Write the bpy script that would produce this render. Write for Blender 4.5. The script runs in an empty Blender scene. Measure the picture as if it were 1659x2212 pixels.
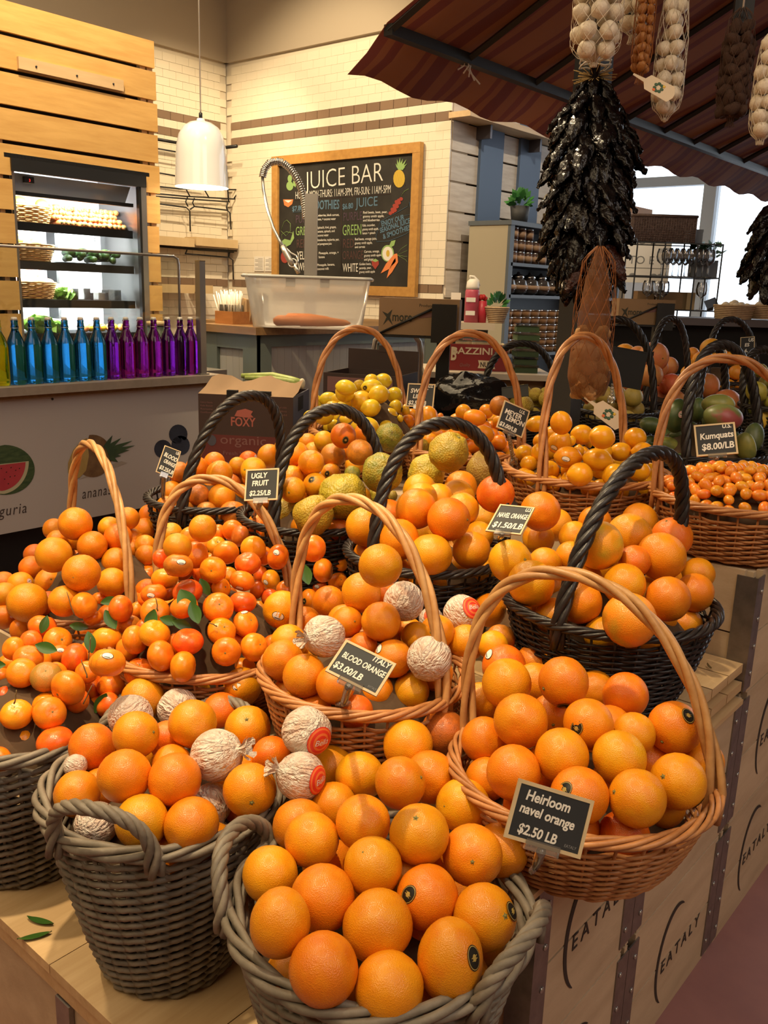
import bpy, bmesh, math, random
from math import sin, cos, pi, radians, sqrt
from mathutils import Vector, Matrix, noise
import numpy as np
random.seed(5)
SC = bpy.context.scene; COL = SC.collection
V = Vector
# ---------------------------------------------------------------- camera
F_PX, CX, CY = 1912.0, 829.5, 1106.0
TH, RO, YAW, EYE = radians(13.95), radians(1.88), radians(39.9), V((0, 0, 1.6))
_hd = V((-sin(YAW), cos(YAW), 0)); _rt = V((cos(YAW), sin(YAW), 0)); _zz = V((0, 0, 1))
FW = _hd*cos(TH) - _zz*sin(TH); _u0 = _hd*sin(TH) + _zz*cos(TH)
RT = _rt*cos(RO) + _u0*sin(RO); UP = -_rt*sin(RO) + _u0*cos(RO)
cam_data = bpy.data.cameras.new('camera'); cam = bpy.data.objects.new('camera', cam_data); COL.objects.link(cam)
cam.matrix_world = Matrix(((RT.x, UP.x, -FW.x, EYE.x), (RT.y, UP.y, -FW.y, EYE.y), (RT.z, UP.z, -FW.z, EYE.z), (0, 0, 0, 1)))
cam_data.sensor_fit = 'VERTICAL'; cam_data.sensor_height = 36.0; cam_data.lens = 36.0*F_PX/2212.0
cam_data.clip_start = 0.05; cam_data.clip_end = 200
SC.camera = cam
# ---------------------------------------------------------------- sky, lamps, exposure
SC.view_settings.view_transform = 'Standard'; SC.view_settings.look = 'None'
SC.view_settings.gamma = 1.0; SC.view_settings.use_curve_mapping = False
SC.view_settings.exposure = -0.05
SC.cycles.use_denoising = True; SC.cycles.max_bounces = 8; SC.cycles.transparent_max_bounces = 12
SC.cycles.caustics_reflective = False; SC.cycles.caustics_refractive = False
SC.cycles.sample_clamp_indirect = 4.0
w = bpy.data.worlds.new('sky'); SC.world = w; w.use_nodes = True
w.node_tree.nodes['Background'].inputs[0].default_value = (0.80, 0.90, 1.0, 1)
w.node_tree.nodes['Background'].inputs[1].default_value = 3.2
WARM = (1.0, 0.77, 0.47)
def spot(x, y, z, tx, ty, tz, power, size=60, blend=.6, rad=.05, col=WARM):
    d = bpy.data.lights.new('ceiling_spot', 'SPOT'); d.energy = power; d.color = col
    d.spot_size = radians(size); d.spot_blend = blend; d.shadow_soft_size = rad
    o = bpy.data.objects.new('ceiling_spot', d); COL.objects.link(o); o.location = (x, y, z)
    o.rotation_euler = (V((tx, ty, tz)) - V((x, y, z))).to_track_quat('-Z', 'Y').to_euler(); return o
def area(x, y, z, tx, ty, tz, power, sx, sy, col=WARM):
    d = bpy.data.lights.new('ceiling_area', 'AREA'); d.energy = power; d.color = col
    d.shape = 'RECTANGLE'; d.size = sx; d.size_y = sy
    o = bpy.data.objects.new('ceiling_area', d); COL.objects.link(o); o.location = (x, y, z)
    o.rotation_euler = (V((tx, ty, tz)) - V((x, y, z))).to_track_quat('-Z', 'Y').to_euler(); return o
spot(-1.15, 0.55, 4.2, -1.25, 1.25, .9, 400, 34)      # track spots over the citrus table
spot(-2.5, 0.2, 4.2, -1.8, 1.3, .9, 350, 34)
spot(-3.3, 2.6, 4.4, -1.6, 2.2, 1.1, 380, 36)
spot(-4.3, 2.6, 4.6, -5.2, 3.1, 2.6, 420, 62)         # on the plank partition
spot(-6.2, 4.6, 4.6, -6.6, 7.0, 2.6, 380, 85)         # on the menu board wall
spot(-6.4, 5.6, 4.4, -8.3, 6.4, 2.2, 240, 80)
spot(-2.4, 3.4, 4.6, -4.4, 4.9, .8, 330, 60)          # on the juice counter front
spot(-2.6, 6.2, 4.9, -5.2, 7.9, 2.4, 260, 60, col=(1, .86, .68))   # added spot, brightens the whitewashed planks
area(-1.5, -1.5, 4.7, -1.5, 1.0, .5, 120, 4, 3)       # hall ceiling panels behind the shopper
area(-5.0, 3.0, 4.9, -5.0, 3.0, 0, 170, 4, 4)
area(2.2, 1.0, 4.8, 0, 2.0, 0, 130, 2.5, 5, (1, .86, .74))           # fill light added over the aisle to brighten the crates
# ---------------------------------------------------------------- materials
def rgb(h): 
    h = h.lstrip('#'); c = [int(h[i:i+2], 16)/255 for i in (0, 2, 4)]
    return tuple((x/12.92 if x <= .04045 else ((x+.055)/1.055)**2.4) for x in c)
def newmat(name):
    m = bpy.data.materials.new(name); m.use_nodes = True
    return m, m.node_tree.nodes, m.node_tree.links, m.node_tree.nodes['Principled BSDF']
def N(nt, t, **kw):
    n = nt.new(t)
    for k, v in kw.items():
        if k.startswith('i_'):
            n.inputs[k[2:].replace('_', ' ')].default_value = v
        else: setattr(n, k, v)
    return n
def mat(name, col, rough=.6, col2=None, scale=8, bump=0, bscale=None, metal=0, spec=.5, stretch=None, rand=0, detail=4, coat=0, trans=0, ior=1.45, alpha=1, emit=0):
    """plain procedural surface: two colours mixed by noise, optional bump and per-object variation"""
    m, nt, ln, b = newmat(name)
    c = (*col, 1)
    b.inputs['Roughness'].default_value = rough; b.inputs['Metallic'].default_value = metal
    b.inputs['Specular IOR Level'].default_value = spec; b.inputs['Coat Weight'].default_value = coat
    b.inputs['Transmission Weight'].default_value = trans; b.inputs['IOR'].default_value = ior
    b.inputs['Base Color'].default_value = c
    if emit:
        b.inputs['Emission Color'].default_value = c; b.inputs['Emission Strength'].default_value = emit
    if col2 is None and not bump and not rand: 
        return m
    tc = nt.new('ShaderNodeTexCoord'); src = tc.outputs['Object']
    if stretch:
        mp = nt.new('ShaderNodeMapping'); mp.inputs['Scale'].default_value = stretch; ln.new(src, mp.inputs[0]); src = mp.outputs[0]
    nz = N(nt, 'ShaderNodeTexNoise', i_Scale=scale, i_Detail=detail, i_Roughness=.6); ln.new(src, nz.inputs['Vector'])
    last = None
    if col2 is not None:
        r = nt.new('ShaderNodeValToRGB'); r.color_ramp.elements[0].position = .35; r.color_ramp.elements[1].position = .68
        r.color_ramp.elements[0].color = c; r.color_ramp.elements[1].color = (*col2, 1)
        ln.new(nz.outputs[0], r.inputs[0]); last = r.outputs[0]
    if rand:
        oi = nt.new('ShaderNodeObjectInfo'); hs = nt.new('ShaderNodeHueSaturation')
        mr = N(nt, 'ShaderNodeMapRange'); mr.inputs[3].default_value = 1-rand; mr.inputs[4].default_value = 1+rand
        ln.new(oi.outputs['Random'], mr.inputs[0]); ln.new(mr.outputs[0], hs.inputs['Value'])
        if last: ln.new(last, hs.inputs['Color'])
        else: hs.inputs['Color'].default_value = c
        last = hs.outputs[0]
    if last: ln.new(last, b.inputs['Base Color'])
    if bump:
        n2 = nz
        if bscale:
            n2 = N(nt, 'ShaderNodeTexNoise', i_Scale=bscale, i_Detail=3); ln.new(src, n2.inputs['Vector'])
        bp = N(nt, 'ShaderNodeBump', i_Strength=bump, i_Distance=.01); ln.new(n2.outputs[0], bp.inputs['Height']); ln.new(bp.outputs[0], b.inputs['Normal'])
    return m
def fruitmat(name, c1, c2, rough=.31, peel=26, bump=.17, spots=None, hue=.012, patch=1.6, lo=.42, hi=.62, val=.10):
    m, nt, ln, b = newmat(name)
    tc = nt.new('ShaderNodeTexCoord'); oi = nt.new('ShaderNodeObjectInfo')
    ad = N(nt, 'ShaderNodeVectorMath', operation='ADD'); ln.new(tc.outputs['Object'], ad.inputs[0])
    sc = N(nt, 'ShaderNodeMath', operation='MULTIPLY'); sc.inputs[1].default_value = 37.0
    ln.new(oi.outputs['Random'], sc.inputs[0]); ln.new(sc.outputs[0], ad.inputs[1])
    nz = N(nt, 'ShaderNodeTexNoise', i_Scale=patch, i_Detail=3); ln.new(ad.outputs[0], nz.inputs['Vector'])
    r = nt.new('ShaderNodeValToRGB'); e = r.color_ramp.elements
    e[0].position = lo; e[1].position = hi; e[0].color = (*c1, 1); e[1].color = (*c2, 1); ln.new(nz.outputs[0], r.inputs[0])
    last = r.outputs[0]
    if spots:
        n3 = N(nt, 'ShaderNodeTexNoise', i_Scale=5.0, i_Detail=5, i_Roughness=.7); ln.new(ad.outputs[0], n3.inputs['Vector'])
        r3 = nt.new('ShaderNodeValToRGB'); r3.color_ramp.elements[0].position = .56; r3.color_ramp.elements[1].position = .70
        ln.new(n3.outputs[0], r3.inputs[0]); mx = N(nt, 'ShaderNodeMix', data_type='RGBA'); mx.inputs[7].default_value = (*spots, 1)
        ln.new(r3.outputs[0], mx.inputs[0]); ln.new(last, mx.inputs[6]); last = mx.outputs[2]
    hs = nt.new('ShaderNodeHueSaturation'); m1 = N(nt, 'ShaderNodeMapRange'); m1.inputs[3].default_value = .5-hue; m1.inputs[4].default_value = .5+hue
    m2 = N(nt, 'ShaderNodeMapRange'); m2.inputs[3].default_value = 1-val; m2.inputs[4].default_value = 1+val*.6
    fr = N(nt, 'ShaderNodeMath', operation='FRACT'); ml = N(nt, 'ShaderNodeMath', operation='MULTIPLY'); ml.inputs[1].default_value = 7.31
    ln.new(oi.outputs['Random'], m1.inputs[0]); ln.new(oi.outputs['Random'], ml.inputs[0]); ln.new(ml.outputs[0], fr.inputs[0]); ln.new(fr.outputs[0], m2.inputs[0])
    ln.new(m1.outputs[0], hs.inputs['Hue']); ln.new(m2.outputs[0], hs.inputs['Value']); ln.new(last, hs.inputs['Color']); ln.new(hs.outputs[0], b.inputs['Base Color'])
    vo = N(nt, 'ShaderNodeTexVoronoi', i_Scale=peel); ln.new(tc.outputs['Object'], vo.inputs['Vector'])
    bp = N(nt, 'ShaderNodeBump', i_Strength=bump, i_Distance=.02); ln.new(vo.outputs[0], bp.inputs['Height']); ln.new(bp.outputs[0], b.inputs['Normal'])
    b.inputs['Roughness'].default_value = rough; b.inputs['Specular IOR Level'].default_value = .45
    return m
FM = {
 'o': fruitmat('orange_peel', (.74,.235,.006), (.78,.285,.008)),
 'y': fruitmat('golden_orange_peel', (.76,.32,.008), (.74,.26,.007)),
 'd': fruitmat('deep_orange_peel', (.74,.165,.007), (.76,.215,.008)),
 'b': fruitmat('russet_orange_peel', (.42,.13,.018), (.60,.18,.015), spots=(.30,.10,.02)),
 'g': fruitmat('greenish_mandarin_peel', (.36,.22,.03), (.55,.24,.03)),
 'gn': fruitmat('green_tinged_orange_peel', (.82,.30,.014), (.46,.36,.03), patch=.8, lo=.5, hi=.72),
 'm': fruitmat('mandarin_peel', (.82,.20,.008), (.86,.26,.010), rough=.26, peel=18, bump=.07),
 'my_': fruitmat('golden_mandarin_peel', (.84,.29,.012), (.84,.24,.010), rough=.26, peel=18, bump=.07),
 'md': fruitmat('deep_mandarin_peel', (.80,.135,.010), (.80,.19,.012), rough=.26, peel=18, bump=.07),
 'mb': fruitmat('russet_mandarin_peel', (.50,.15,.015), (.66,.21,.015), rough=.3, peel=18, bump=.07),
 'ug': fruitmat('ugly_fruit_rind', (.42,.29,.022), (.34,.26,.024), rough=.45, peel=11, bump=.22, spots=(.30,.19,.03), patch=2.5),
 'ugg': fruitmat('green_ugly_fruit_rind', (.19,.20,.022), (.32,.26,.024), rough=.45, peel=11, bump=.22, spots=(.15,.12,.03), patch=2.2),
 'ugb': fruitmat('brown_ugly_fruit_rind', (.28,.18,.03), (.34,.24,.03), rough=.5, peel=11, bump=.22, spots=(.14,.09,.03), patch=2.5),
 'sl': fruitmat('sweet_lime_peel', (.80,.56,.030), (.78,.48,.022), rough=.25, peel=22, bump=.05),
 'ml': fruitmat('meyer_lemon_peel', (.86,.42,.012), (.84,.36,.012), rough=.22, peel=22, bump=.05),
 'so': fruitmat('small_orange_peel', (.84,.32,.012), (.84,.27,.012), rough=.28, peel=20, bump=.07),
 'kq': fruitmat('kumquat_peel', (.84,.25,.02), (.86,.34,.03), rough=.25, peel=16, bump=.06, hue=.02),
 'pk': fruitmat('pink_grapefruit_peel', (.80,.27,.10), (.80,.34,.10), rough=.32),
 'rd': fruitmat('red_grapefruit_peel', (.75,.13,.06), (.78,.20,.07), rough=.32),
 'po': fruitmat('pomelo_peel', (.46,.34,.08), (.54,.38,.08), rough=.4),
 'go': fruitmat('yellow_orange_peel', (.86,.40,.04), (.84,.33,.03), rough=.32),
 'cy': fruitmat('citron_peel', (.60,.46,.06), (.50,.34,.05), rough=.45, peel=9, bump=.4),
 'mg': fruitmat('green_mango_skin', (.06,.10,.035), (.10,.13,.04), rough=.4, bump=.02),
 'mr': fruitmat('red_mango_skin', (.22,.10,.07), (.16,.13,.06), rough=.4, bump=.02),
 'mgy': fruitmat('yellow_green_mango_skin', (.30,.28,.06), (.18,.20,.05), rough=.4, bump=.02, patch=1.0),
 'mx': fruitmat('blushed_mango_skin', (.14,.17,.05), (.30,.08,.06), rough=.4, bump=.02, patch=.9, lo=.48, hi=.6),
 'lm': fruitmat('lime_peel', (.30,.27,.04), (.40,.33,.05), rough=.35),
 'ly': fruitmat('lemon_peel', (.74,.52,.05), (.70,.55,.07), rough=.3),
}
def tissue(name):
    m, nt, ln, b = newmat(name)
    tc = nt.new('ShaderNodeTexCoord'); nz = N(nt, 'ShaderNodeTexNoise', i_Scale=2.2, i_Detail=6); ln.new(tc.outputs['Object'], nz.inputs['Vector'])
    r = nt.new('ShaderNodeValToRGB'); e = r.color_ramp.elements; e[0].position=.35; e[1].position=.6; e[0].color=(.64,.44,.33,1); e[1].color=(.74,.66,.56,1)
    ln.new(nz.outputs[0], r.inputs[0]); ln.new(r.outputs[0], b.inputs['Base Color']); b.inputs['Roughness'].default_value=.42
    mp = nt.new('ShaderNodeMapping'); mp.inputs['Scale'].default_value = (1, 1, .22); ln.new(tc.outputs['Object'], mp.inputs[0]); n2 = N(nt, 'ShaderNodeTexNoise', i_Scale=6.0, i_Detail=3, i_Distortion=.8); ln.new(mp.outputs[0], n2.inputs['Vector']); bp = N(nt, 'ShaderNodeBump', i_Strength=.55, i_Distance=.05); ln.new(n2.outputs[0], bp.inputs['Height']); ln.new(bp.outputs[0], b.inputs['Normal'])
    return m
M = dict(
 tissue=tissue('tissue_paper'),
 stem=mat('fruit_stem', (.20,.18,.05), .7), leaf=mat('citrus_leaf', (.05,.13,.02), .35, (.03,.08,.015), 6, .1), twig=mat('twig', (.16,.11,.04), .8),
 stickblack=mat('black_sticker', (.012,.012,.010), .35), stickgold=mat('gold_print', (.45,.32,.08), .4), stickwhite=mat('white_sticker', (.8,.76,.68), .4), stickred=mat('red_print', (.72,.04,.02), .45), stickpink=mat('pink_sticker', (.75,.45,.45), .4), stickorange=mat('orange_print', (.80,.18,.04), .45), blueprint=mat('blue_print', (.08,.08,.22), .5),
 wgrey=mat('grey_willow', (.155,.13,.095), .55, (.23,.195,.145), 30, .15, 60, rand=.12, stretch=(1,1,1)),
 wbrown=mat('brown_willow', (.36,.145,.045), .42, (.52,.24,.085), 22, .12, 60, rand=.12),
 wbrownh=mat('golden_willow_hoop', (.46,.225,.075), .4, (.60,.34,.13), 22, .12, 60, rand=.12),
 wblack=mat('black_willow', (.012,.010,.010), .38, (.028,.022,.020), 25, .15, 60, rand=.2),
 liner=mat('shaded_paper_liner', (.095,.055,.026), .9, (.065,.038,.018), 12, .4),
 pine=mat('pine_board', (.60,.42,.22), .55, (.50,.33,.16), 3.0, .05, 40, rand=.08, stretch=(14,1.2,14)),
 crate=mat('crate_plywood', (.56,.43,.28), .6, (.46,.34,.215), 2.2, .05, 30, rand=.07, stretch=(6,2.0,9)),
 crateink=mat('crate_ink', (.035,.025,.02), .7), steel=mat('galvanised_steel', (.30,.27,.25), .42, (.22,.20,.19), 30, metal=.85), darksteel=mat('dark_steel', (.12,.11,.12), .45, metal=.6),
 floor=mat('terracotta_floor', (.30,.14,.125), .5, (.25,.115,.105), 6, .03),
 cream=mat('cream_plaster', (.72,.62,.45), .8, (.66,.57,.41), 2), shadewall=mat('shaded_upper_plaster', (.42,.355,.27), .85), ceil=mat('ceiling_white', (.6,.55,.46), .9),
 tilew=mat('cream_glazed_tile', (.76,.69,.55), .22, rand=.02), tileb=mat('brown_glazed_tile', (.22,.145,.095), .28, rand=.1), grout=mat('pale_grout', (.66,.59,.47), .85),
 plank=mat('golden_pine_plank', (.66,.40,.13), .5, (.55,.31,.09), 2.5, .03, 30, rand=.08, stretch=(9,1.1,9)), plankgap=mat('shadow_gap_batten', (.035,.024,.015), .9), plankpale=mat('pale_pine_strip', (.62,.44,.24), .5, (.55,.38,.2), 3, stretch=(9,1,9)),
 whitewash=mat('whitewashed_plank', (.74,.66,.55), .6, (.58,.49,.39), 2.2, .05, 30, rand=.08, stretch=(9,1.2,9)), banner=mat('blue_grey_panel', (.10,.15,.24), .6),
 frame=mat('board_frame_pine', (.50,.27,.07), .5, (.40,.20,.05), 3, rand=.06, stretch=(6,6,6)), slate=mat('chalkboard', (.016,.015,.013), .7, (.028,.026,.022), 5),
 chalk=mat('white_chalk', (.72,.70,.64), .9), chalkgreen=mat('green_chalk', (.26,.42,.14), .9), chalkblue=mat('blue_chalk', (.10,.19,.28), .9), chalkdim=mat('faded_red_chalk', (.09,.045,.04), .9), chalkorange=mat('orange_chalk', (.70,.22,.07), .9), chalkred=mat('red_chalk', (.32,.05,.035), .9), chalkyellow=mat('yellow_chalk', (.55,.38,.05), .9), chalkpurple=mat('purple_chalk', (.08,.05,.075), .9),
 white=mat('white_enamel', (.68,.69,.71), .12, coat=.5), whitecord=mat('white_cord', (.75,.7,.62), .6), bulb=mat('lamp_glow', (1,.86,.62), .5, emit=9),
 black=mat('black_metal', (.012,.012,.012), .45), blackm=mat('matt_black', (.010,.010,.010), .85), blackgloss=mat('black_bag_plastic', (.008,.008,.009), .12, bump=.8, bscale=14),
 chrome=mat('chrome', (.62,.61,.58), .12, metal=1), inox=mat('brushed_steel', (.45,.44,.42), .3, metal=.9),
 coolwhite=mat('cooler_back_panel', (.82,.86,.9), .5), coolglow=mat('cooler_tube_light', (.92,.97,1), .5, emit=14), coolreflection=mat('valance_reflection_paint', (.52,.58,.70), .15, coat=.6), led=mat('red_digits', (.8,.03,.02), .5, emit=2),
 wickerlight=mat('honey_wicker', (.50,.26,.07), .5, (.62,.36,.12), 40, .3, 60),
 carrot=mat('carrot_skin', (.78,.24,.05), .5, (.84,.36,.12), 5, rand=.12), carrottop=mat('carrot_crown', (.20,.17,.04), .7), potato=mat('potato_skin', (.42,.22,.12), .7, (.55,.34,.2), 4, rand=.2), cuc=mat('cucumber_skin', (.02,.07,.015), .3, (.06,.13,.03), 6, rand=.2), lettuce=mat('lettuce_leaf', (.20,.38,.07), .5, (.38,.55,.15), 5, rand=.2), lemon=mat('lemon_skin', (.78,.52,.03), .35), onion=mat('red_onion_skin', (.40,.13,.10), .4, rand=.3),
 ledge=mat('grey_stone_ledge', (.30,.25,.20), .45, (.25,.21,.165), 20), panel=mat('printed_counter_panel', (.44,.41,.38), .6), toe=mat('black_kick', (.006,.006,.006), .6), panelink=mat('brown_black_lettering', (.05,.035,.03), .7),
 melonr=mat('watermelon_flesh_print', (.45,.05,.06), .6, (.38,.035,.05), 9), melong=mat('watermelon_rind_print', (.03,.065,.025), .6, (.07,.11,.04), 8, stretch=(1,3,12)), melonw=mat('watermelon_white_print', (.46,.44,.27), .6), pineflesh=mat('pineapple_flesh_print', (.42,.30,.10), .6, (.36,.24,.07), 12), pineskin=mat('pineapple_skin_print', (.13,.07,.03), .6, (.2,.12,.05), 26), pineleaf=mat('pineapple_leaf_print', (.03,.06,.03), .6, (.06,.10,.04), 14), berry=mat('blueberry_print', (.018,.02,.032), .5, (.04,.05,.075), 5), seed=mat('seed_print', (.03,.01,.01), .6),
 btop=mat('oiled_wood_top', (.26,.15,.06), .35, (.20,.11,.045), 4, stretch=(1,8,8)), sage=mat('sage_green_paint', (.12,.145,.125), .5), board=mat('grey_tongue_boards', (.38,.37,.33), .55, rand=.04),
 kraft=mat('kraft_cardboard', (.34,.215,.115), .8, (.30,.19,.10), 3, rand=.06), kraftdark=mat('kraft_print', (.05,.05,.035), .8), boxdark=mat('dark_brown_carton_print', (.055,.035,.03), .6), boxred=mat('maroon_carton_print', (.13,.03,.028), .6), boxblue=mat('slate_carton_print', (.075,.078,.105), .6), foxy=mat('coral_logo_print', (.42,.13,.10), .6), boxpale=mat('faded_print', (.22,.11,.10), .7), nutsred=mat('red_carton_print', (.22,.02,.02), .5), nutscream=mat('cream_print', (.62,.52,.36), .6),
 celery=mat('celery_stalk', (.42,.55,.12), .4, (.55,.62,.25), 6, stretch=(12,1,12)), celeryend=mat('celery_root_end', (.62,.58,.42), .6),
 straw=mat('paper_straw', (.82,.78,.68), .6, rand=.05), napkin=mat('kraft_napkin', (.42,.28,.15), .8), boxwood=mat('stained_box_wood', (.40,.17,.05), .5, (.32,.13,.035), 5, rand=.08, stretch=(1,6,6)), trayw=mat('pale_tray_wood', (.60,.45,.25), .6, (.52,.38,.2), 4),
 paper=mat('white_paper', (.78,.75,.68), .8), ink=mat('dark_ink', (.04,.035,.03), .8), pink=mat('pink_plastic', (.60,.10,.16), .35, trans=.3), redplastic=mat('red_plastic', (.45,.03,.05), .4), bottlewhite=mat('white_plastic', (.75,.72,.65), .4),
 awn=None, net=mat('white_netting', (.70,.62,.48), .6), netorange=mat('orange_netting', (.30,.10,.02), .6), netdark=mat('dark_netting', (.07,.03,.015), .7), garlic=mat('garlic_skin', (.74,.66,.52), .5, (.62,.52,.38), 6, .1), ginger=mat('ginger_root', (.52,.30,.12), .7, (.42,.22,.08), 6, .2), onionbrown=mat('brown_shallot', (.32,.12,.03), .5, (.45,.2,.05), 6), pepper=mat('dried_pepper_skin', (.0035,.0028,.003), .10, (.007,.005,.005), 5, .25, 5, spec=.42), pepperbrown=mat('dried_pepper_brown', (.06,.016,.009), .2, (.02,.008,.006), 5, .5, 6, spec=.4), raffia=mat('raffia_straw', (.45,.30,.11), .8), post=mat('grey_green_post', (.045,.044,.042), .5), tagcream=mat('cream_tag', (.76,.62,.42), .6), tagprint=mat('green_fruit_print', (.05,.12,.06), .6), dried=mat('dark_dried_bunch', (.045,.022,.014), .8, (.09,.04,.02), 12, .6),
 shelfgrey=mat('slate_blue_shelf', (.085,.10,.115), .5), shelfside=mat('sage_beige_panel', (.34,.30,.215), .6), jarlid=mat('kraft_jar_label', (.36,.22,.12), .6, rand=.2), jardark=mat('dark_preserve', (.10,.05,.03), .35, rand=.4), cookie=mat('baked_biscuit', (.36,.19,.08), .7, (.26,.13,.05), 9, rand=.2), greens=mat('packed_greens', (.05,.09,.035), .6, rand=.3),
 plastic=None, glass=None, wickerdark=mat('dark_wicker', (.08,.052,.05), .6, (.15,.105,.10), 50, .6, 60), crateorange=mat('orange_wood_box', (.50,.24,.09), .6), greybox=mat('grey_plinth', (.25,.30,.38), .7), plantgreen=mat('plant_leaf', (.03,.14,.03), .4, (.06,.22,.05), 6), plantpot=mat('dark_pot', (.03,.03,.03), .6), slatesign=mat('blue_slate', (.10,.13,.2), .6), rose=mat('red_petals', (.45,.02,.02), .6), counterwhite=mat('pale_laminate', (.52,.45,.35), .5), rattan=mat('pale_rattan', (.50,.36,.22), .6, (.4,.28,.16), 40, .4),
 signframe=mat('sign_edge_wood', (.66,.52,.30), .6, (.58,.44,.24), 20), signslate=mat('sign_slate', (.018,.020,.021), .6, (.026,.027,.027), 6), signink=mat('chalk_marker', (.80,.76,.66), .7), signgrey=mat('grey_print', (.22,.22,.21), .7))
def glassmat(name, tint=(1,1,1), refl=.10, rough=.03, dense=0.0, dcol=(.9,.88,.84)):
    """thin clear sheet: see-through with a fresnel-like gloss; dense adds a milky share"""
    m, nt, ln, b = newmat(name); out = nt['Material Output']; nt.remove(b)
    t = nt.new('ShaderNodeBsdfTransparent'); t.inputs[0].default_value = (*tint, 1)
    g = nt.new('ShaderNodeBsdfGlossy'); g.inputs['Roughness'].default_value = rough
    fr = N(nt, 'ShaderNodeFresnel'); fr.inputs[0].default_value = 1.45
    mr = N(nt, 'ShaderNodeMath', operation='MULTIPLY_ADD'); mr.inputs[1].default_value = .8; mr.inputs[2].default_value = refl*.4; ln.new(fr.outputs[0], mr.inputs[0])
    mx = nt.new('ShaderNodeMixShader'); ln.new(mr.outputs[0], mx.inputs[0]); ln.new(t.outputs[0], mx.inputs[1]); ln.new(g.outputs[0], mx.inputs[2]); last = mx
    if dense:
        d = nt.new('ShaderNodeBsdfDiffuse'); d.inputs[0].default_value = (*dcol, 1)
        m2 = nt.new('ShaderNodeMixShader'); m2.inputs[0].default_value = dense; ln.new(last.outputs[0], m2.inputs[1]); ln.new(d.outputs[0], m2.inputs[2]); last = m2
    ln.new(last.outputs[0], out.inputs[0]); return m
M['glass'] = glassmat('window_glass', refl=.1); M['plastic'] = glassmat('clear_plastic', (.97,.96,.94), .35, .08); M['milky'] = glassmat('cloudy_plastic_bin', (.93,.92,.90), .3, .15, .46, (.68,.66,.62)); M['clipplastic'] = glassmat('clear_clip_plastic', (.93,.92,.90), .5, .05, .06)
M['guard'] = glassmat('sneeze_guard_glass', (.95,.97,.95), .12, .02); M['wineglass'] = glassmat('wine_glass', (.93,.95,.97), .5, .02)
def bottlemat(name, col):
    m, nt, ln, b = newmat(name); b.inputs['Base Color'].default_value = (*col, 1); b.inputs['Transmission Weight'].default_value = 1; b.inputs['Roughness'].default_value = .02; b.inputs['IOR'].default_value = 1.36
    return m
M['bblue'] = bottlemat('blue_bottle_glass', (.02,.24,.66)); M['bpurple'] = bottlemat('purple_bottle_glass', (.17,.008,.32)); M['bmagenta'] = bottlemat('magenta_bottle_glass', (.26,.008,.28)); M['bgreen'] = bottlemat('lime_bottle_glass', (.62,.80,.03))
def awningmat():
    m, nt, ln, b = newmat('striped_canvas')
    tc = nt.new('ShaderNodeTexCoord'); sp = nt.new('ShaderNodeSeparateXYZ'); ln.new(tc.outputs['Object'], sp.inputs[0])
    ml = N(nt, 'ShaderNodeMath', operation='MULTIPLY'); ml.inputs[1].default_value = 1.9; ln.new(sp.outputs['Y'], ml.inputs[0])
    fr = N(nt, 'ShaderNodeMath', operation='FRACT'); ln.new(ml.outputs[0], fr.inputs[0])
    r = nt.new('ShaderNodeValToRGB'); r.color_ramp.interpolation = 'CONSTANT'
    cs = [(0,(.105,.022,.014)),(.10,(.15,.045,.018)),(.18,(.10,.02,.013)),(.28,(.17,.055,.020)),(.55,(.11,.024,.014)),(.62,(.15,.045,.018)),(.70,(.085,.017,.012)),(.86,(.14,.042,.017))]
    e = r.color_ramp.elements
    for i, (p, c) in enumerate(cs):
        if i < 2: e[i].position = p; e[i].color = (*c, 1)
        else: q = e.new(p); q.color = (*c, 1)
    ln.new(fr.outputs[0], r.inputs[0]); ln.new(r.outputs[0], b.inputs['Base Color']); b.inputs['Roughness'].default_value = .85
    tr = nt.new('ShaderNodeBsdfTranslucent'); ln.new(r.outputs[0], tr.inputs[0]); mx = nt.new('ShaderNodeMixShader'); mx.inputs[0].default_value = .14
    ln.new(b.outputs[0], mx.inputs[1]); ln.new(tr.outputs[0], mx.inputs[2]); ln.new(mx.outputs[0], nt['Material Output'].inputs[0]); return m
M['awn'] = awningmat()
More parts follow.
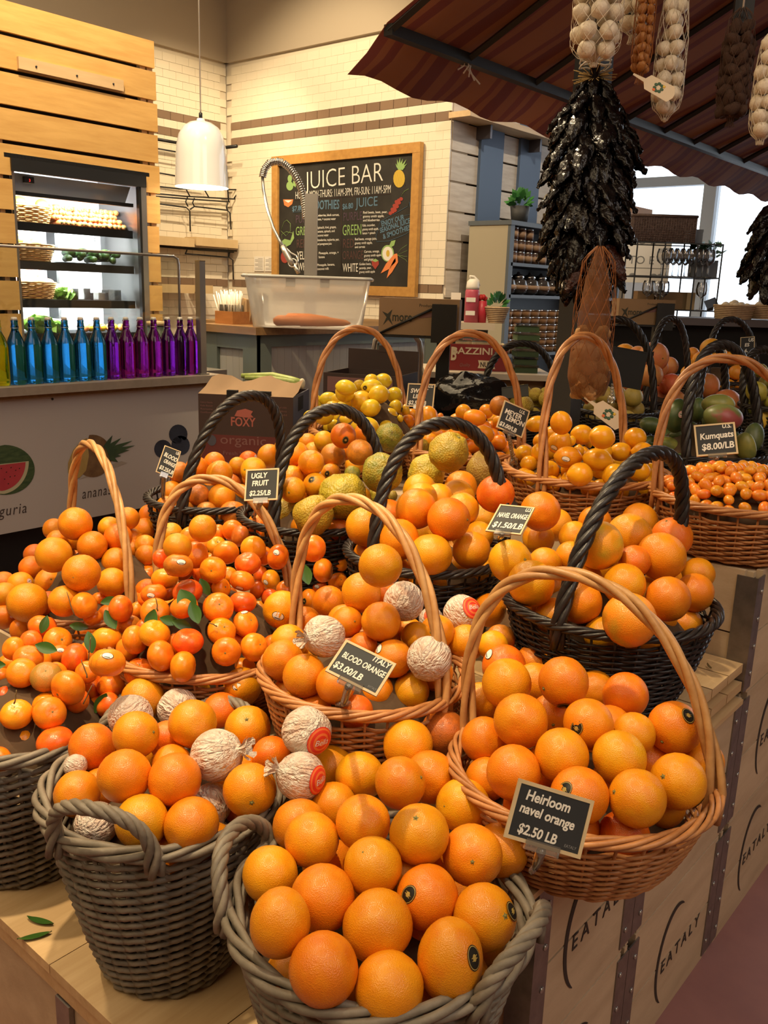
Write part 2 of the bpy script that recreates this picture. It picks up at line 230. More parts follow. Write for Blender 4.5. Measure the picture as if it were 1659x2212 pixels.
# ---------------------------------------------------------------- helpers
def PX(x, y, axis, val):
    d = FW + RT*((x-CX)/F_PX) - UP*((y-CY)/F_PX); return EYE + d*((val-EYE[axis])/d[axis])
def PD(x, y, dep): return EYE + (FW + RT*((x-CX)/F_PX) - UP*((y-CY)/F_PX))*dep
ORD_ = 'first second third fourth fifth sixth seventh eighth ninth tenth eleventh twelfth thirteenth fourteenth fifteenth sixteenth seventeenth eighteenth nineteenth twentieth'.split(); ORD_ += ['%s-%s' % (t, o) for t in ('twenty', 'thirty', 'forty') for o in ORD_[:9]]
class MB:
    """collects shapes into one mesh"""
    def __init__(s): s.v = []; s.f = []; s.mi = []; s.m = 0
    def add(s, vs, fs):
        o = len(s.v); s.v += [tuple(p) for p in vs]; s.f += [tuple(i+o for i in f) for f in fs]; s.mi += [s.m]*len(fs); return s
    def box(s, c, d, rz=0, rot=None, bev=0):
        x, y, z = d[0]/2, d[1]/2, d[2]/2
        R_ = rot or Matrix.Rotation(rz, 3, 'Z'); c = V(c)
        if bev:
            b = min(bev, x*.6, y*.6, z*.6); P = []
            bm = bmesh.new(); bmesh.ops.create_cube(bm, size=1); bmesh.ops.scale(bm, vec=(2*x, 2*y, 2*z), verts=bm.verts)
            bmesh.ops.bevel(bm, geom=bm.edges[:], offset=b, segments=2, affect='EDGES', profile=.5)
            bm.verts.index_update(); s.add([R_ @ v.co + c for v in bm.verts], [[v.index for v in f.verts] for f in bm.faces]); bm.free(); return s
        P = [R_ @ V((i, j, k)) + c for k in (-z, z) for j in (-y, y) for i in (-x, x)]
        return s.add(P, [(0,2,3,1),(4,5,7,6),(0,1,5,4),(2,6,7,3),(0,4,6,2),(1,3,7,5)])
    def bounds(s, a, b): return s.box([(p+q)/2 for p, q in zip(a, b)], [abs(q-p) for p, q in zip(a, b)])
    def tube(s, pts, r, n=6, closed=False, cap=True):
        pts = [V(p) for p in pts]; k = len(pts); rs = r if isinstance(r, (list, tuple)) else [r]*k
        T = []
        for i in range(k):
            a = pts[(i-1) % k] if (closed or i > 0) else pts[i]; b = pts[(i+1) % k] if (closed or i < k-1) else pts[i]
            t = (b-a); T.append(t.normalized() if t.length > 1e-9 else V((0, 0, 1)))
        up = V((0, 0, 1)) if abs(T[0].z) < .9 else V((1, 0, 0))
        nrm = (up - T[0]*up.dot(T[0])).normalized(); vs = []
        for i in range(k):
            nrm = nrm - T[i]*nrm.dot(T[i]); nrm = nrm.normalized() if nrm.length > 1e-9 else T[i].orthogonal().normalized(); bn = T[i].cross(nrm)
            for j in range(n):
                a = 2*pi*j/n; vs.append(pts[i] + (nrm*cos(a) + bn*sin(a))*rs[i])
        fs = []
        for i in range(k if closed else k-1):
            i2 = (i+1) % k
            for j in range(n):
                j2 = (j+1) % n; fs.append((i*n+j, i*n+j2, i2*n+j2, i2*n+j))
        if cap and not closed: fs += [tuple(range(n))[::-1], tuple((k-1)*n+j for j in range(n))]
        return s.add(vs, fs)
    def lathe(s, prof, n=20, c=(0, 0, 0), rot=None, sx=1, sy=1, caps=True):
        c = V(c); vs = []; k = len(prof)
        for r, z in prof:
            for j in range(n):
                a = 2*pi*j/n; p = V((r*cos(a)*sx, r*sin(a)*sy, z)); vs.append((rot @ p if rot else p) + c)
        fs = [(i*n+j, i*n+(j+1) % n, (i+1)*n+(j+1) % n, (i+1)*n+j) for i in range(k-1) for j in range(n)]
        if caps and prof[0][0] > 1e-6: fs.append(tuple(range(n))[::-1])
        if caps and prof[-1][0] > 1e-6: fs.append(tuple((k-1)*n+j for j in range(n)))
        return s.add(vs, fs)
    def sphere(s, c, r, nu=14, nv=9, rot=None, fn=None):
        r = r if isinstance(r, (list, tuple)) else (r, r, r); vs = []; c = V(c)
        for i in range(nv+1):
            t = pi*i/nv
            for j in range(nu):
                a = 2*pi*j/nu; p = V((sin(t)*cos(a), sin(t)*sin(a), cos(t)))
                if fn: p = fn(p)
                p = V((p.x*r[0], p.y*r[1], p.z*r[2])); vs.append((rot @ p if rot else p) + c)
        fs = [(i*nu+j, (i+1)*nu+j, (i+1)*nu+(j+1) % nu, i*nu+(j+1) % nu) for i in range(nv) for j in range(nu)]
        return s.add(vs, fs)
    def poly(s, pts, th=0, nrm=None):
        """flat outline, extruded by th along nrm"""
        pts = [V(p) for p in pts]; n = len(pts)
        if not th: return s.add(pts, [tuple(range(n))])
        d = V(nrm)*th
        return s.add(pts + [p+d for p in pts], [tuple(range(n))[::-1], tuple(range(n, 2*n))] + [(i, (i+1) % n, (i+1) % n + n, i+n) for i in range(n)])
    def mesh(s, name, mats, smooth=True):
        me = bpy.data.meshes.new(name); me.from_pydata(s.v, [], s.f)
        for m in (mats if isinstance(mats, (list, tuple)) else [mats]): me.materials.append(m)
        if any(s.mi): me.polygons.foreach_set('material_index', s.mi)
        bm = bmesh.new(); bm.from_mesh(me); bmesh.ops.remove_doubles(bm, verts=bm.verts, dist=1e-6); bmesh.ops.recalc_face_normals(bm, faces=bm.faces); bm.to_mesh(me); bm.free()
        me.polygons.foreach_set('use_smooth', [smooth]*len(me.polygons)); me.update(); return me
    def build(s, name, mats, parent=None, smooth=True, loc=None, rot=None, kind=None):
        return link(name, s.mesh(name, mats, smooth), parent, loc, rot, kind)
def link(name, me, parent=None, loc=None, rot=None, kind=None, scale=None):
    o = bpy.data.objects.new(name, me); COL.objects.link(o)
    if parent: o.parent = parent
    if loc is not None: o.location = loc
    if rot is not None: o.rotation_euler = rot
    if scale is not None: o.scale = scale
    if kind: o['kind'] = kind
    return o
def tag(o, label, cat, group=None):
    o['label'] = label; o['category'] = cat
    if group: o['group'] = group
    return o
def thing(name, label, cat, loc=(0, 0, 0), rz=0, group=None):
    o = bpy.data.objects.new(name, None); COL.objects.link(o); o.location = loc; o.rotation_euler = (0, 0, rz); o.empty_display_size = .05
    return tag(o, label, cat, group)
def struct(name): 
    o = bpy.data.objects.new(name, None); COL.objects.link(o); o['kind'] = 'structure'; return o
def dup(root, loc=None, rot=None, label=None, group=None):
    r = root.copy(); COL.objects.link(r)
    if loc is not None: r.location = loc
    if rot is not None: r.rotation_euler = rot
    if label: r['label'] = label
    if group: r['group'] = group
    for ch in list(root.children):
        c = ch.copy(); COL.objects.link(c); c.parent = r
        for g in list(ch.children):
            d = g.copy(); COL.objects.link(d); d.parent = c
    return r
def B(a, b): return MB().bounds(a, b)
def text_mesh(txt, size, align='LEFT', ext=.0004, bold=0, shear=0, sx=1.0, space=1.0):
    cu = bpy.data.curves.new('lettering', 'FONT'); cu.body = txt; cu.size = size; cu.align_x = align; cu.extrude = ext; cu.offset = bold; cu.shear = shear; cu.space_character = space; cu.resolution_u = 3
    o = bpy.data.objects.new('lettering', cu); COL.objects.link(o); bpy.context.view_layer.update()
    me = bpy.data.meshes.new_from_object(o.evaluated_get(bpy.context.evaluated_depsgraph_get())); bpy.data.objects.remove(o); bpy.data.curves.remove(cu)
    me.materials.clear()
    if sx != 1: me.transform(Matrix.Diagonal((sx, 1, 1, 1)))
    return me
def text(name, txt, size, m, parent, mx, **kw):
    """lettering as real thin mesh; mx places the text plane (x right, y up, z out)"""
    fit = kw.pop('fit', None); me = text_mesh(txt, size, **kw)
    if fit:
        wd = max(v.co.x for v in me.vertices)
        if wd > fit: me.transform(Matrix.Diagonal((fit/wd, 1, 1, 1)))
    me.transform(mx); me.materials.append(m)
    return link(name, me, parent)
def frame_mx(o, x, y):
    x = V(x).normalized(); y = V(y); y = (y - x*y.dot(x)).normalized(); z = x.cross(y); o = V(o)
    return Matrix(((x.x, y.x, z.x, o.x), (x.y, y.y, z.y, o.y), (x.z, y.z, z.z, o.z), (0, 0, 0, 1)))
# ================================================================ the setting
def slab(name, a, b, m):
    o = B(a, b).build(name, m, None, False); o['kind'] = 'structure'; return o
slab('floor', (-9.5, -5, -.1), (5.2, 14, 0), M['floor'])
slab('ceiling', (-9.5, -5, 5.4), (5.2, 14, 5.5), M['ceil'])
slab('wall_right', (5, -5, 0), (5.2, 14, 5.4), M['cream'])
slab('wall_front', (-9.5, -5.2, 0), (5.2, -5, 5.4), M['cream'])
wl = slab('wall_left', (-8.6, -5, 0), (-8.36, 7.0, 4.0), M['grout'])
wb = slab('wall_back', (-8.6, 7.02, 0), (-5.22, 7.3, 4.0), M['grout'])
slab('wall_left_upper', (-8.7, -5, 4.0), (-8.30, 7.0, 5.4), M['shadewall'])  # upper walls: the shade up there is painted in as darker plaster
slab('wall_back_upper', (-8.7, 6.97, 4.0), (-5.2, 7.3, 5.4), M['shadewall'])
# glazed tiles: two brown bands high up, one low down
TW, TH_ = .17, .081
tw = B((.0008, 0, .0008), (TW-.0008, .016, TH_-.0008)).mesh('tile_cream', M['tilew'], False)
tb = B((.003, -.002, .002), (TW-.003, .016, TH_-.002)).mesh('tile_brown', M['tileb'], False)
cnt = 0; rest = MB()
for r in range(0, 33):
    z = 3.385 - .081*(r-7); zc = z - .081
    if zc < 1.25 or z > 4.0: continue
    brown = r in (7, 9, 28)
    if r % 2 and not brown: rest.bounds((-5.29+.0008, 7.0, zc+.0008), (-5.2058, 7.016, zc+TH_-.0008))
    for c in range(19):
        x = -5.205 - TW*(c+1) - (.085 if r % 2 else 0)
        if brown: x = -5.30 - TW*c - .17 + .08
        if x < -8.36: continue
        hid = -7.5 < x < -5.72 and 1.57 < zc < 2.9          # behind the menu board
        if brown: link('tile', tb, wb, (x, 7.0, zc))
        elif hid: continue
        elif cnt < 290: link('tile', tw, wb, (x, 7.0, zc)); cnt += 1
        else: rest.bounds((x+.0015, 7.0, zc+.0015), (x+TW-.0015, 7.016, zc+TH_-.0015))
rest.build('tile_rows', M['tilew'], wb, False, kind='stuff')
rest = MB(); cnt = 0
tlw = B((0, .0015, .0015), (.016, TW-.0015, TH_-.0015)).mesh('tile_cream_side', M['tilew'], False)
tlb = B((0, .003, .002), (.018, TW-.003, TH_-.002)).mesh('tile_brown_side', M['tileb'], False)
for r in range(0, 33):
    zc = 3.385 - .081*(r-6)
    if zc < 1.25 or zc > 3.92: continue
    for c in range(11):
        y = 6.99 - TW*(c+1) - (.085 if r % 2 else 0)
        if r in (7, 9, 28): link('tile', tlb, wl, (-8.36, y, zc))
        elif cnt < 200: link('tile', tlw, wl, (-8.36, y, zc)); cnt += 1
        else: rest.bounds((-8.36, y+.0015, zc+.0015), (-8.344, y+TW-.0015, zc+TH_-.0015))
rest.build('tile_rows', M['tilew'], wl, False, kind='stuff')
# whitewashed plank wall beyond the menu board
wr = slab('wall_return', (-5.45, 7.02, 0), (-5.24, 9.1, 5.4), M['plankgap'])
pk = B((0, 0, 0), (.045, 2.08, .245)).mesh('plank_white', M['whitewash'], False)
for k in range(12): link('plank', pk, wr, (-5.245, 7.025, 1.60-.03+.265*k))
for k in range(3): link('plank', pk, wr, (-5.245, 7.025, .51+.265*k))
for y0, y1 in ((7.45, 7.84), (8.15, 8.55)):
    B((-5.2, y0, 1.6), (-5.17, y1, 5.0)).build('blue_panel', M['banner'], wr, False)
fs = thing('wall_shelf', 'pale narrow wooden shelf fixed high on the whitewashed plank wall', 'shelf', (-5.2, 7.9, 3.15))
B((.0, -.95, 0), (.24, .75, .05)).build('shelf_board', M['plankpale'], fs, False)
for y in (-.5, .4): B((0, y, -.12), (.16, y+.03, 0)).build('bracket', M['darksteel'], fs, False)
# bright shop window at the far end
ww = struct('window_1')
for n_, a, b in (('sill_wall', (-9.5, 11.5, 0), (5, 11.7, .5)), ('head_wall', (-9.5, 11.5, 4.9), (5, 11.7, 5.4)), ('pier', (-9.5, 11.5, .5), (-7.6, 11.7, 4.9)), ('pier', (1.5, 11.5, .5), (5, 11.7, 4.9))):
    B(a, b).build(n_, M['cream'], ww, False)
fm = mat('pale_window_frame', (.62,.68,.74), .5)
for x in (-7.6, -4.56, -3.72, -1.9, -.2, 1.4): B((x, 11.46, .5), (x+.16, 11.62, 4.9)).build('mullion', fm, ww, False)
B((-7.6, 11.47, 3.03), (1.5, 11.6, 3.15)).build('transom', fm, ww, False)
for x0, x1 in ((-7.44, -4.56), (-4.4, -3.72), (-3.56, -1.9), (-1.74, -.2), (-.04, 1.4)):
    for z0, z1 in ((.5, 3.03), (3.15, 4.9)): B((x0, 11.53, z0), (x1, 11.54, z1)).build('pane', M['glass'], ww, False)
slab('wall_back_left', (-9.5, 7.3, 0), (-9.3, 11.5, 5.4), M['cream'])
# golden plank partition with the cold case set into it
wp = struct('wall_partition')
PZ = [3.112, 2.931, 2.74, 2.549, 2.358, 2.167, 1.976, 1.785, 1.594, 1.403, 1.212, 1.021, .83]
for i in range(len(PZ)-1):
    zt = PZ[i]; zb = PZ[i+1]+.022; jy = [0, .006, .012, .009, .016, .012][i % 6]
    if i < 4: segs = [(.9, 3.765+jy)]
    else: segs = [(.9, 2.75), (3.665, 3.765+jy)]
    for a, b in segs: B((-5.225, a, zb), (-5.2, b, zt)).build('plank', M['plank'], wp, False)
    if i == 4: B((-5.225, 2.75, 2.285), (-5.2, 3.665, zt)).build('plank', M['plank'], wp, False)
for y in (1.3, 2.70, 3.69, 3.745): B((-5.26, y-.02, .1), (-5.226, y+.02, 3.1)).build('batten', M['plankpale'], wp, False)
B((-5.32, .9, 2.27), (-5.265, 3.72, 3.08)).build('backing', M['plankgap'], wp, False)
B((-5.32, .9, .1), (-5.265, 2.72, 2.27)).build('backing', M['plankgap'], wp, False)
ns = thing('mounting_strip', 'thin pale wooden strip screwed across the second plank from the top', 'strip', (-5.2, 3.17, 2.80))
B((0, -.345, -.03), (.02, .345, .035)).build('strip_board', M['plankpale'], ns, False)
for y in (-.24, .02, .27): MB().lathe([(.006, 0), (.006, .004)], 8, (.02, y, 0), Matrix.Rotation(pi/2, 3, 'Y')).build('screw', M['black'], ns)
# ---------------------------------------------------------------- fruit baskets and fruit: positions on the table
# basket: centre x, y, rim radius, rim z, base z, base radius, heap height (metres)
BK = dict(front_grey=(-0.69, 0.845, 0.205, 0.76, 0.42, 0.115, 0.1),
 middle_grey=(-1.16, 0.82, 0.199, 0.765, 0.42, 0.11, 0.1),
 left_grey=(-1.61, 0.79, 0.203, 0.755, 0.42, 0.11, 0.13),
 front_brown=(-0.585, 1.23, 0.21, 0.855, 0.7, 0.13, 0.1),
 centre_brown=(-1.04, 1.2, 0.195, 0.895, 0.7, 0.13, 0.13),
 mandarin_brown=(-1.46, 1.165, 0.218, 0.85, 0.7, 0.13, 0.17),
 left_brown=(-1.91, 1.18, 0.215, 0.835, 0.7, 0.13, 0.2),
 right_black=(-0.755, 1.64, 0.212, 1.0, 0.79, 0.13, 0.13),
 third_black=(-1.22, 1.62, 0.187, 1.01, 0.79, 0.13, 0.13),
 second_black=(-1.62, 1.64, 0.19, 1.02, 0.79, 0.13, 0.15),
 left_black=(-2.0, 1.61, 0.185, 1.01, 0.79, 0.13, 0.12),
 kumquat_brown=(-0.69, 2.18, 0.205, 1.15, 1.01, 0.15, 0.06),
 meyer_brown=(-1.12, 2.2, 0.218, 1.145, 1.01, 0.15, 0.09),
 small_orange_brown=(-1.54, 2.22, 0.195, 1.15, 1.01, 0.13, 0.08),
 sweet_lime_brown=(-1.93, 2.22, 0.19, 1.15, 1.01, 0.13, 0.17),
 mango_black=(-1.03, 2.78, 0.21, 1.15, 0.91, 0.14, 0.14),
 pomelo_black=(-1.65, 3.48, 0.165, 1.15, 0.965, 0.11, 0.09),
 grapefruit_black=(-1.86, 4.22, 0.215, 1.13, 0.93, 0.14, 0.22),
 back_right_black=(-1.7, 4.75, 0.22, 1.21, 1.0, 0.14, 0.16),
 pink_black=(-1.32, 3.6, 0.155, 1.16, 0.985, 0.1, 0.16),
 lime_black=(-0.97, 3.52, 0.18, 1.235, 1.035, 0.12, 0.13),
 citron_black=(-2.08, 3.46, 0.2, 1.12, 0.92, 0.13, 0.1))
BKN = list(BK)
FR = {'front_grey': 0.0411, 'middle_grey': 0.0405, 'left_grey': 0.0261, 'front_brown': 0.0406, 'centre_brown': 0.0345, 'mandarin_brown': 0.0253, 'left_brown': 0.0313, 'right_black': 0.0391, 'third_black': 0.044, 'second_black': 0.0312, 'left_black': 0.0307, 'kumquat_brown': 0.012, 'meyer_brown': 0.0252, 'small_orange_brown': 0.0239, 'sweet_lime_brown': 0.0258, 'mango_black': 0.0266, 'pomelo_black': 0.0382, 'grapefruit_black': 0.0525, 'back_right_black': 0.0389, 'pink_black': 0.0534, 'lime_black': 0.0221, 'citron_black': 0.0372}
BNAME = {'front_grey': 'nearest grey basket', 'middle_grey': 'middle grey basket', 'left_grey': 'leftmost grey basket', 'front_brown': 'heirloom sign basket', 'centre_brown': 'Italy sign basket', 'mandarin_brown': 'leafy mandarin basket', 'left_brown': 'farthest left brown basket', 'left_black': 'leftmost black basket', 'second_black': 'ugly fruit basket', 'third_black': 'navel sign basket', 'right_black': 'black basket beside pallets', 'sweet_lime_brown': 'sweet lime basket', 'small_orange_brown': 'small orange basket', 'meyer_brown': 'meyer lemon basket', 'mango_black': 'mango basket', 'pomelo_black': 'pomelo basket', 'grapefruit_black': 'grapefruit basket', 'back_right_black': 'back right basket', 'lime_black': 'lime basket', 'citron_black': 'citron basket', 'pink_black': 'large pink grapefruit basket', 'kumquat_brown': 'kumquat basket'}
FNAME = ['navel_orange', 'orange', 'wrapped_orange', 'mandarin', 'blood_orange', 'ugly_fruit', 'sweet_lime', 'small_orange', 'meyer_lemon', 'grapefruit', 'pomelo', 'citron', 'mango', 'lemon', 'lime', 'kumquat']
WHAT = ['navel orange', 'golden navel orange', 'golden navel orange with black sticker', 'navel orange with black sticker', 'deep orange navel orange', 'russet navel orange', 'deep orange orange', 'golden orange', 'white tissue-wrapped orange', 'orange', 'white tissue-wrapped orange with red label', 'orange with white sticker', 'deep orange mandarin', 'orange mandarin', 'golden mandarin', 'deep orange mandarin with white sticker', 'greenish mandarin', 'golden mandarin with white sticker', 'russet mandarin', 'orange mandarin with white sticker', 'orange mandarin with black sticker', 'russet mandarin with white sticker', 'deep orange orange with pink sticker', 'golden orange with pink sticker', 'blood orange', 'russet blood orange', 'golden blood orange', 'deep orange blood orange', 'deep orange blood orange with pink sticker', 'yellow lumpy ugly fruit', 'blood orange with black sticker', 'brown lumpy ugly fruit', 'golden blood orange with black sticker', 'green lumpy ugly fruit', 'deep orange blood orange with black sticker', 'green-tinged navel orange', 'blood orange with white sticker', 'deep orange navel orange with black sticker', 'deep orange navel orange with white sticker', 'yellow sweet lime', 'yellow sweet lime with black sticker', 'small orange', 'golden small orange', 'deep orange small orange', 'russet small orange', 'golden meyer lemon', 'golden meyer lemon with white sticker', 'pink grapefruit', 'red grapefruit', 'yellow-orange orange', 'pale yellow-green pomelo', 'knobbly yellow citron', 'dark green mango', 'yellow-green mango', 'dark green mango with pink sticker', 'red-blushed mango', 'yellow lemon', 'yellow-green lime', 'small orange kumquat']
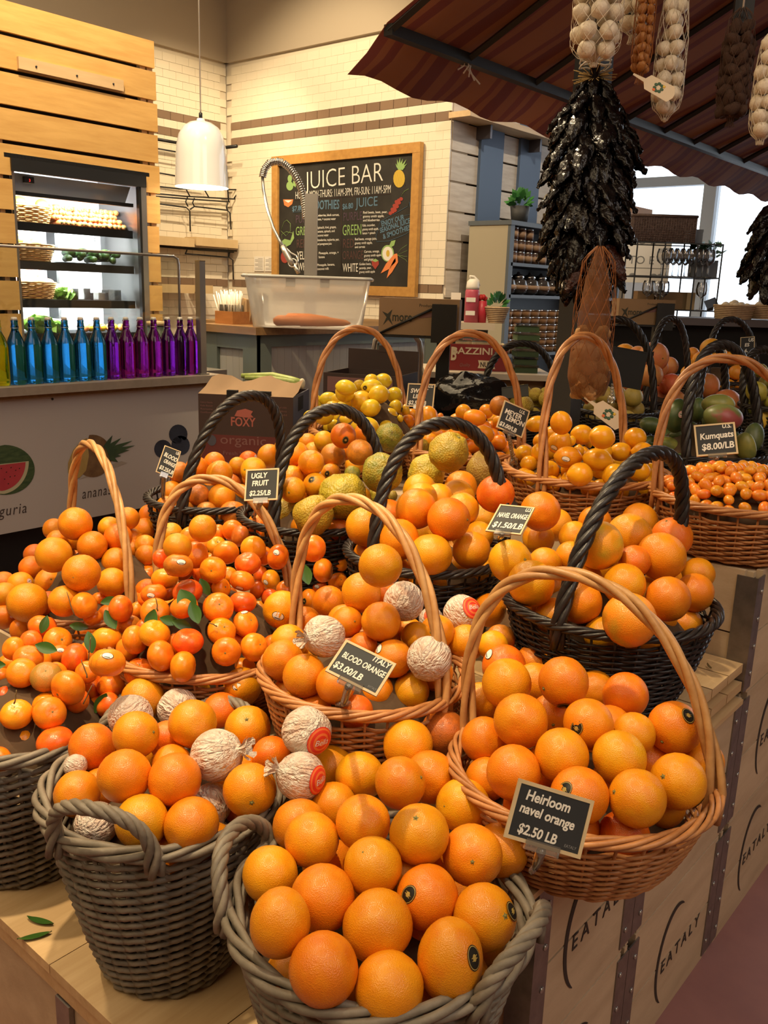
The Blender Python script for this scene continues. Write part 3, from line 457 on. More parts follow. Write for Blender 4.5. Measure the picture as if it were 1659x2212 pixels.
# fruit: basket, name, build, skin, x y z (mm), radius, half length (0.1 mm), stem axis, stem end seen, look, place in row, row, sticker kind and direction
FRUIT = """0,0,n,o,-718,697,710,362,362,-52,-45,-71,0,0,0,0
0,0,n,o,-631,668,793,435,435,-70,-41,-56,0,0,1,0
0,0,n,y,-632,712,716,368,368,61,52,-57,0,1,2,0
0,0,n,o,-568,719,770,424,424,-30,-81,48,0,0,3,0
0,0,n,o,-575,768,714,375,375,-61,5,77,0,0,4,0
0,0,n,y,-547,847,711,393,393,-57,59,-54,0,1,5,0
0,0,n,o,-628,766,798,466,466,84,18,-49,0,0,0,1
0,0,n,y,-636,863,728,379,379,-12,96,-22,0,1,1,1
0,0,n,y,-531,794,784,417,506,-10,22,93,0,2,2,1,1,82,-3,47
0,0,n,y,-567,917,716,380,380,-88,12,45,0,1,3,1
0,0,n,o,-711,670,814,387,449,-10,22,93,0,0,0,2
0,0,n,o,-713,750,804,444,444,-36,-82,42,1,0,1,2
0,0,n,y,-722,833,758,376,376,-36,67,-63,0,1,2,2
0,0,n,o,-610,848,804,422,422,-7,95,29,0,3,3,2,1,-14,-88,53
0,0,n,o,-669,988,703,396,396,-27,84,-46,0,0,4,2
0,0,n,o,-536,878,795,429,429,82,-10,54,1,3,5,2,1,81,25,50
0,0,n,o,-820,753,786,403,403,60,38,68,0,0,0,3
0,0,n,o,-817,873,738,415,415,-91,33,23,0,0,1,3
0,0,n,o,-687,823,827,405,405,-3,-53,83,1,0,2,3
0,0,n,o,-682,882,782,363,363,41,40,-81,0,0,3,3
0,0,n,y,-693,957,768,394,394,-78,40,-47,0,1,4,3
0,0,n,d,-608,951,817,436,436,50,-76,37,1,4,5,3
0,0,n,o,-608,1032,785,415,415,-79,20,-56,0,0,6,3
0,0,n,o,-876,866,785,410,410,73,45,50,1,0,0,4
0,0,n,y,-807,824,813,396,396,91,33,-23,1,1,1,4
0,0,n,o,-877,945,783,383,383,-44,88,-10,0,0,2,4
0,0,n,y,-756,879,838,408,408,-53,20,-81,0,1,3,4
0,0,n,o,-667,900,849,430,430,12,-41,89,1,0,4,4
0,0,n,y,-694,1049,815,424,424,-22,-92,29,1,1,5,4
0,0,n,o,-958,1023,785,411,411,-47,86,-11,0,0,0,5
0,0,n,y,-883,1015,804,418,418,34,-91,-18,1,1,1,5
0,0,n,y,-776,990,847,412,412,83,28,46,1,1,2,5
0,0,n,o,-774,1066,825,434,434,-63,76,-6,0,0,3,5
0,0,n,o,-847,1098,843,430,430,-17,56,80,0,0,0,6
0,0,n,b,-838,1189,834,421,421,-35,78,50,0,5,1,6
1,1,n,d,-1042,740,715,372,372,-28,51,-80,0,6,0,0
1,1,n,y,-1016,804,717,354,354,-60,-44,-65,0,7,1,0
1,2,w,o,-1157,684,749,359,359,-32,94,6,0,8,0,1
1,1,n,y,-1066,708,783,415,415,-71,66,-19,0,7,1,1
1,1,n,o,-1102,785,759,387,387,-30,87,-37,0,9,2,1
1,1,n,o,-1006,758,780,424,424,-6,99,-2,0,9,3,1
1,2,w,o,-1061,842,755,352,352,68,-3,-72,1,8,4,1
1,1,n,d,-1052,901,715,394,394,-79,4,-59,0,6,5,1
1,2,w,o,-1287,726,784,205,205,-86,-38,32,0,8,0,2
1,1,n,o,-1223,690,773,381,381,-50,65,-54,0,9,1,2
1,1,n,d,-1249,750,742,383,383,-25,-89,-35,0,6,2,2
1,1,n,o,-1134,724,828,426,426,-83,-33,-43,0,9,3,2
1,1,n,o,-1071,776,824,429,429,-57,63,-50,0,9,4,2
1,1,n,d,-1116,940,753,408,408,20,-17,-95,0,6,5,2
1,1,n,o,-991,865,800,438,438,79,-59,3,1,9,6,2
1,2,w,o,-925,916,830,405,405,-57,-70,40,1,10,7,2,4,98,18,12
1,1,n,d,-1314,776,790,413,413,27,-14,-94,0,6,0,3
1,1,n,y,-1281,868,751,358,358,17,59,78,0,7,1,3
1,1,n,d,-1218,868,804,347,347,-79,58,0,0,6,2,3
1,1,n,o,-1153,830,797,340,340,-89,12,-42,0,9,3,3
1,2,w,o,-1068,859,835,451,451,81,46,34,1,8,4,3
1,1,n,d,-1068,983,784,347,347,-62,14,-75,0,6,5,3
1,2,w,o,-1325,865,813,425,425,7,95,28,0,8,0,4
1,1,n,y,-1207,797,846,405,405,88,32,32,1,7,1,4
1,2,w,o,-1321,969,793,410,410,-98,11,13,0,8,2,4
1,1,n,y,-1161,882,851,424,424,-83,38,-39,0,7,3,4
1,1,n,d,-1256,1023,790,378,378,34,85,37,0,6,4,4
1,1,n,o,-1165,1013,791,434,434,43,-45,77,1,9,5,4
1,2,w,o,-964,968,875,432,432,-76,-2,-62,0,10,6,4,4,94,-16,-3
1,1,n,y,-1397,941,798,428,428,-69,70,9,0,7,0,5
1,1,n,y,-1364,1066,805,405,405,-74,14,-64,0,7,1,5
1,1,n,o,-1269,1090,817,385,385,-33,77,-51,0,11,2,5,2,51,-72,34
2,3,m,md,-1646,633,728,270,221,-94,-24,-22,0,12,0,0
2,3,m,m,-1576,637,725,274,224,-16,41,-89,0,13,1,0
2,3,m,md,-1520,668,759,242,199,-79,58,1,0,12,2,0
2,3,m,md,-1540,717,730,254,208,-94,27,-15,0,12,3,0
2,3,m,m,-1488,691,732,250,205,10,93,33,0,13,4,0
2,3,m,my_,-1676,668,722,234,192,-75,16,-62,0,14,0,1
2,3,m,md,-1558,643,768,240,197,-64,28,-70,0,12,1,1
2,3,m,my_,-1586,713,744,266,218,-79,-6,-59,0,14,2,1
2,3,m,md,-1582,756,718,239,196,-57,-71,39,0,12,3,1
2,3,m,my_,-1506,748,740,283,232,-75,-63,12,0,14,4,1
2,3,m,m,-1558,800,724,241,197,-82,52,16,0,13,5,1
2,3,m,md,-1432,770,758,347,285,-16,-3,98,0,12,6,1
2,3,m,md,-1731,679,740,247,203,-6,77,-62,0,12,0,2
2,3,m,md,-1609,645,784,247,203,-92,14,-33,0,12,1,2
2,3,m,md,-1759,732,730,245,201,-32,88,-33,0,12,2,2
2,3,m,md,-1630,684,765,260,213,-55,81,14,0,12,3,2
2,3,m,m,-1555,688,798,272,223,-68,47,-54,0,13,4,2
2,3,m,md,-1621,749,757,261,214,-94,24,-22,0,12,5,2
2,3,m,my_,-1511,738,799,306,251,33,-28,89,1,14,6,2
2,3,m,my_,-1469,782,800,316,259,85,-19,48,1,14,7,2
2,3,m,md,-1544,853,729,245,201,-77,25,-56,0,12,8,2
2,3,m,m,-1572,896,709,238,195,-78,29,-53,0,13,9,2
2,3,m,m,-1527,896,714,248,203,-3,-1,99,0,13,10,2
2,3,m,m,-1560,942,722,270,222,-35,88,-28,0,13,11,2
2,3,m,md,-1646,676,812,256,210,-84,26,-46,0,12,0,3
2,3,m,my_,-1714,705,792,253,208,-78,59,-8,0,14,1,3
2,3,m,md,-1689,757,761,264,216,-86,-16,-46,0,12,2,3
2,3,m,md,-1764,817,731,272,223,-97,20,-4,0,12,3,3
2,3,m,md,-1598,758,797,228,187,-62,-76,11,0,12,4,3
2,3,m,md,-1589,798,791,241,197,22,18,95,0,15,5,3,2,95,50,15
2,3,m,m,-1516,801,792,268,220,-80,50,-31,0,13,6,3
2,3,m,md,-1509,862,784,251,206,-75,57,-31,0,12,7,3
2,3,m,md,-1508,931,751,268,219,-5,76,-63,0,12,8,3
2,3,m,md,-1747,764,775,261,214,-89,32,-29,0,12,0,4
2,3,m,m,-1665,786,808,246,201,-65,26,69,0,13,1,4
2,3,m,my_,-1680,811,777,262,215,-73,55,-38,0,14,2,4
2,3,m,my_,-1583,790,844,301,247,-63,38,-66,0,14,3,4
2,3,m,md,-1721,902,735,275,225,-81,19,-54,0,12,4,4
2,3,m,g,-1535,815,843,313,257,50,-29,81,1,16,5,4
2,3,m,my_,-1589,863,816,251,206,-82,54,-9,0,14,6,4
2,3,m,my_,-1478,828,834,358,294,10,-96,-22,1,14,7,4
2,3,m,m,-1550,912,817,239,196,-68,47,-55,0,13,8,4
2,3,m,m,-1589,946,763,296,243,57,80,12,0,13,9,4
2,3,m,m,-1541,964,773,322,264,-14,-3,98,0,13,10,4
2,3,m,md,-1670,756,843,256,210,-60,63,-47,0,12,0,5
2,3,m,md,-1721,786,828,260,213,-81,26,-50,0,12,1,5
2,3,m,m,-1740,841,795,251,206,-73,62,-25,0,13,2,5
2,3,m,md,-1621,825,853,303,249,29,0,95,0,12,3,5
2,3,m,m,-1653,864,828,267,219,-70,-10,-69,0,13,4,5
2,3,m,md,-1665,918,817,259,212,-82,38,42,0,15,5,5,2,68,-27,78
2,3,m,md,-1596,912,833,329,269,65,71,-21,0,12,6,5
2,3,m,my_,-1613,960,829,245,201,-73,53,-40,0,14,7,5
2,3,m,my_,-1350,837,923,330,271,-29,28,90,0,17,8,5,2,59,-32,82
2,3,m,m,-1668,818,863,245,201,-1,83,-53,0,13,0,6
2,3,m,md,-1752,900,831,243,199,-61,63,-46,0,12,1,6
2,3,m,m,-1723,947,825,322,264,88,-4,45,1,13,2,6
2,3,m,md,-1783,1056,786,316,259,75,-52,37,1,12,3,6
2,3,m,my_,-1581,982,860,330,271,-24,37,89,0,14,4,6
2,3,m,my_,-1933,973,787,288,236,-81,45,-35,0,14,0,7
2,3,m,md,-1772,940,848,320,262,-7,39,91,0,12,1,7
2,3,m,m,-1835,1061,798,288,236,-67,20,-70,0,13,2,7
5,3,m,md,-1432,1019,796,214,175,35,5,92,0,12,0,0
5,3,m,md,-1436,1046,772,206,169,15,-5,98,0,12,1,0
5,3,m,md,-1448,970,831,309,254,36,-24,89,1,12,0,1
5,3,m,my_,-1381,1002,850,238,195,-48,85,-16,0,14,1,1
5,3,m,m,-1324,986,876,306,251,77,62,-5,0,13,2,1
5,3,m,my_,-1390,1132,803,198,162,-50,79,-33,0,14,3,1
5,3,m,my_,-1315,1128,831,315,259,-11,35,92,0,14,4,1
5,3,m,my_,-1520,992,853,259,213,-46,84,-26,0,14,0,2
5,3,m,mb,-1535,1046,826,200,164,81,56,1,0,18,1,2
5,3,m,md,-1375,972,888,309,254,-79,-47,-37,0,12,2,2
5,3,m,md,-1400,1025,888,238,195,-81,55,-14,0,12,3,2
5,3,m,md,-1396,1101,854,247,203,-85,-50,-5,0,12,4,2
5,3,m,m,-1287,1064,895,292,239,66,-68,26,1,13,5,2
5,3,m,md,-1334,1135,879,237,194,-51,65,-53,0,12,6,2
5,3,m,m,-1277,1129,888,299,245,83,-1,54,1,13,7,2
5,3,m,md,-1296,1197,865,250,205,-22,79,-55,0,12,8,2
5,3,m,my_,-1474,979,891,301,247,70,63,27,0,14,0,3
5,3,m,md,-1495,1020,897,221,182,-92,37,0,0,12,1,3
5,3,m,my_,-1418,988,918,315,258,35,4,93,0,14,2,3
5,3,m,m,-1472,1082,886,209,171,-82,-53,-15,0,19,3,3,2,63,-51,58
5,3,m,md,-1349,1018,912,311,255,11,-3,98,0,12,4,3
5,3,m,m,-1425,1129,866,215,176,-88,36,-29,0,13,5,3
5,3,m,m,-1325,1084,922,292,240,65,-22,70,1,13,6,3
5,3,m,md,-1372,1250,860,205,168,-81,48,32,0,12,7,3
5,3,m,m,-1701,1023,865,208,171,-35,-11,92,0,13,0,4
5,3,m,mb,-1583,1037,878,277,227,-1,26,96,0,18,1,4
5,3,m,m,-1456,1018,945,312,256,69,-30,64,1,13,2,4
5,3,m,m,-1504,1098,897,235,193,-63,52,-55,0,13,3,4
5,3,m,m,-1442,1108,894,245,201,95,30,1,1,13,4,4
5,3,m,m,-1618,1256,838,225,185,-64,75,-3,0,13,5,4
5,3,m,md,-1451,1152,888,234,192,1,-11,98,0,12,6,4
5,3,m,m,-1398,1182,913,236,194,-87,24,-40,0,13,7,4
5,3,m,my_,-1324,1146,921,284,233,78,9,60,1,17,8,4,2,2,-1,102
5,3,m,m,-1403,1262,878,239,196,-87,-4,-48,0,13,9,4
5,3,m,my_,-1696,1000,903,297,244,-88,-7,-45,0,14,0,5
5,3,m,md,-1808,1110,863,222,182,-23,7,96,0,12,1,5
5,3,m,md,-1577,1016,922,297,243,81,52,21,0,12,2,5
5,3,m,m,-1750,1161,863,222,182,-18,3,97,0,13,3,5
5,3,m,m,-1624,1088,886,208,170,-71,-68,-5,0,13,4,5
5,3,m,m,-1559,1073,935,227,186,-32,10,-93,0,13,5,5
5,3,m,my_,-1639,1190,871,223,183,-94,25,-20,0,14,6,5
5,3,m,my_,-1396,1046,965,288,236,-38,-2,92,0,14,7,5
5,3,m,m,-1358,1103,959,322,264,65,-42,62,1,13,8,5
5,3,m,md,-1542,1285,892,224,184,-90,24,33,0,12,9,5
5,3,m,md,-1356,1167,955,289,237,-27,25,92,0,12,10,5
5,3,m,my_,-1482,1325,864,223,183,-39,91,8,0,14,11,5
5,3,m,md,-1414,1298,918,210,172,-39,79,-45,0,12,12,5
5,3,m,m,-1445,1454,867,263,216,-70,-69,-9,0,20,13,5,1,20,-91,10
5,3,m,m,-1823,1165,866,249,205,-70,-69,-7,0,13,0,6
5,3,m,m,-1835,1213,864,232,190,-10,50,85,0,13,1,6
5,3,m,md,-1514,1057,961,281,230,-28,13,94,0,15,2,6,2,59,-68,20
5,3,m,md,-1568,1127,940,253,207,-61,39,-67,0,12,3,6
5,3,m,md,-1431,1082,980,316,259,-16,-23,95,0,12,4,6
5,3,m,md,-1598,1244,890,238,195,-58,79,-8,0,12,5,6
5,3,m,my_,-1488,1178,945,204,168,50,83,18,0,14,6,6
5,3,m,m,-1436,1175,965,223,183,91,3,40,1,13,7,6
5,3,m,m,-1447,1289,931,211,173,81,54,-15,0,13,8,6
5,3,m,my_,-1446,1376,911,228,187,-47,32,-81,0,14,9,6
5,3,m,md,-1500,1547,863,236,194,-22,-23,94,0,15,10,6,2,34,-82,41
5,3,m,m,-1837,1263,883,262,214,2,-20,97,0,13,0,7
5,3,m,my_,-1532,1099,982,297,243,-32,12,93,0,17,1,7,2,79,0,74
5,3,m,mb,-1544,1148,985,288,236,-32,19,92,0,18,2,7
5,3,m,md,-1524,1196,976,253,207,-59,67,-42,0,12,3,7
5,3,m,mb,-1471,1182,991,289,237,60,-67,41,1,18,4,7
5,3,m,m,-1435,1153,1012,287,235,62,-74,21,1,13,5,7
5,3,m,my_,-1487,1238,967,209,171,-63,40,-64,0,14,6,7
5,3,m,my_,-1411,1213,979,277,227,7,33,93,0,17,7,7,2,46,-69,-41
5,3,m,md,-1621,1455,889,236,194,-85,-50,-9,0,12,8,7
5,3,m,m,-1648,1485,885,251,205,77,60,-12,0,13,9,7
5,3,m,m,-1577,1450,885,277,227,-87,-44,-16,0,19,10,7,2,28,-88,10
5,3,m,md,-1535,1540,886,255,209,64,69,-29,0,12,11,7
5,3,m,m,-1434,1491,935,300,246,86,48,9,0,13,12,7
5,3,m,m,-1465,1575,883,266,218,90,-18,38,1,13,13,7
5,3,m,md,-1587,1131,1008,217,178,-92,-13,-34,0,12,0,8
5,3,m,mb,-1423,1054,1046,299,245,-10,24,95,0,21,1,8,2,80,-31,60
5,3,m,m,-1493,1150,1033,300,246,-83,33,-43,0,13,2,8
5,3,m,my_,-1740,1396,918,238,196,-14,-7,98,0,14,3,8
5,3,m,my_,-1535,1272,1004,300,246,-72,52,43,0,14,4,8
5,3,m,md,-1446,1260,1000,300,246,6,-25,96,0,12,5,8
5,3,m,m,-1516,1372,979,232,191,16,89,-40,0,13,6,8
5,3,m,m,-1442,1348,998,300,246,88,44,-16,0,19,7,8,2,49,-62,60
5,3,m,m,-1466,1588,927,235,193,-81,-52,-21,0,13,8,8
5,1,n,y,-1463,1083,1071,301,301,24,38,88,0,7,0,9
5,3,m,m,-1567,1196,1049,245,201,-68,56,-44,0,13,1,9
5,3,m,md,-1768,1382,948,238,196,3,-26,95,0,12,2,9
5,3,m,my_,-1714,1390,959,256,210,59,-32,73,1,14,3,9
5,3,m,mb,-1657,1419,991,275,225,56,77,-26,0,18,4,9
5,3,m,my_,-1514,1336,1006,300,246,-69,67,-23,0,14,5,9
5,3,m,m,-1611,1486,986,299,245,-48,8,86,0,13,6,9
5,3,m,md,-1595,1537,977,238,196,11,22,-96,0,12,7,9
5,3,m,m,-1301,1318,1055,300,246,-73,60,-29,0,13,8,9
5,3,m,m,-1495,1575,960,275,226,81,54,16,0,13,9,9
5,1,n,y,-1833,1337,976,304,304,29,-58,74,1,7,0,10
5,1,n,y,-1468,1153,1097,300,300,-98,9,-13,0,7,1,10
5,3,m,md,-1744,1421,980,239,196,64,74,6,0,12,2,10
5,3,m,m,-1703,1433,994,279,229,-72,67,0,0,13,3,10
5,3,m,md,-1665,1482,990,238,196,-84,26,-45,0,12,4,10
6,1,n,d,-2008,968,801,304,304,-59,10,-78,0,22,0,0,3,111,20,33
6,1,n,o,-1887,967,869,458,458,-37,-92,-5,1,9,1,0
6,1,n,d,-1911,1032,843,306,306,-59,73,-32,0,6,2,0
6,1,n,o,-1755,987,901,359,359,-98,10,-7,0,9,3,0
6,1,n,d,-1765,1106,831,295,295,-63,58,50,0,6,4,0
6,1,n,d,-2103,1020,854,278,278,-90,41,7,0,6,0,1
6,1,n,y,-2029,983,847,320,320,-65,47,-57,0,7,1,1
6,1,n,y,-2053,1038,856,328,328,-15,11,-97,0,23,2,1,3,100,31,49
6,1,n,y,-1967,1067,877,337,337,83,-26,48,1,7,3,1
6,1,n,d,-2079,1158,828,317,317,-1,93,-35,0,6,4,1
6,1,n,o,-2067,1241,812,304,304,-95,-4,-29,0,9,5,1
6,1,n,o,-1781,1126,906,358,358,-61,34,-70,0,9,6,1
6,1,n,d,-1764,1212,869,300,300,79,-2,-59,0,6,7,1
6,1,n,d,-2083,1084,883,310,310,91,-10,38,0,6,0,2
6,1,n,d,-2050,1205,885,295,295,-78,60,2,0,6,1,2
6,1,n,o,-1741,1024,962,426,426,56,-81,7,1,9,2,2
6,1,n,o,-1942,1200,886,276,276,-52,74,40,0,9,3,2
6,1,n,o,-1842,1177,935,342,342,-9,62,-76,0,9,4,2
6,1,n,d,-2007,1297,854,313,313,-83,53,12,0,6,5,2
6,1,n,d,-1929,1284,863,285,285,-12,43,-88,0,6,6,2
6,1,n,d,-1960,1348,844,324,324,13,72,-66,0,6,7,2
6,1,n,d,-2267,1194,855,306,306,24,95,-11,0,6,0,3
6,1,n,y,-1881,1037,972,428,428,-82,4,-54,0,7,1,3
6,1,n,d,-2019,1125,960,278,278,6,-97,-19,0,6,2,3
6,1,n,o,-2042,1153,910,320,320,33,90,26,0,9,3,3
6,1,n,o,-1887,1143,971,366,366,-79,-9,-59,0,9,4,3
6,1,n,d,-2003,1245,898,320,320,-98,-13,-4,0,6,5,3
6,1,n,o,-1962,1306,913,281,281,-30,-93,14,0,9,6,3
6,1,n,y,-1910,1311,934,287,287,-62,43,-64,0,7,7,3
6,1,n,o,-1865,1282,922,282,282,-47,76,44,0,9,8,3
6,1,n,d,-2332,1291,898,319,319,-92,29,-22,0,6,0,4
6,1,n,d,-1944,1134,1018,412,412,3,-86,50,1,6,1,4
6,1,n,o,-2011,1182,954,287,287,19,47,-85,0,9,2,4
6,1,n,y,-1938,1225,993,288,288,-7,-40,90,0,7,3,4
6,1,n,d,-1879,1211,982,355,355,-84,-39,-37,0,6,4,4
6,1,n,o,-2003,1335,930,269,269,-94,-9,-29,0,9,5,4
6,1,n,o,-2099,1441,917,322,322,-59,0,-79,0,9,6,4
6,1,n,d,-1998,1320,989,311,311,-89,23,37,0,6,0,5
6,1,n,o,-2133,1483,945,320,320,-81,46,-33,0,9,1,5
10,4,n,o,-2032,1471,992,293,293,-95,-15,22,0,24,0,0
10,4,n,b,-1959,1476,991,285,285,-82,46,-33,0,25,1,0
10,4,n,b,-1906,1511,990,309,309,-95,-13,26,0,25,2,0
10,4,n,b,-1849,1559,984,415,415,-69,-9,-70,0,25,3,0
10,4,n,y,-1951,1670,980,284,284,39,90,16,0,26,4,0
10,4,n,b,-1899,1683,976,281,281,24,72,-64,0,25,5,0
10,4,n,o,-2094,1535,1014,320,320,-67,45,-57,0,24,0,1
10,4,n,b,-2142,1602,985,283,283,17,-29,-93,0,25,1,1
10,4,n,b,-1962,1527,1026,339,339,-21,76,59,0,25,2,1
10,4,n,o,-1990,1601,1036,284,284,-54,-41,72,0,24,3,1
10,4,n,o,-1906,1566,1025,386,386,-66,69,25,0,24,4,1
10,4,n,b,-1971,1652,1040,315,315,-30,25,-91,0,25,5,1
10,4,n,o,-1922,1651,1020,279,279,-83,49,-21,0,24,6,1
10,4,n,b,-1960,1744,1005,297,297,-14,-92,35,0,25,7,1
10,4,n,b,-2102,1570,1065,321,321,-70,62,31,0,25,0,2
10,4,n,b,-2123,1624,1040,280,280,-15,97,16,0,25,1,2
10,4,n,o,-2028,1576,1090,331,331,-17,42,-88,0,24,2,2
10,4,n,b,-2129,1675,1022,306,306,-59,11,-78,0,25,3,2
10,4,n,y,-1938,1585,1086,383,383,50,29,-80,0,26,4,2
10,4,n,b,-2024,1723,1044,292,292,-50,-80,29,0,25,5,2
10,4,n,b,-1925,1695,1060,291,291,-82,53,-16,0,25,6,2
10,4,n,y,-1840,1626,1105,370,370,5,-97,18,1,26,7,2
10,4,n,d,-2025,1638,1098,317,317,63,-73,21,1,27,0,3
10,4,n,y,-1984,1692,1087,273,273,-26,90,33,0,26,1,3
10,4,n,d,-2186,1910,1048,317,317,85,34,39,0,28,2,3,3,84,25,54
10,4,n,o,-2004,1836,1097,370,370,28,69,64,0,24,3,3
9,4,n,o,-1696,1514,998,277,277,-61,34,-69,0,24,0,0
9,4,n,d,-1551,1535,1015,302,302,-97,-19,-4,0,27,1,0
9,5,u,ug,-1487,1509,1061,522,522,62,-10,76,1,29,2,0
9,4,n,d,-1487,1599,1008,296,296,-72,66,-14,0,27,3,0
9,4,n,d,-1496,1721,1024,296,296,-52,59,-59,0,27,4,0
9,4,n,o,-1763,1622,1007,321,321,-50,-81,29,0,24,0,1
9,5,u,ug,-1637,1556,1032,420,420,-73,64,19,0,29,1,1
9,4,n,o,-1550,1749,1057,312,312,-17,-58,-78,0,24,2,1
9,4,n,o,-1744,1587,1049,298,298,-97,15,-8,0,24,0,2
9,4,n,o,-1756,1661,1051,281,281,-30,94,-4,0,24,1,2
9,4,n,y,-1591,1537,1104,337,337,49,-86,-2,1,26,2,2
9,4,n,o,-1615,1604,1074,305,305,-50,85,1,0,24,3,2
9,4,n,o,-1572,1600,1110,320,320,-37,91,8,0,30,4,2,1,27,-70,59
9,5,u,ug,-1479,1610,1096,602,602,-54,-75,35,1,29,5,2
9,5,u,ug,-1597,1877,1036,267,267,-74,64,-9,0,29,6,2
9,5,u,ugb,-1574,1914,1032,183,183,-40,91,-5,0,31,7,2
9,4,n,o,-1708,1601,1099,303,303,-82,27,49,0,24,0,3
9,4,n,y,-1645,1586,1121,316,316,12,95,27,0,26,1,3
9,4,n,d,-1659,1645,1121,277,277,-3,61,77,0,27,2,3
9,4,n,y,-1618,1706,1120,274,274,-63,76,6,0,32,3,3,1,35,-90,13
9,5,u,ugg,-1751,1939,1067,246,246,-12,27,-94,0,33,4,3
9,5,u,ugg,-1381,1640,1165,525,525,-63,47,-59,0,33,5,3
9,5,u,ug,-1407,1856,1133,534,534,-22,93,-25,0,29,6,3
9,5,u,ugb,-1354,2054,1124,525,525,1,-4,99,1,31,7,3
9,4,n,o,-1692,1647,1169,345,345,0,53,-83,0,24,0,4
9,4,n,o,-1606,1618,1162,344,344,16,-22,95,0,24,1,4
9,4,n,y,-1874,1900,1121,308,308,50,84,-14,0,26,2,4
9,4,n,b,-1643,1740,1161,346,346,-66,67,-28,0,25,3,4
9,4,n,y,-1779,1981,1083,310,310,-90,10,39,0,26,4,4
9,4,n,b,-1510,1699,1193,345,345,-63,76,3,0,25,5,4
9,5,u,ug,-1304,1808,1210,525,525,55,5,82,1,29,6,4
9,4,n,y,-1947,1845,1129,309,309,61,21,-75,0,26,0,5
9,4,n,y,-1923,1922,1139,313,313,-93,32,-8,0,26,1,5
9,4,n,y,-1834,1900,1161,305,305,-55,14,81,0,26,2,5
9,4,n,d,-1584,1715,1226,345,345,87,-2,47,0,34,3,5,1,81,-59,-19
9,4,n,o,-1656,1804,1169,307,307,-76,-62,-5,0,24,4,5
9,5,u,ugg,-1687,2033,1175,456,456,-36,82,-44,0,33,5,5
9,5,u,ug,-1615,2088,1148,307,307,71,-9,68,0,29,6,5
9,4,n,d,-1750,1992,1184,336,336,-84,-50,-19,0,27,0,6
8,0,n,o,-1221,1501,976,426,426,89,-33,29,0,0,0,0
8,0,n,o,-1141,1526,959,444,444,-53,-62,-55,0,0,1,0
8,0,n,y,-1147,1627,968,387,387,-49,85,11,0,1,2,0
8,0,n,y,-1112,1690,958,424,424,16,55,-80,0,1,3,0
8,0,n,o,-1322,1537,987,428,428,-38,90,15,0,0,0,1
8,0,n,o,-1196,1486,1064,464,464,-76,58,25,0,0,1,1
8,0,n,o,-1109,1490,1046,467,467,97,20,4,1,0,2,1
8,0,n,o,-1219,1727,981,436,436,4,66,73,0,0,3,1
8,0,n,y,-1084,1610,1038,435,435,-10,62,-76,0,1,4,1
8,0,n,y,-939,1542,1059,460,460,93,-18,31,1,1,5,1
8,0,n,y,-1319,1510,1065,460,460,-68,26,66,0,1,0,2
8,0,n,d,-1340,1618,1072,379,379,-48,43,-76,0,4,1,2
8,0,n,y,-1248,1664,1035,447,447,-53,27,79,0,1,2,2
8,0,n,o,-1116,1560,1113,489,489,97,18,13,1,0,3,2
8,0,n,y,-1131,1707,1043,360,360,-96,-11,20,0,1,4,2
8,0,n,y,-1233,1872,1035,402,402,45,-47,75,1,1,5,2
8,0,n,o,-1207,1557,1121,467,467,39,32,85,0,0,0,3
8,0,n,y,-1368,1778,1103,452,452,28,95,-7,0,1,1,3
8,0,n,o,-1268,1655,1119,408,408,-95,-14,-25,0,0,2,3
8,0,n,o,-1270,1728,1107,384,384,95,3,29,0,0,3,3
8,0,n,o,-1295,1842,1089,460,460,96,-20,13,0,0,4,3
8,0,n,o,-1352,1939,1092,453,453,-64,75,-11,0,0,5,3
8,0,n,o,-1185,1710,1098,415,415,38,91,12,0,0,6,3
8,0,n,d,-1127,1763,1138,460,460,29,-48,81,1,4,7,3
7,0,n,y,-768,1563,951,380,380,-13,82,-54,0,1,0,0
7,0,n,y,-700,1504,972,358,358,-91,28,27,0,1,1,0
7,0,n,gn,-633,1469,1030,504,504,71,69,2,0,35,2,0
7,0,n,o,-640,1553,963,394,394,-90,39,-15,0,0,3,0
7,0,n,o,-651,1661,978,330,330,-59,72,-33,0,0,4,0
7,0,n,y,-626,1726,952,377,377,55,68,45,0,1,5,0
7,0,n,o,-890,1558,972,387,387,-58,70,-37,0,0,0,1
7,0,n,y,-814,1518,975,386,386,-44,16,-87,0,1,1,1
7,0,n,o,-749,1499,1027,426,426,-88,43,16,0,0,2,1
7,0,n,o,-759,1623,991,402,402,-11,0,-98,0,0,3,1
7,0,n,o,-701,1689,1007,377,377,-66,72,12,0,0,4,1
7,0,n,o,-616,1599,1043,436,436,-90,41,2,0,0,5,1
7,0,n,y,-855,1490,1042,475,475,-4,96,23,0,1,0,2
7,0,n,y,-899,1655,981,364,364,28,-50,-80,0,1,1,2
7,0,n,y,-784,1576,1045,388,388,-28,72,-61,0,1,2,2
7,0,n,o,-853,1761,982,358,358,-67,-49,-54,0,0,3,2
7,0,n,y,-692,1564,1062,419,419,-17,89,-40,0,1,4,2
7,0,n,o,-698,1775,1020,396,396,34,92,-12,0,0,5,2
7,0,n,o,-614,1735,1023,398,398,-89,-41,17,0,0,6,2
7,0,n,y,-660,1870,1022,358,358,-63,76,-8,0,1,7,2
7,0,n,y,-898,1616,1047,349,349,-99,-3,-8,0,1,0,3
7,0,n,o,-867,1673,1056,353,353,17,95,22,0,0,1,3
7,0,n,gn,-756,1571,1127,491,491,-88,23,-38,0,35,2,3
7,0,n,y,-806,1745,1031,361,361,-20,95,20,0,1,3,3
7,0,n,d,-704,1627,1093,327,327,-26,81,-50,0,4,4,3
7,0,n,o,-677,1695,1095,490,490,66,54,-49,0,0,5,3
7,0,n,o,-1023,1801,1040,385,385,36,-14,91,1,0,0,4
7,0,n,gn,-1019,1873,1063,408,408,-94,32,3,0,35,1,4
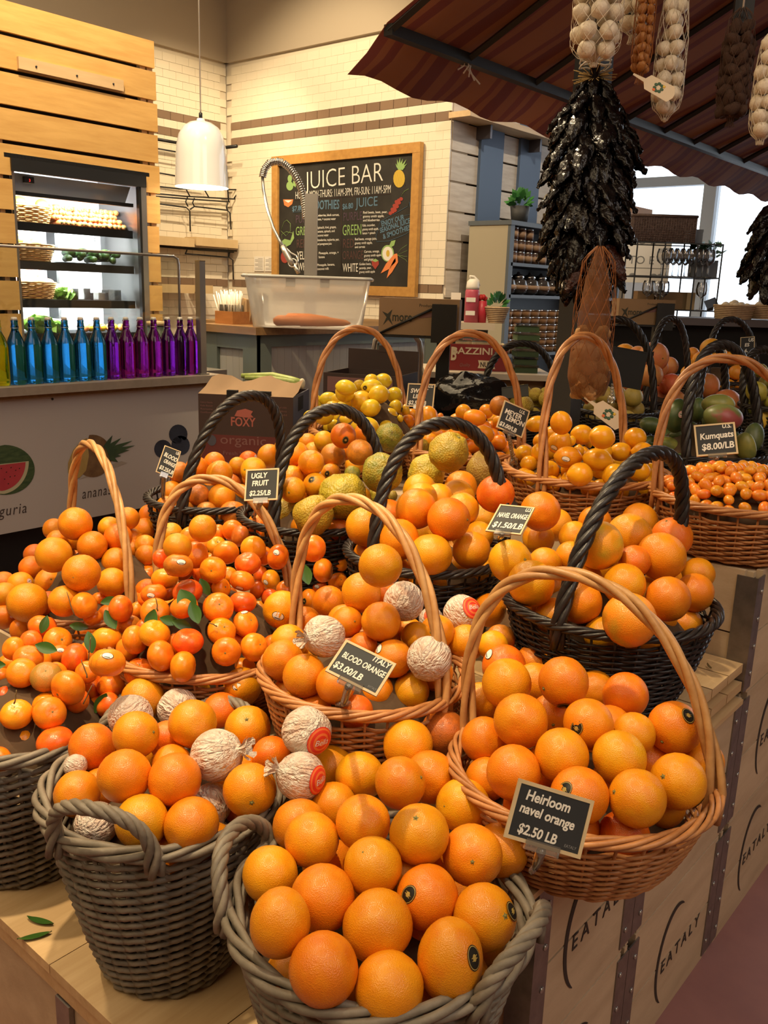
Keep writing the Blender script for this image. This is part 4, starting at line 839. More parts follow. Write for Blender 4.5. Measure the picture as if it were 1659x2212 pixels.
7,0,n,y,-915,1773,1073,360,360,-50,74,-42,0,1,2,4
7,0,n,o,-951,1942,1070,399,399,-97,17,-12,0,0,3,4
7,0,n,o,-761,1719,1118,471,471,-76,50,-40,0,0,4,4
7,0,n,o,-856,1986,1084,436,436,-76,28,-56,0,0,5,4
7,0,n,d,-729,1873,1090,460,460,-22,-37,89,1,4,6,4
7,0,n,o,-989,1741,1124,460,460,-60,78,-7,0,0,0,5
4,4,n,d,-1116,1078,855,361,361,25,91,32,0,27,0,0
4,4,n,d,-1030,1054,858,330,330,-62,-8,76,0,27,1,0
4,4,n,d,-954,1082,873,314,314,-50,85,-7,0,27,2,0
4,4,n,o,-966,1150,887,331,331,-98,-16,-3,0,24,3,0
4,4,n,y,-921,1197,886,337,337,-61,51,-57,0,26,4,0
4,4,n,o,-1056,1053,920,393,393,-38,-10,-91,0,24,0,1
4,4,n,o,-987,1062,922,354,354,-62,-40,-66,0,24,1,1
4,4,n,d,-1092,1228,873,333,333,-47,78,-39,0,27,2,1
4,4,n,o,-1033,1209,881,332,332,64,73,-17,0,24,3,1
4,4,n,o,-1026,1265,853,344,344,64,24,71,0,24,4,1
4,4,n,o,-912,1256,906,345,345,-73,64,-18,0,24,5,1
4,4,n,o,-945,1305,862,331,331,-34,-76,-53,0,24,6,1
4,4,n,d,-1129,1069,923,389,389,-65,74,6,0,27,0,2
4,4,n,o,-1173,1126,929,364,364,29,94,9,0,24,1,2
4,4,n,o,-1154,1182,890,341,341,-73,-38,-55,0,24,2,2
4,4,n,d,-1182,1235,858,311,311,-59,50,-62,0,27,3,2
4,4,n,d,-1145,1282,876,327,327,-59,64,-47,0,27,4,2
4,4,n,d,-1031,1185,945,280,280,-69,57,42,0,27,5,2
4,4,n,d,-1106,1326,853,358,358,-32,93,-13,0,27,6,2
4,4,n,o,-956,1183,944,357,357,-89,43,-9,0,36,7,2,2,-46,-65,64
4,2,w,o,-885,1200,960,421,421,-16,90,39,0,8,8,2
4,4,n,o,-940,1398,917,380,380,34,58,72,0,24,9,2
4,4,n,y,-887,1413,922,309,309,-88,46,-4,0,26,10,2
4,4,n,b,-904,1466,914,318,318,-93,35,4,0,25,11,2
4,4,n,o,-1258,1255,914,329,329,21,68,-68,0,24,0,3
4,2,w,o,-1053,1100,984,398,398,-14,-97,16,1,8,1,3
4,4,n,o,-1132,1240,954,343,343,-33,71,-61,0,24,2,3
4,4,n,o,-1080,1192,979,306,306,89,-25,37,1,24,3,3
4,4,n,o,-1002,1200,1000,372,372,-55,71,-41,0,24,4,3
4,4,n,d,-1050,1266,961,354,354,4,95,26,0,27,5,3
4,4,n,o,-1038,1331,930,315,315,-70,63,-30,0,24,6,3
4,4,n,o,-982,1286,948,318,318,77,43,46,1,24,7,3
4,2,w,o,-1079,1462,913,270,270,-50,70,49,0,10,8,3,4,47,-65,64
4,4,n,o,-983,1355,941,349,349,-50,39,-76,0,24,9,3
4,4,n,o,-1322,1249,926,419,419,-15,95,-23,0,36,0,4,2,52,-77,2
4,4,n,o,-1300,1371,918,377,377,-67,70,-20,0,24,1,4
4,4,n,o,-1087,1239,1026,402,402,-85,-50,-8,0,24,2,4
4,4,n,d,-1094,1311,1003,325,325,-54,-67,49,0,27,3,4
4,2,w,o,-1005,1271,1021,401,401,-43,77,47,0,8,4,4
4,2,w,o,-982,1438,958,408,408,-74,42,50,0,10,5,4,4,77,-15,59
4,4,n,o,-1011,1587,919,376,376,60,52,58,0,24,6,4
4,4,n,y,-986,1174,1119,400,400,-63,69,-31,0,26,0,5
3,0,n,d,-610,1102,824,376,376,-1,92,-36,0,4,0,0
3,0,n,o,-600,1168,791,350,350,-2,93,34,0,0,1,0
3,0,n,d,-531,1109,820,395,395,66,72,-14,0,4,2,0
3,0,n,d,-466,1145,817,393,393,5,80,57,0,4,3,0
3,0,n,o,-697,1118,830,357,357,11,98,-1,0,0,0,1
3,0,n,o,-516,1086,891,421,421,50,84,14,0,3,1,1,1,-20,-93,60
3,0,n,o,-527,1219,844,362,362,-46,74,-48,0,0,2,1
3,0,n,y,-448,1134,894,424,424,-60,-71,33,1,1,3,1
3,0,n,o,-454,1254,826,363,363,-43,59,-67,0,0,4,1
3,0,n,o,-425,1229,890,425,425,-30,-84,44,1,3,5,1,1,71,5,-49
3,0,n,o,-623,1075,891,415,415,-17,96,20,0,0,0,2
3,0,n,o,-615,1180,859,416,416,-2,87,-47,0,0,1,2
3,0,n,o,-576,1137,912,425,425,-89,12,-42,0,0,2,2
3,0,n,d,-618,1341,825,416,416,84,50,16,0,4,3,2
3,0,n,y,-504,1187,916,420,420,-42,-86,-24,0,1,4,2
3,0,n,d,-508,1312,856,360,360,81,44,-35,0,4,5,2
3,0,n,o,-436,1362,865,353,353,14,98,-6,0,0,6,2
3,0,n,o,-732,1159,872,392,392,-70,39,-58,0,0,0,3
3,0,n,y,-665,1159,931,443,443,-33,92,-17,0,1,1,3
3,0,n,o,-676,1278,895,353,353,62,-76,-8,1,0,2,3
3,0,n,o,-575,1218,936,403,403,40,48,-78,0,3,3,3,1,-2,-103,18
3,0,n,o,-581,1314,888,409,409,-48,84,-22,0,0,4,3
3,0,n,o,-520,1271,918,350,350,-23,89,-38,0,0,5,3
3,0,n,d,-478,1332,921,439,439,-6,-96,-25,1,37,6,3,1,52,-23,75
3,0,n,o,-811,1265,877,371,371,-58,-13,-79,0,0,0,4
3,0,n,o,-742,1235,946,430,430,-3,-7,-99,0,0,1,4
3,0,n,o,-768,1382,890,384,384,64,72,-21,0,0,2,4
3,0,n,d,-647,1260,972,430,430,-40,-90,-14,1,37,3,4,1,35,-50,-67
3,0,n,o,-677,1448,882,383,383,-57,69,-42,0,0,4,4
3,0,n,d,-589,1383,924,414,414,86,27,-41,0,4,5,4
3,0,n,d,-838,1380,903,423,423,-1,97,19,0,38,0,5,2,-52,-60,67
3,0,n,o,-826,1480,880,410,410,-52,8,-83,0,0,1,5
14,6,s,sl,-1844,2105,1130,281,292,-33,70,61,0,39,0,0
14,6,s,sl,-1785,2200,1135,247,257,56,67,46,0,39,1,0
14,6,s,sl,-1817,2320,1139,256,266,-78,36,-49,0,39,2,0
14,6,s,sl,-2044,2150,1151,265,276,-63,30,-70,0,39,0,1
14,6,s,sl,-2000,2119,1164,231,240,-49,-7,86,0,39,1,1
14,6,s,sl,-1939,2123,1191,230,303,89,40,-14,0,39,2,1
14,6,s,sl,-1879,2109,1179,248,258,-84,-50,12,0,39,3,1
14,6,s,sl,-1811,2073,1194,264,363,79,56,-21,0,39,4,1
14,6,s,sl,-2015,2344,1155,275,286,-32,-65,67,0,39,5,1
14,6,s,sl,-1810,2163,1179,243,253,-64,69,-29,0,39,6,1
14,6,s,sl,-1818,2242,1200,104,122,-24,-17,95,0,39,7,1
14,6,s,sl,-1893,2349,1153,263,274,72,66,-13,0,39,8,1
14,6,s,sl,-2198,2205,1165,241,241,-12,37,91,0,39,0,2
14,6,s,sl,-1987,2057,1208,340,354,-50,86,0,0,39,1,2
14,6,s,sl,-2077,2192,1210,261,272,23,95,-16,0,39,2,2
14,6,s,sl,-2012,2150,1192,167,194,-22,23,94,0,39,3,2
14,6,s,sl,-2026,2188,1214,260,260,57,80,9,0,39,4,2
14,6,s,sl,-2035,2250,1192,271,282,-77,-55,27,0,39,5,2
14,6,s,sl,-1922,2171,1211,249,259,-41,89,14,0,39,6,2
14,6,s,sl,-1839,2118,1242,289,317,-56,-80,-15,0,39,7,2
14,6,s,sl,-1919,2274,1225,153,172,-67,-72,7,0,39,8,2
14,6,s,sl,-1972,2346,1184,249,259,-62,58,-51,0,39,9,2
14,6,s,sl,-1864,2242,1203,282,293,-55,67,-47,0,39,10,2
14,6,s,sl,-1874,2285,1226,243,272,8,-20,-97,0,40,11,2,1,97,17,-17
14,6,s,sl,-1883,2349,1210,155,214,-16,-1,98,0,39,12,2
14,6,s,sl,-2314,2357,1198,186,250,11,0,-98,0,39,0,3
14,6,s,sl,-2199,2299,1221,269,333,-62,-76,-9,0,39,1,3
14,6,s,sl,-2091,2235,1230,269,280,-32,39,-86,0,39,2,3
14,6,s,sl,-1923,2086,1285,321,335,-61,41,66,0,39,3,3
14,6,s,sl,-1960,2159,1254,250,261,-46,88,8,0,39,4,3
14,6,s,sl,-1898,2139,1255,360,360,-3,-93,35,1,39,5,3
14,6,s,sl,-1843,2160,1282,306,334,58,79,10,0,39,6,3
14,6,s,sl,-1900,2308,1264,280,292,-40,72,-55,0,39,7,3
14,6,s,sl,-1877,2040,1307,255,333,86,47,-13,0,39,0,4
14,6,s,sl,-2011,2252,1290,201,221,-72,-64,-21,0,39,1,4
14,6,s,sl,-1937,2230,1312,247,257,13,98,-1,0,39,2,4
14,6,s,sl,-1900,2189,1299,260,348,78,60,9,0,40,3,4,1,1,-99,-7
14,6,s,sl,-2120,2507,1282,285,325,-58,-80,2,0,39,4,4
13,7,t,so,-1671,2143,1116,246,256,-66,72,-12,0,41,0,0
13,7,t,so,-1456,2098,1139,230,239,75,59,-24,0,42,1,0
13,7,t,so,-1449,2212,1144,223,223,71,68,6,0,41,2,0
13,7,t,so,-1390,2186,1132,232,241,-30,86,-40,0,42,3,0
13,7,t,so,-1460,2328,1138,260,270,-6,-40,-90,0,42,4,0
13,7,t,so,-1410,2288,1128,239,249,-7,99,5,0,42,5,0
13,7,t,so,-1615,2140,1164,251,251,-85,-48,-17,0,41,0,1
13,7,t,so,-1459,2138,1169,230,294,61,76,17,0,42,1,1
13,7,t,so,-1558,2371,1134,233,242,-89,25,36,0,41,2,1
13,7,t,so,-1499,2304,1177,239,249,11,31,93,0,41,3,1
13,7,t,so,-1518,2367,1158,261,271,-47,81,33,0,42,4,1
13,7,t,so,-1448,2267,1166,238,238,35,8,-92,0,41,5,1
13,7,t,so,-1724,2246,1186,230,239,-24,-57,-77,0,41,0,2
13,7,t,so,-1669,2188,1170,234,243,-40,70,-57,0,42,1,2
13,7,t,so,-1678,2243,1170,262,273,-96,-6,-22,0,42,2,2
13,7,t,so,-1618,2189,1178,255,255,59,78,12,0,41,3,2
13,7,t,so,-1630,2246,1189,249,259,-91,37,10,0,41,4,2
13,7,t,so,-1573,2192,1183,167,213,76,62,12,0,41,5,2
13,7,t,so,-1484,2104,1207,266,339,-59,-74,-28,0,41,6,2
13,7,t,so,-1608,2332,1162,234,244,-52,55,62,0,41,7,2
13,7,t,so,-1452,2182,1199,277,344,59,79,-2,0,41,8,2
13,7,t,so,-1546,2324,1195,242,252,-54,-76,31,0,41,9,2
13,7,t,so,-1571,2408,1185,217,226,-80,56,-12,0,41,10,2
13,7,t,so,-1857,2331,1178,237,246,-42,90,8,0,42,0,3
13,7,t,so,-1889,2390,1190,239,239,68,69,-18,0,42,1,3
13,7,t,so,-1646,2169,1232,281,329,42,-12,-89,0,41,2,3
13,7,t,so,-1702,2284,1192,242,252,16,87,44,0,42,3,3
13,7,t,d,-1810,2449,1186,126,176,1,36,92,0,43,4,3
13,7,t,so,-1746,2461,1184,249,301,-64,-73,-18,0,41,5,3
13,7,t,so,-1566,2278,1210,246,256,-53,56,60,0,42,6,3
13,7,t,so,-1396,2053,1267,229,325,63,74,-16,0,42,7,3
13,7,t,so,-1653,2539,1190,171,190,72,65,16,0,41,8,3
13,7,t,so,-1535,2400,1208,244,254,-86,-14,-46,0,42,9,3
13,7,t,so,-1565,2237,1249,246,256,-26,19,-94,0,42,0,4
13,7,t,so,-1536,2320,1248,230,240,-90,37,-17,0,42,1,4
13,7,t,so,-1670,2578,1216,296,308,-57,80,-5,0,41,2,4
13,7,t,b,-1349,2104,1301,288,288,72,65,-17,0,44,3,4
12,8,l,ml,-1212,2053,1119,271,282,-65,54,-50,0,45,0,0
12,8,l,ml,-1207,2108,1109,246,256,-46,40,78,0,45,1,0
12,8,l,ml,-1124,2024,1123,246,256,-53,8,-83,0,45,2,0
12,8,l,ml,-1130,2086,1121,247,258,-46,82,-30,0,45,3,0
12,8,l,ml,-1080,2046,1137,254,264,-43,-52,72,0,45,4,0
12,8,l,ml,-1031,2061,1121,248,258,-54,78,28,0,45,5,0
12,8,l,ml,-1022,2106,1119,253,263,53,73,-40,0,45,6,0
12,8,l,ml,-978,2120,1116,264,275,-52,61,-57,0,45,7,0
12,8,l,ml,-1001,2234,1100,228,237,-67,43,-59,0,45,8,0
12,8,l,ml,-944,2204,1119,242,252,-59,67,43,0,45,9,0
12,8,l,ml,-967,2277,1112,244,254,-89,-44,2,0,45,10,0
12,8,l,ml,-1253,2098,1116,240,250,-60,78,4,0,45,0,1
12,8,l,ml,-1268,2173,1130,238,248,81,-22,-51,0,45,1,1
12,8,l,ml,-1155,2064,1152,270,270,67,73,1,0,45,2,1
12,8,l,ml,-1105,2082,1158,241,251,50,1,-86,0,45,3,1
12,8,l,ml,-1034,2005,1167,324,324,-64,-75,0,0,45,4,1
12,8,l,ml,-1044,2134,1156,265,276,3,-86,49,0,45,5,1
12,8,l,ml,-965,2059,1168,317,317,68,70,17,0,45,6,1
12,8,l,ml,-1018,2264,1157,253,263,60,78,0,0,45,7,1
12,8,l,ml,-1047,2351,1110,269,280,62,74,20,0,45,8,1
12,8,l,ml,-952,2172,1167,290,290,-79,-56,-19,0,45,9,1
12,8,l,ml,-982,2316,1139,270,281,64,72,-20,0,45,10,1
12,8,l,ml,-1319,2200,1159,252,262,26,-95,13,1,45,0,2
12,8,l,ml,-1256,2126,1147,238,238,69,68,18,0,45,1,2
12,8,l,ml,-1246,2156,1175,201,264,22,1,-96,0,45,2,2
12,8,l,ml,-1266,2240,1128,252,262,-41,87,-25,0,45,3,2
12,8,l,ml,-1257,2306,1138,268,279,-46,78,-41,0,45,4,2
12,8,l,ml,-1087,2033,1201,291,351,84,52,0,0,46,5,2,2,37,-96,0
12,8,l,ml,-1144,2222,1177,237,237,0,-36,-92,0,45,6,2
12,8,l,ml,-1019,2066,1200,309,388,75,62,-16,0,45,7,2
12,8,l,ml,-1108,2353,1146,241,250,64,74,15,0,45,8,2
12,8,l,ml,-978,2244,1203,298,298,-82,-53,15,0,45,9,2
12,8,l,ml,-1317,2290,1185,246,256,-84,32,-41,0,45,0,3
12,8,l,ml,-1247,2222,1174,246,256,13,81,55,0,45,1,3
12,8,l,ml,-1157,2110,1222,318,331,69,10,69,1,46,2,3,2,5,-102,-37
12,8,l,ml,-1174,2209,1214,129,146,-2,-6,-99,0,45,3,3
12,8,l,ml,-1138,2186,1193,155,172,1,4,99,0,45,4,3
12,8,l,ml,-1164,2291,1204,132,179,39,-20,-89,0,45,5,3
12,8,l,ml,-1060,2175,1204,245,255,4,-2,99,0,45,6,3
12,8,l,ml,-1035,2229,1200,264,297,-63,-75,-9,0,45,7,3
12,8,l,ml,-1282,2297,1212,248,322,-78,-53,-28,0,45,0,4
12,8,l,ml,-1165,2251,1228,296,324,71,67,-10,0,45,1,4
12,8,l,ml,-988,2015,1268,305,350,-33,-90,23,1,45,2,4
12,8,l,ml,-1023,2287,1233,304,316,-96,23,-6,0,45,3,4
12,8,l,ml,-1264,2167,1255,230,322,56,78,24,0,45,0,5
12,8,l,ml,-1111,2027,1288,290,322,1,-50,85,1,45,1,5
17,9,p,pk,-1797,4095,1127,532,532,50,66,54,0,47,0,0
17,9,p,pk,-1791,4194,1150,465,465,-76,-54,-32,0,47,1,0
17,9,p,pk,-1793,4353,1095,481,481,-50,15,-84,0,47,2,0
17,9,p,pk,-1729,4284,1122,542,542,-34,31,88,0,47,3,0
17,9,p,pk,-1990,4232,1164,471,471,62,61,47,0,47,0,1
17,9,p,pk,-1872,4085,1204,524,524,57,77,24,0,47,1,1
17,9,p,pk,-1914,4316,1171,527,527,50,84,13,0,47,2,1
17,9,p,pk,-1772,4065,1253,580,580,-73,56,-36,0,47,3,1
17,9,p,pk,-1808,4324,1187,535,535,-75,10,-64,0,47,4,1
17,9,p,rd,-1718,4182,1210,537,537,-78,59,14,0,48,5,1
17,9,p,pk,-1944,4225,1258,504,504,31,91,25,0,47,0,2
17,9,p,pk,-1808,4155,1335,742,742,87,-48,0,1,47,1,2
17,9,p,pk,-1832,4278,1277,507,507,-28,-81,50,0,47,2,2
17,9,p,pk,-1837,4422,1278,487,487,-46,67,-56,0,47,3,2
17,1,p,go,-2043,4337,1328,550,550,-95,15,22,0,49,0,3
17,9,p,pk,-1950,4287,1330,480,480,-50,71,46,0,47,1,3
18,1,p,go,-1844,4661,1192,371,371,-52,53,-64,0,49,0,0
18,1,p,go,-1837,4838,1179,424,424,-30,64,69,0,49,1,0
18,1,p,go,-1735,4587,1184,365,365,-35,56,-73,0,49,2,0
18,1,p,go,-1600,4629,1183,414,414,30,77,-54,0,49,3,0
18,1,p,go,-1583,4749,1217,406,406,-7,98,10,0,49,4,0
18,1,p,go,-1552,4687,1179,412,412,9,41,-90,0,49,5,0
18,1,p,go,-1852,4718,1233,369,369,-83,53,2,0,49,0,1
18,1,p,go,-1807,4780,1234,422,422,87,35,32,0,49,1,1
18,1,p,go,-1586,4680,1256,373,373,-81,54,15,0,49,2,1
18,1,p,go,-1589,4885,1221,370,370,5,-84,-52,0,49,3,1
18,1,p,go,-1867,4820,1265,360,360,-35,-91,18,0,49,0,2
18,1,p,go,-1777,4676,1306,424,424,-43,82,-36,0,49,1,2
18,1,p,go,-1672,4840,1313,365,365,-97,18,-7,0,49,2,2
18,1,p,go,-1594,4784,1300,420,420,96,18,16,0,49,3,2
18,1,p,go,-1890,4853,1324,371,371,39,-14,90,0,49,0,3
18,1,p,go,-1661,4500,1373,560,560,-90,-38,-16,0,49,1,3
18,10,p,po,-1703,4730,1336,426,426,11,98,-12,0,50,2,3
18,1,p,go,-1721,4865,1360,366,366,-35,68,-62,0,49,3,3
19,9,p,pk,-1252,3633,1208,570,570,-96,13,-22,0,47,0,0
19,9,p,pk,-1345,3650,1270,498,498,-91,27,29,0,47,0,1
16,10,p,po,-1712,3398,1115,393,393,97,20,7,0,50,0,0
16,10,p,po,-1633,3376,1098,398,398,66,64,-37,0,50,1,0
16,10,p,po,-1719,3565,1110,365,365,-49,68,-52,0,50,2,0
16,10,p,po,-1568,3406,1122,406,406,-94,26,19,0,50,3,0
16,10,p,po,-1618,3589,1118,361,361,36,88,-28,0,50,4,0
16,10,p,po,-1760,3467,1143,371,371,-83,39,38,0,50,0,1
16,10,p,po,-1701,3508,1148,402,402,-41,89,13,0,50,1,1
16,10,p,po,-1669,3585,1171,370,370,-11,68,-70,0,50,2,1
16,10,p,po,-1589,3527,1154,371,371,-49,66,-55,0,50,3,1
16,10,p,po,-1678,3407,1212,422,422,-95,23,13,0,50,0,2
16,10,p,po,-1676,3529,1209,352,352,-13,94,29,0,50,1,2
16,10,p,po,-1582,3471,1211,416,416,61,77,4,0,50,2,2
21,11,p,cy,-2219,3507,1079,370,370,-84,52,-3,0,51,0,0
21,11,p,cy,-2170,3563,1073,374,374,71,-39,-57,0,51,1,0
21,11,p,cy,-2007,3314,1140,463,463,-68,55,-45,0,51,2,0
21,11,p,cy,-1997,3385,1091,391,391,-87,-38,-29,0,51,3,0
21,11,p,cy,-2054,3612,1108,358,358,-6,-1,-99,0,51,4,0
21,11,p,cy,-1954,3509,1088,366,366,13,91,-37,0,51,5,0
21,11,p,cy,-2210,3377,1117,381,381,-61,52,-57,0,51,0,1
21,11,p,cy,-2203,3460,1138,388,388,21,78,56,0,51,1,1
21,11,p,cy,-2144,3426,1161,370,370,-52,-83,10,0,51,2,1
21,11,p,cy,-2088,3353,1144,347,347,-55,82,-2,0,51,3,1
21,11,p,cy,-2086,3545,1127,374,374,66,-52,-51,0,51,4,1
21,11,p,cy,-1982,3474,1162,387,387,29,95,4,0,51,5,1
21,11,p,cy,-1963,3560,1129,350,350,68,31,65,0,51,6,1
21,11,p,cy,-2126,3502,1175,379,379,-18,92,33,0,51,0,2
21,11,p,cy,-2058,3500,1172,333,333,-63,64,-40,0,51,1,2
21,11,p,cy,-2035,3559,1172,358,358,42,44,-79,0,51,2,2
15,12,g,mg,-1016,2619,1130,239,321,73,66,0,0,52,0,0
15,12,g,mg,-994,2750,1112,254,340,-10,88,45,0,52,1,0
15,12,g,mg,-952,2822,1122,258,347,-40,89,-19,0,52,2,0
15,12,g,mg,-885,2713,1112,251,338,23,90,-34,0,52,3,0
15,12,g,mg,-1199,2771,1142,245,329,-78,-12,-60,0,52,0,1
15,12,g,mg,-1159,2698,1135,271,364,-34,90,-24,0,52,1,1
15,12,g,mg,-1178,2835,1108,258,346,-32,78,-51,0,52,2,1
15,12,g,mgy,-1083,2665,1163,326,438,59,73,-30,0,53,3,1
15,12,g,mg,-1071,2745,1141,268,359,68,55,46,0,52,4,1
15,12,g,mgy,-1019,2707,1164,275,369,-31,-20,92,0,53,5,1
15,12,g,mg,-938,2664,1155,256,344,50,78,-35,0,52,6,1
15,12,g,mg,-1022,2947,1136,255,342,-42,-18,88,0,52,7,1
15,12,g,mg,-937,2908,1127,270,362,-41,90,-3,0,52,8,1
15,12,g,mgy,-875,2746,1179,330,443,28,21,-93,0,53,9,1
15,12,g,mg,-1130,2745,1180,255,342,-75,58,28,0,52,0,2
15,12,g,mg,-1068,2719,1194,253,340,-63,-73,-21,0,52,1,2
15,12,g,mg,-1085,2845,1201,239,320,-91,-26,30,0,52,2,2
15,12,g,mg,-1075,2927,1166,263,353,-24,96,-6,0,52,3,2
15,12,g,mg,-1014,2897,1178,266,357,30,68,65,0,52,4,2
15,12,g,mg,-942,2848,1181,267,358,-44,84,29,0,52,5,2
15,12,g,mg,-877,2820,1197,361,485,2,-46,-88,0,52,6,2
15,12,g,mg,-1186,2769,1206,302,406,89,40,-16,0,52,0,3
15,12,g,mg,-1061,2651,1262,407,546,-3,48,86,0,54,1,3,3,57,-62,21
15,12,g,mg,-991,2745,1240,239,320,-60,78,2,0,52,2,3
15,12,g,mx,-917,2653,1271,453,608,-64,-74,9,0,55,3,3
15,12,g,mg,-1055,2811,1267,296,397,4,-15,-98,0,52,0,4
15,12,g,mgy,-963,2724,1300,368,493,85,50,4,0,53,1,4
20,13,l,ly,-1119,3466,1179,185,210,80,48,34,0,56,0,0
20,13,l,ly,-1086,3446,1176,163,187,-57,-76,-26,0,56,1,0
20,14,l,lm,-1083,3474,1204,213,222,77,-45,-44,0,57,2,0
20,13,l,ly,-1019,3368,1193,257,342,4,-11,-98,0,56,3,0
20,13,l,ly,-1050,3461,1201,142,165,-69,-67,22,0,56,4,0
20,14,l,lm,-1035,3513,1201,227,236,40,85,31,0,57,5,0
20,14,l,lm,-910,3395,1222,224,233,-49,85,14,0,57,6,0
20,14,l,lm,-857,3433,1227,242,252,-50,84,-12,0,57,7,0
20,14,l,lm,-1101,3429,1230,284,372,7,10,98,0,57,0,1
20,14,l,lm,-1069,3529,1218,224,233,49,69,-51,0,57,1,1
20,14,l,lm,-974,3387,1228,238,247,94,23,20,0,57,2,1
20,14,l,lm,-968,3461,1218,218,227,35,89,-24,0,57,3,1
20,14,l,lm,-1003,3655,1212,234,244,51,74,-39,0,57,4,1
20,14,l,lm,-921,3495,1233,220,229,58,-57,-55,0,57,5,1
20,14,l,lm,-908,3539,1220,226,235,-39,90,-14,0,57,6,1
20,14,l,lm,-926,3655,1227,212,220,61,23,-74,0,57,7,1
20,14,l,lm,-880,3591,1234,207,216,0,94,-31,0,57,8,1
20,14,l,lm,-865,3622,1218,214,223,37,91,10,0,57,9,1
20,14,l,lm,-850,3561,1236,212,221,-38,90,18,0,57,10,1
20,14,l,lm,-1094,3504,1240,224,233,53,60,-57,0,57,0,2
20,14,l,lm,-1099,3557,1233,235,244,35,81,-45,0,57,1,2
20,14,l,lm,-1017,3407,1254,236,246,-39,87,-28,0,57,2,2
20,14,l,lm,-1075,3613,1227,236,246,-54,76,-33,0,57,3,2
20,14,l,lm,-1026,3524,1247,220,229,-75,40,50,0,57,4,2
20,14,l,lm,-1006,3559,1236,219,228,36,81,-44,0,57,5,2
20,14,l,lm,-1024,3652,1251,216,225,59,66,-43,0,57,6,2
20,14,l,lm,-931,3411,1256,221,230,23,67,-68,0,57,7,2
20,14,l,lm,-986,3624,1260,217,226,57,81,-1,0,57,8,2
20,14,l,lm,-969,3672,1237,211,219,92,38,5,0,57,9,2
20,14,l,lm,-886,3449,1266,244,254,-13,87,-45,0,57,10,2
20,14,l,lm,-901,3618,1253,219,227,-54,11,-82,0,57,11,2
20,14,l,lm,-866,3587,1277,227,236,-65,74,-5,0,57,12,2
20,14,l,lm,-1059,3372,1289,380,396,-79,-10,58,0,57,0,3
20,14,l,lm,-1083,3581,1276,221,230,-24,70,65,0,57,1,3
20,14,l,lm,-1039,3576,1279,229,238,90,41,4,0,57,2,3
20,14,l,lm,-1050,3619,1268,232,242,-42,37,-82,0,57,3,3
20,14,l,lm,-1044,3666,1286,234,244,-86,30,39,0,57,4,3
20,14,l,lm,-982,3606,1302,242,251,-70,69,-7,0,57,5,3
20,14,l,lm,-979,3662,1276,212,221,68,39,-60,0,57,6,3
20,14,l,lm,-936,3608,1299,234,244,17,95,-23,0,57,7,3
20,14,l,lm,-942,3646,1275,217,226,-47,62,-61,0,57,8,3
20,14,l,lm,-867,3499,1292,210,218,70,58,-38,0,57,9,3
20,14,l,lm,-880,3549,1299,212,221,31,92,19,0,57,10,3
20,14,l,lm,-1092,3558,1308,231,240,-56,-49,64,0,57,0,4
20,14,l,lm,-1085,3625,1304,211,219,73,17,-64,0,57,1,4
20,14,l,lm,-1045,3550,1321,208,217,16,97,-7,0,57,2,4
20,14,l,lm,-1022,3584,1317,228,238,-4,98,11,0,57,3,4
20,14,l,lm,-1015,3638,1300,219,228,-73,-15,65,0,57,4,4
20,14,l,lm,-938,3566,1335,211,220,-29,95,0,0,57,5,4
20,14,l,lm,-908,3526,1340,222,231,64,74,-12,0,57,6,4
20,14,l,lm,-1098,3499,1357,265,312,61,74,21,0,57,0,5
20,14,l,lm,-1104,3611,1335,218,227,53,47,-69,0,57,1,5
20,14,l,lm,-1060,3588,1347,225,234,10,-77,-61,0,57,2,5
20,14,l,lm,-1010,3511,1344,208,216,-57,77,-23,0,57,3,5
20,14,l,lm,-980,3559,1352,244,253,-3,69,-70,0,57,4,5
20,14,l,lm,-956,3520,1343,210,219,53,79,-24,0,57,5,5
11,15,k,kq,-654,2003,1144,122,177,-71,66,18,0,58,0,0
11,15,k,kq,-627,2023,1152,126,142,-83,-30,44,0,58,1,0
11,15,k,kq,-590,2040,1155,136,177,25,-80,-52,0,58,2,0
11,15,k,kq,-523,2110,1146,118,168,10,-29,94,0,58,3,0
11,15,k,kq,-514,2166,1147,142,184,-70,-70,0,0,58,4,0
11,15,k,kq,-710,2007,1146,128,156,-41,-85,-29,0,58,0,1
11,15,k,kq,-684,2007,1148,120,175,48,86,-7,0,58,1,1
11,15,k,kq,-570,2066,1157,128,176,63,-73,22,0,58,2,1
11,15,k,kq,-546,2080,1163,123,180,-87,47,6,0,58,3,1
11,15,k,kq,-537,2111,1167,126,148,91,-40,-7,0,58,4,1
11,15,k,kq,-536,2157,1159,141,168,39,-59,69,0,58,5,1
11,15,k,kq,-513,2147,1164,127,159,38,5,92,0,58,6,1
11,15,k,kq,-518,2191,1157,132,173,-97,-19,7,0,58,7,1
11,15,k,kq,-528,2261,1142,117,164,-1,37,92,0,58,8,1
11,15,k,kq,-516,2229,1145,116,161,-50,85,0,0,58,9,1
11,15,k,kq,-798,2034,1146,132,145,-66,-70,-22,0,58,0,2
11,15,k,kq,-770,2028,1153,122,166,-10,-79,-58,0,58,1,2
11,15,k,kq,-738,2012,1150,130,167,12,-29,94,0,58,2,2
11,15,k,kq,-663,2017,1165,118,177,-54,83,-3,0,58,3,2
11,15,k,kq,-606,2090,1172,138,171,-46,87,-4,0,58,4,2
11,15,k,kq,-585,2068,1179,143,183,-92,37,7,0,58,5,2
11,15,k,kq,-579,2098,1169,120,152,-71,-69,5,0,58,6,2
11,15,k,kq,-568,2128,1169,139,188,-82,-36,43,0,58,7,2
11,15,k,kq,-551,2276,1149,134,163,31,-94,3,0,58,8,2
11,15,k,kq,-827,2065,1147,124,162,-61,-29,-72,0,58,0,3
11,15,k,kq,-786,2054,1160,126,156,0,-78,60,0,58,1,3
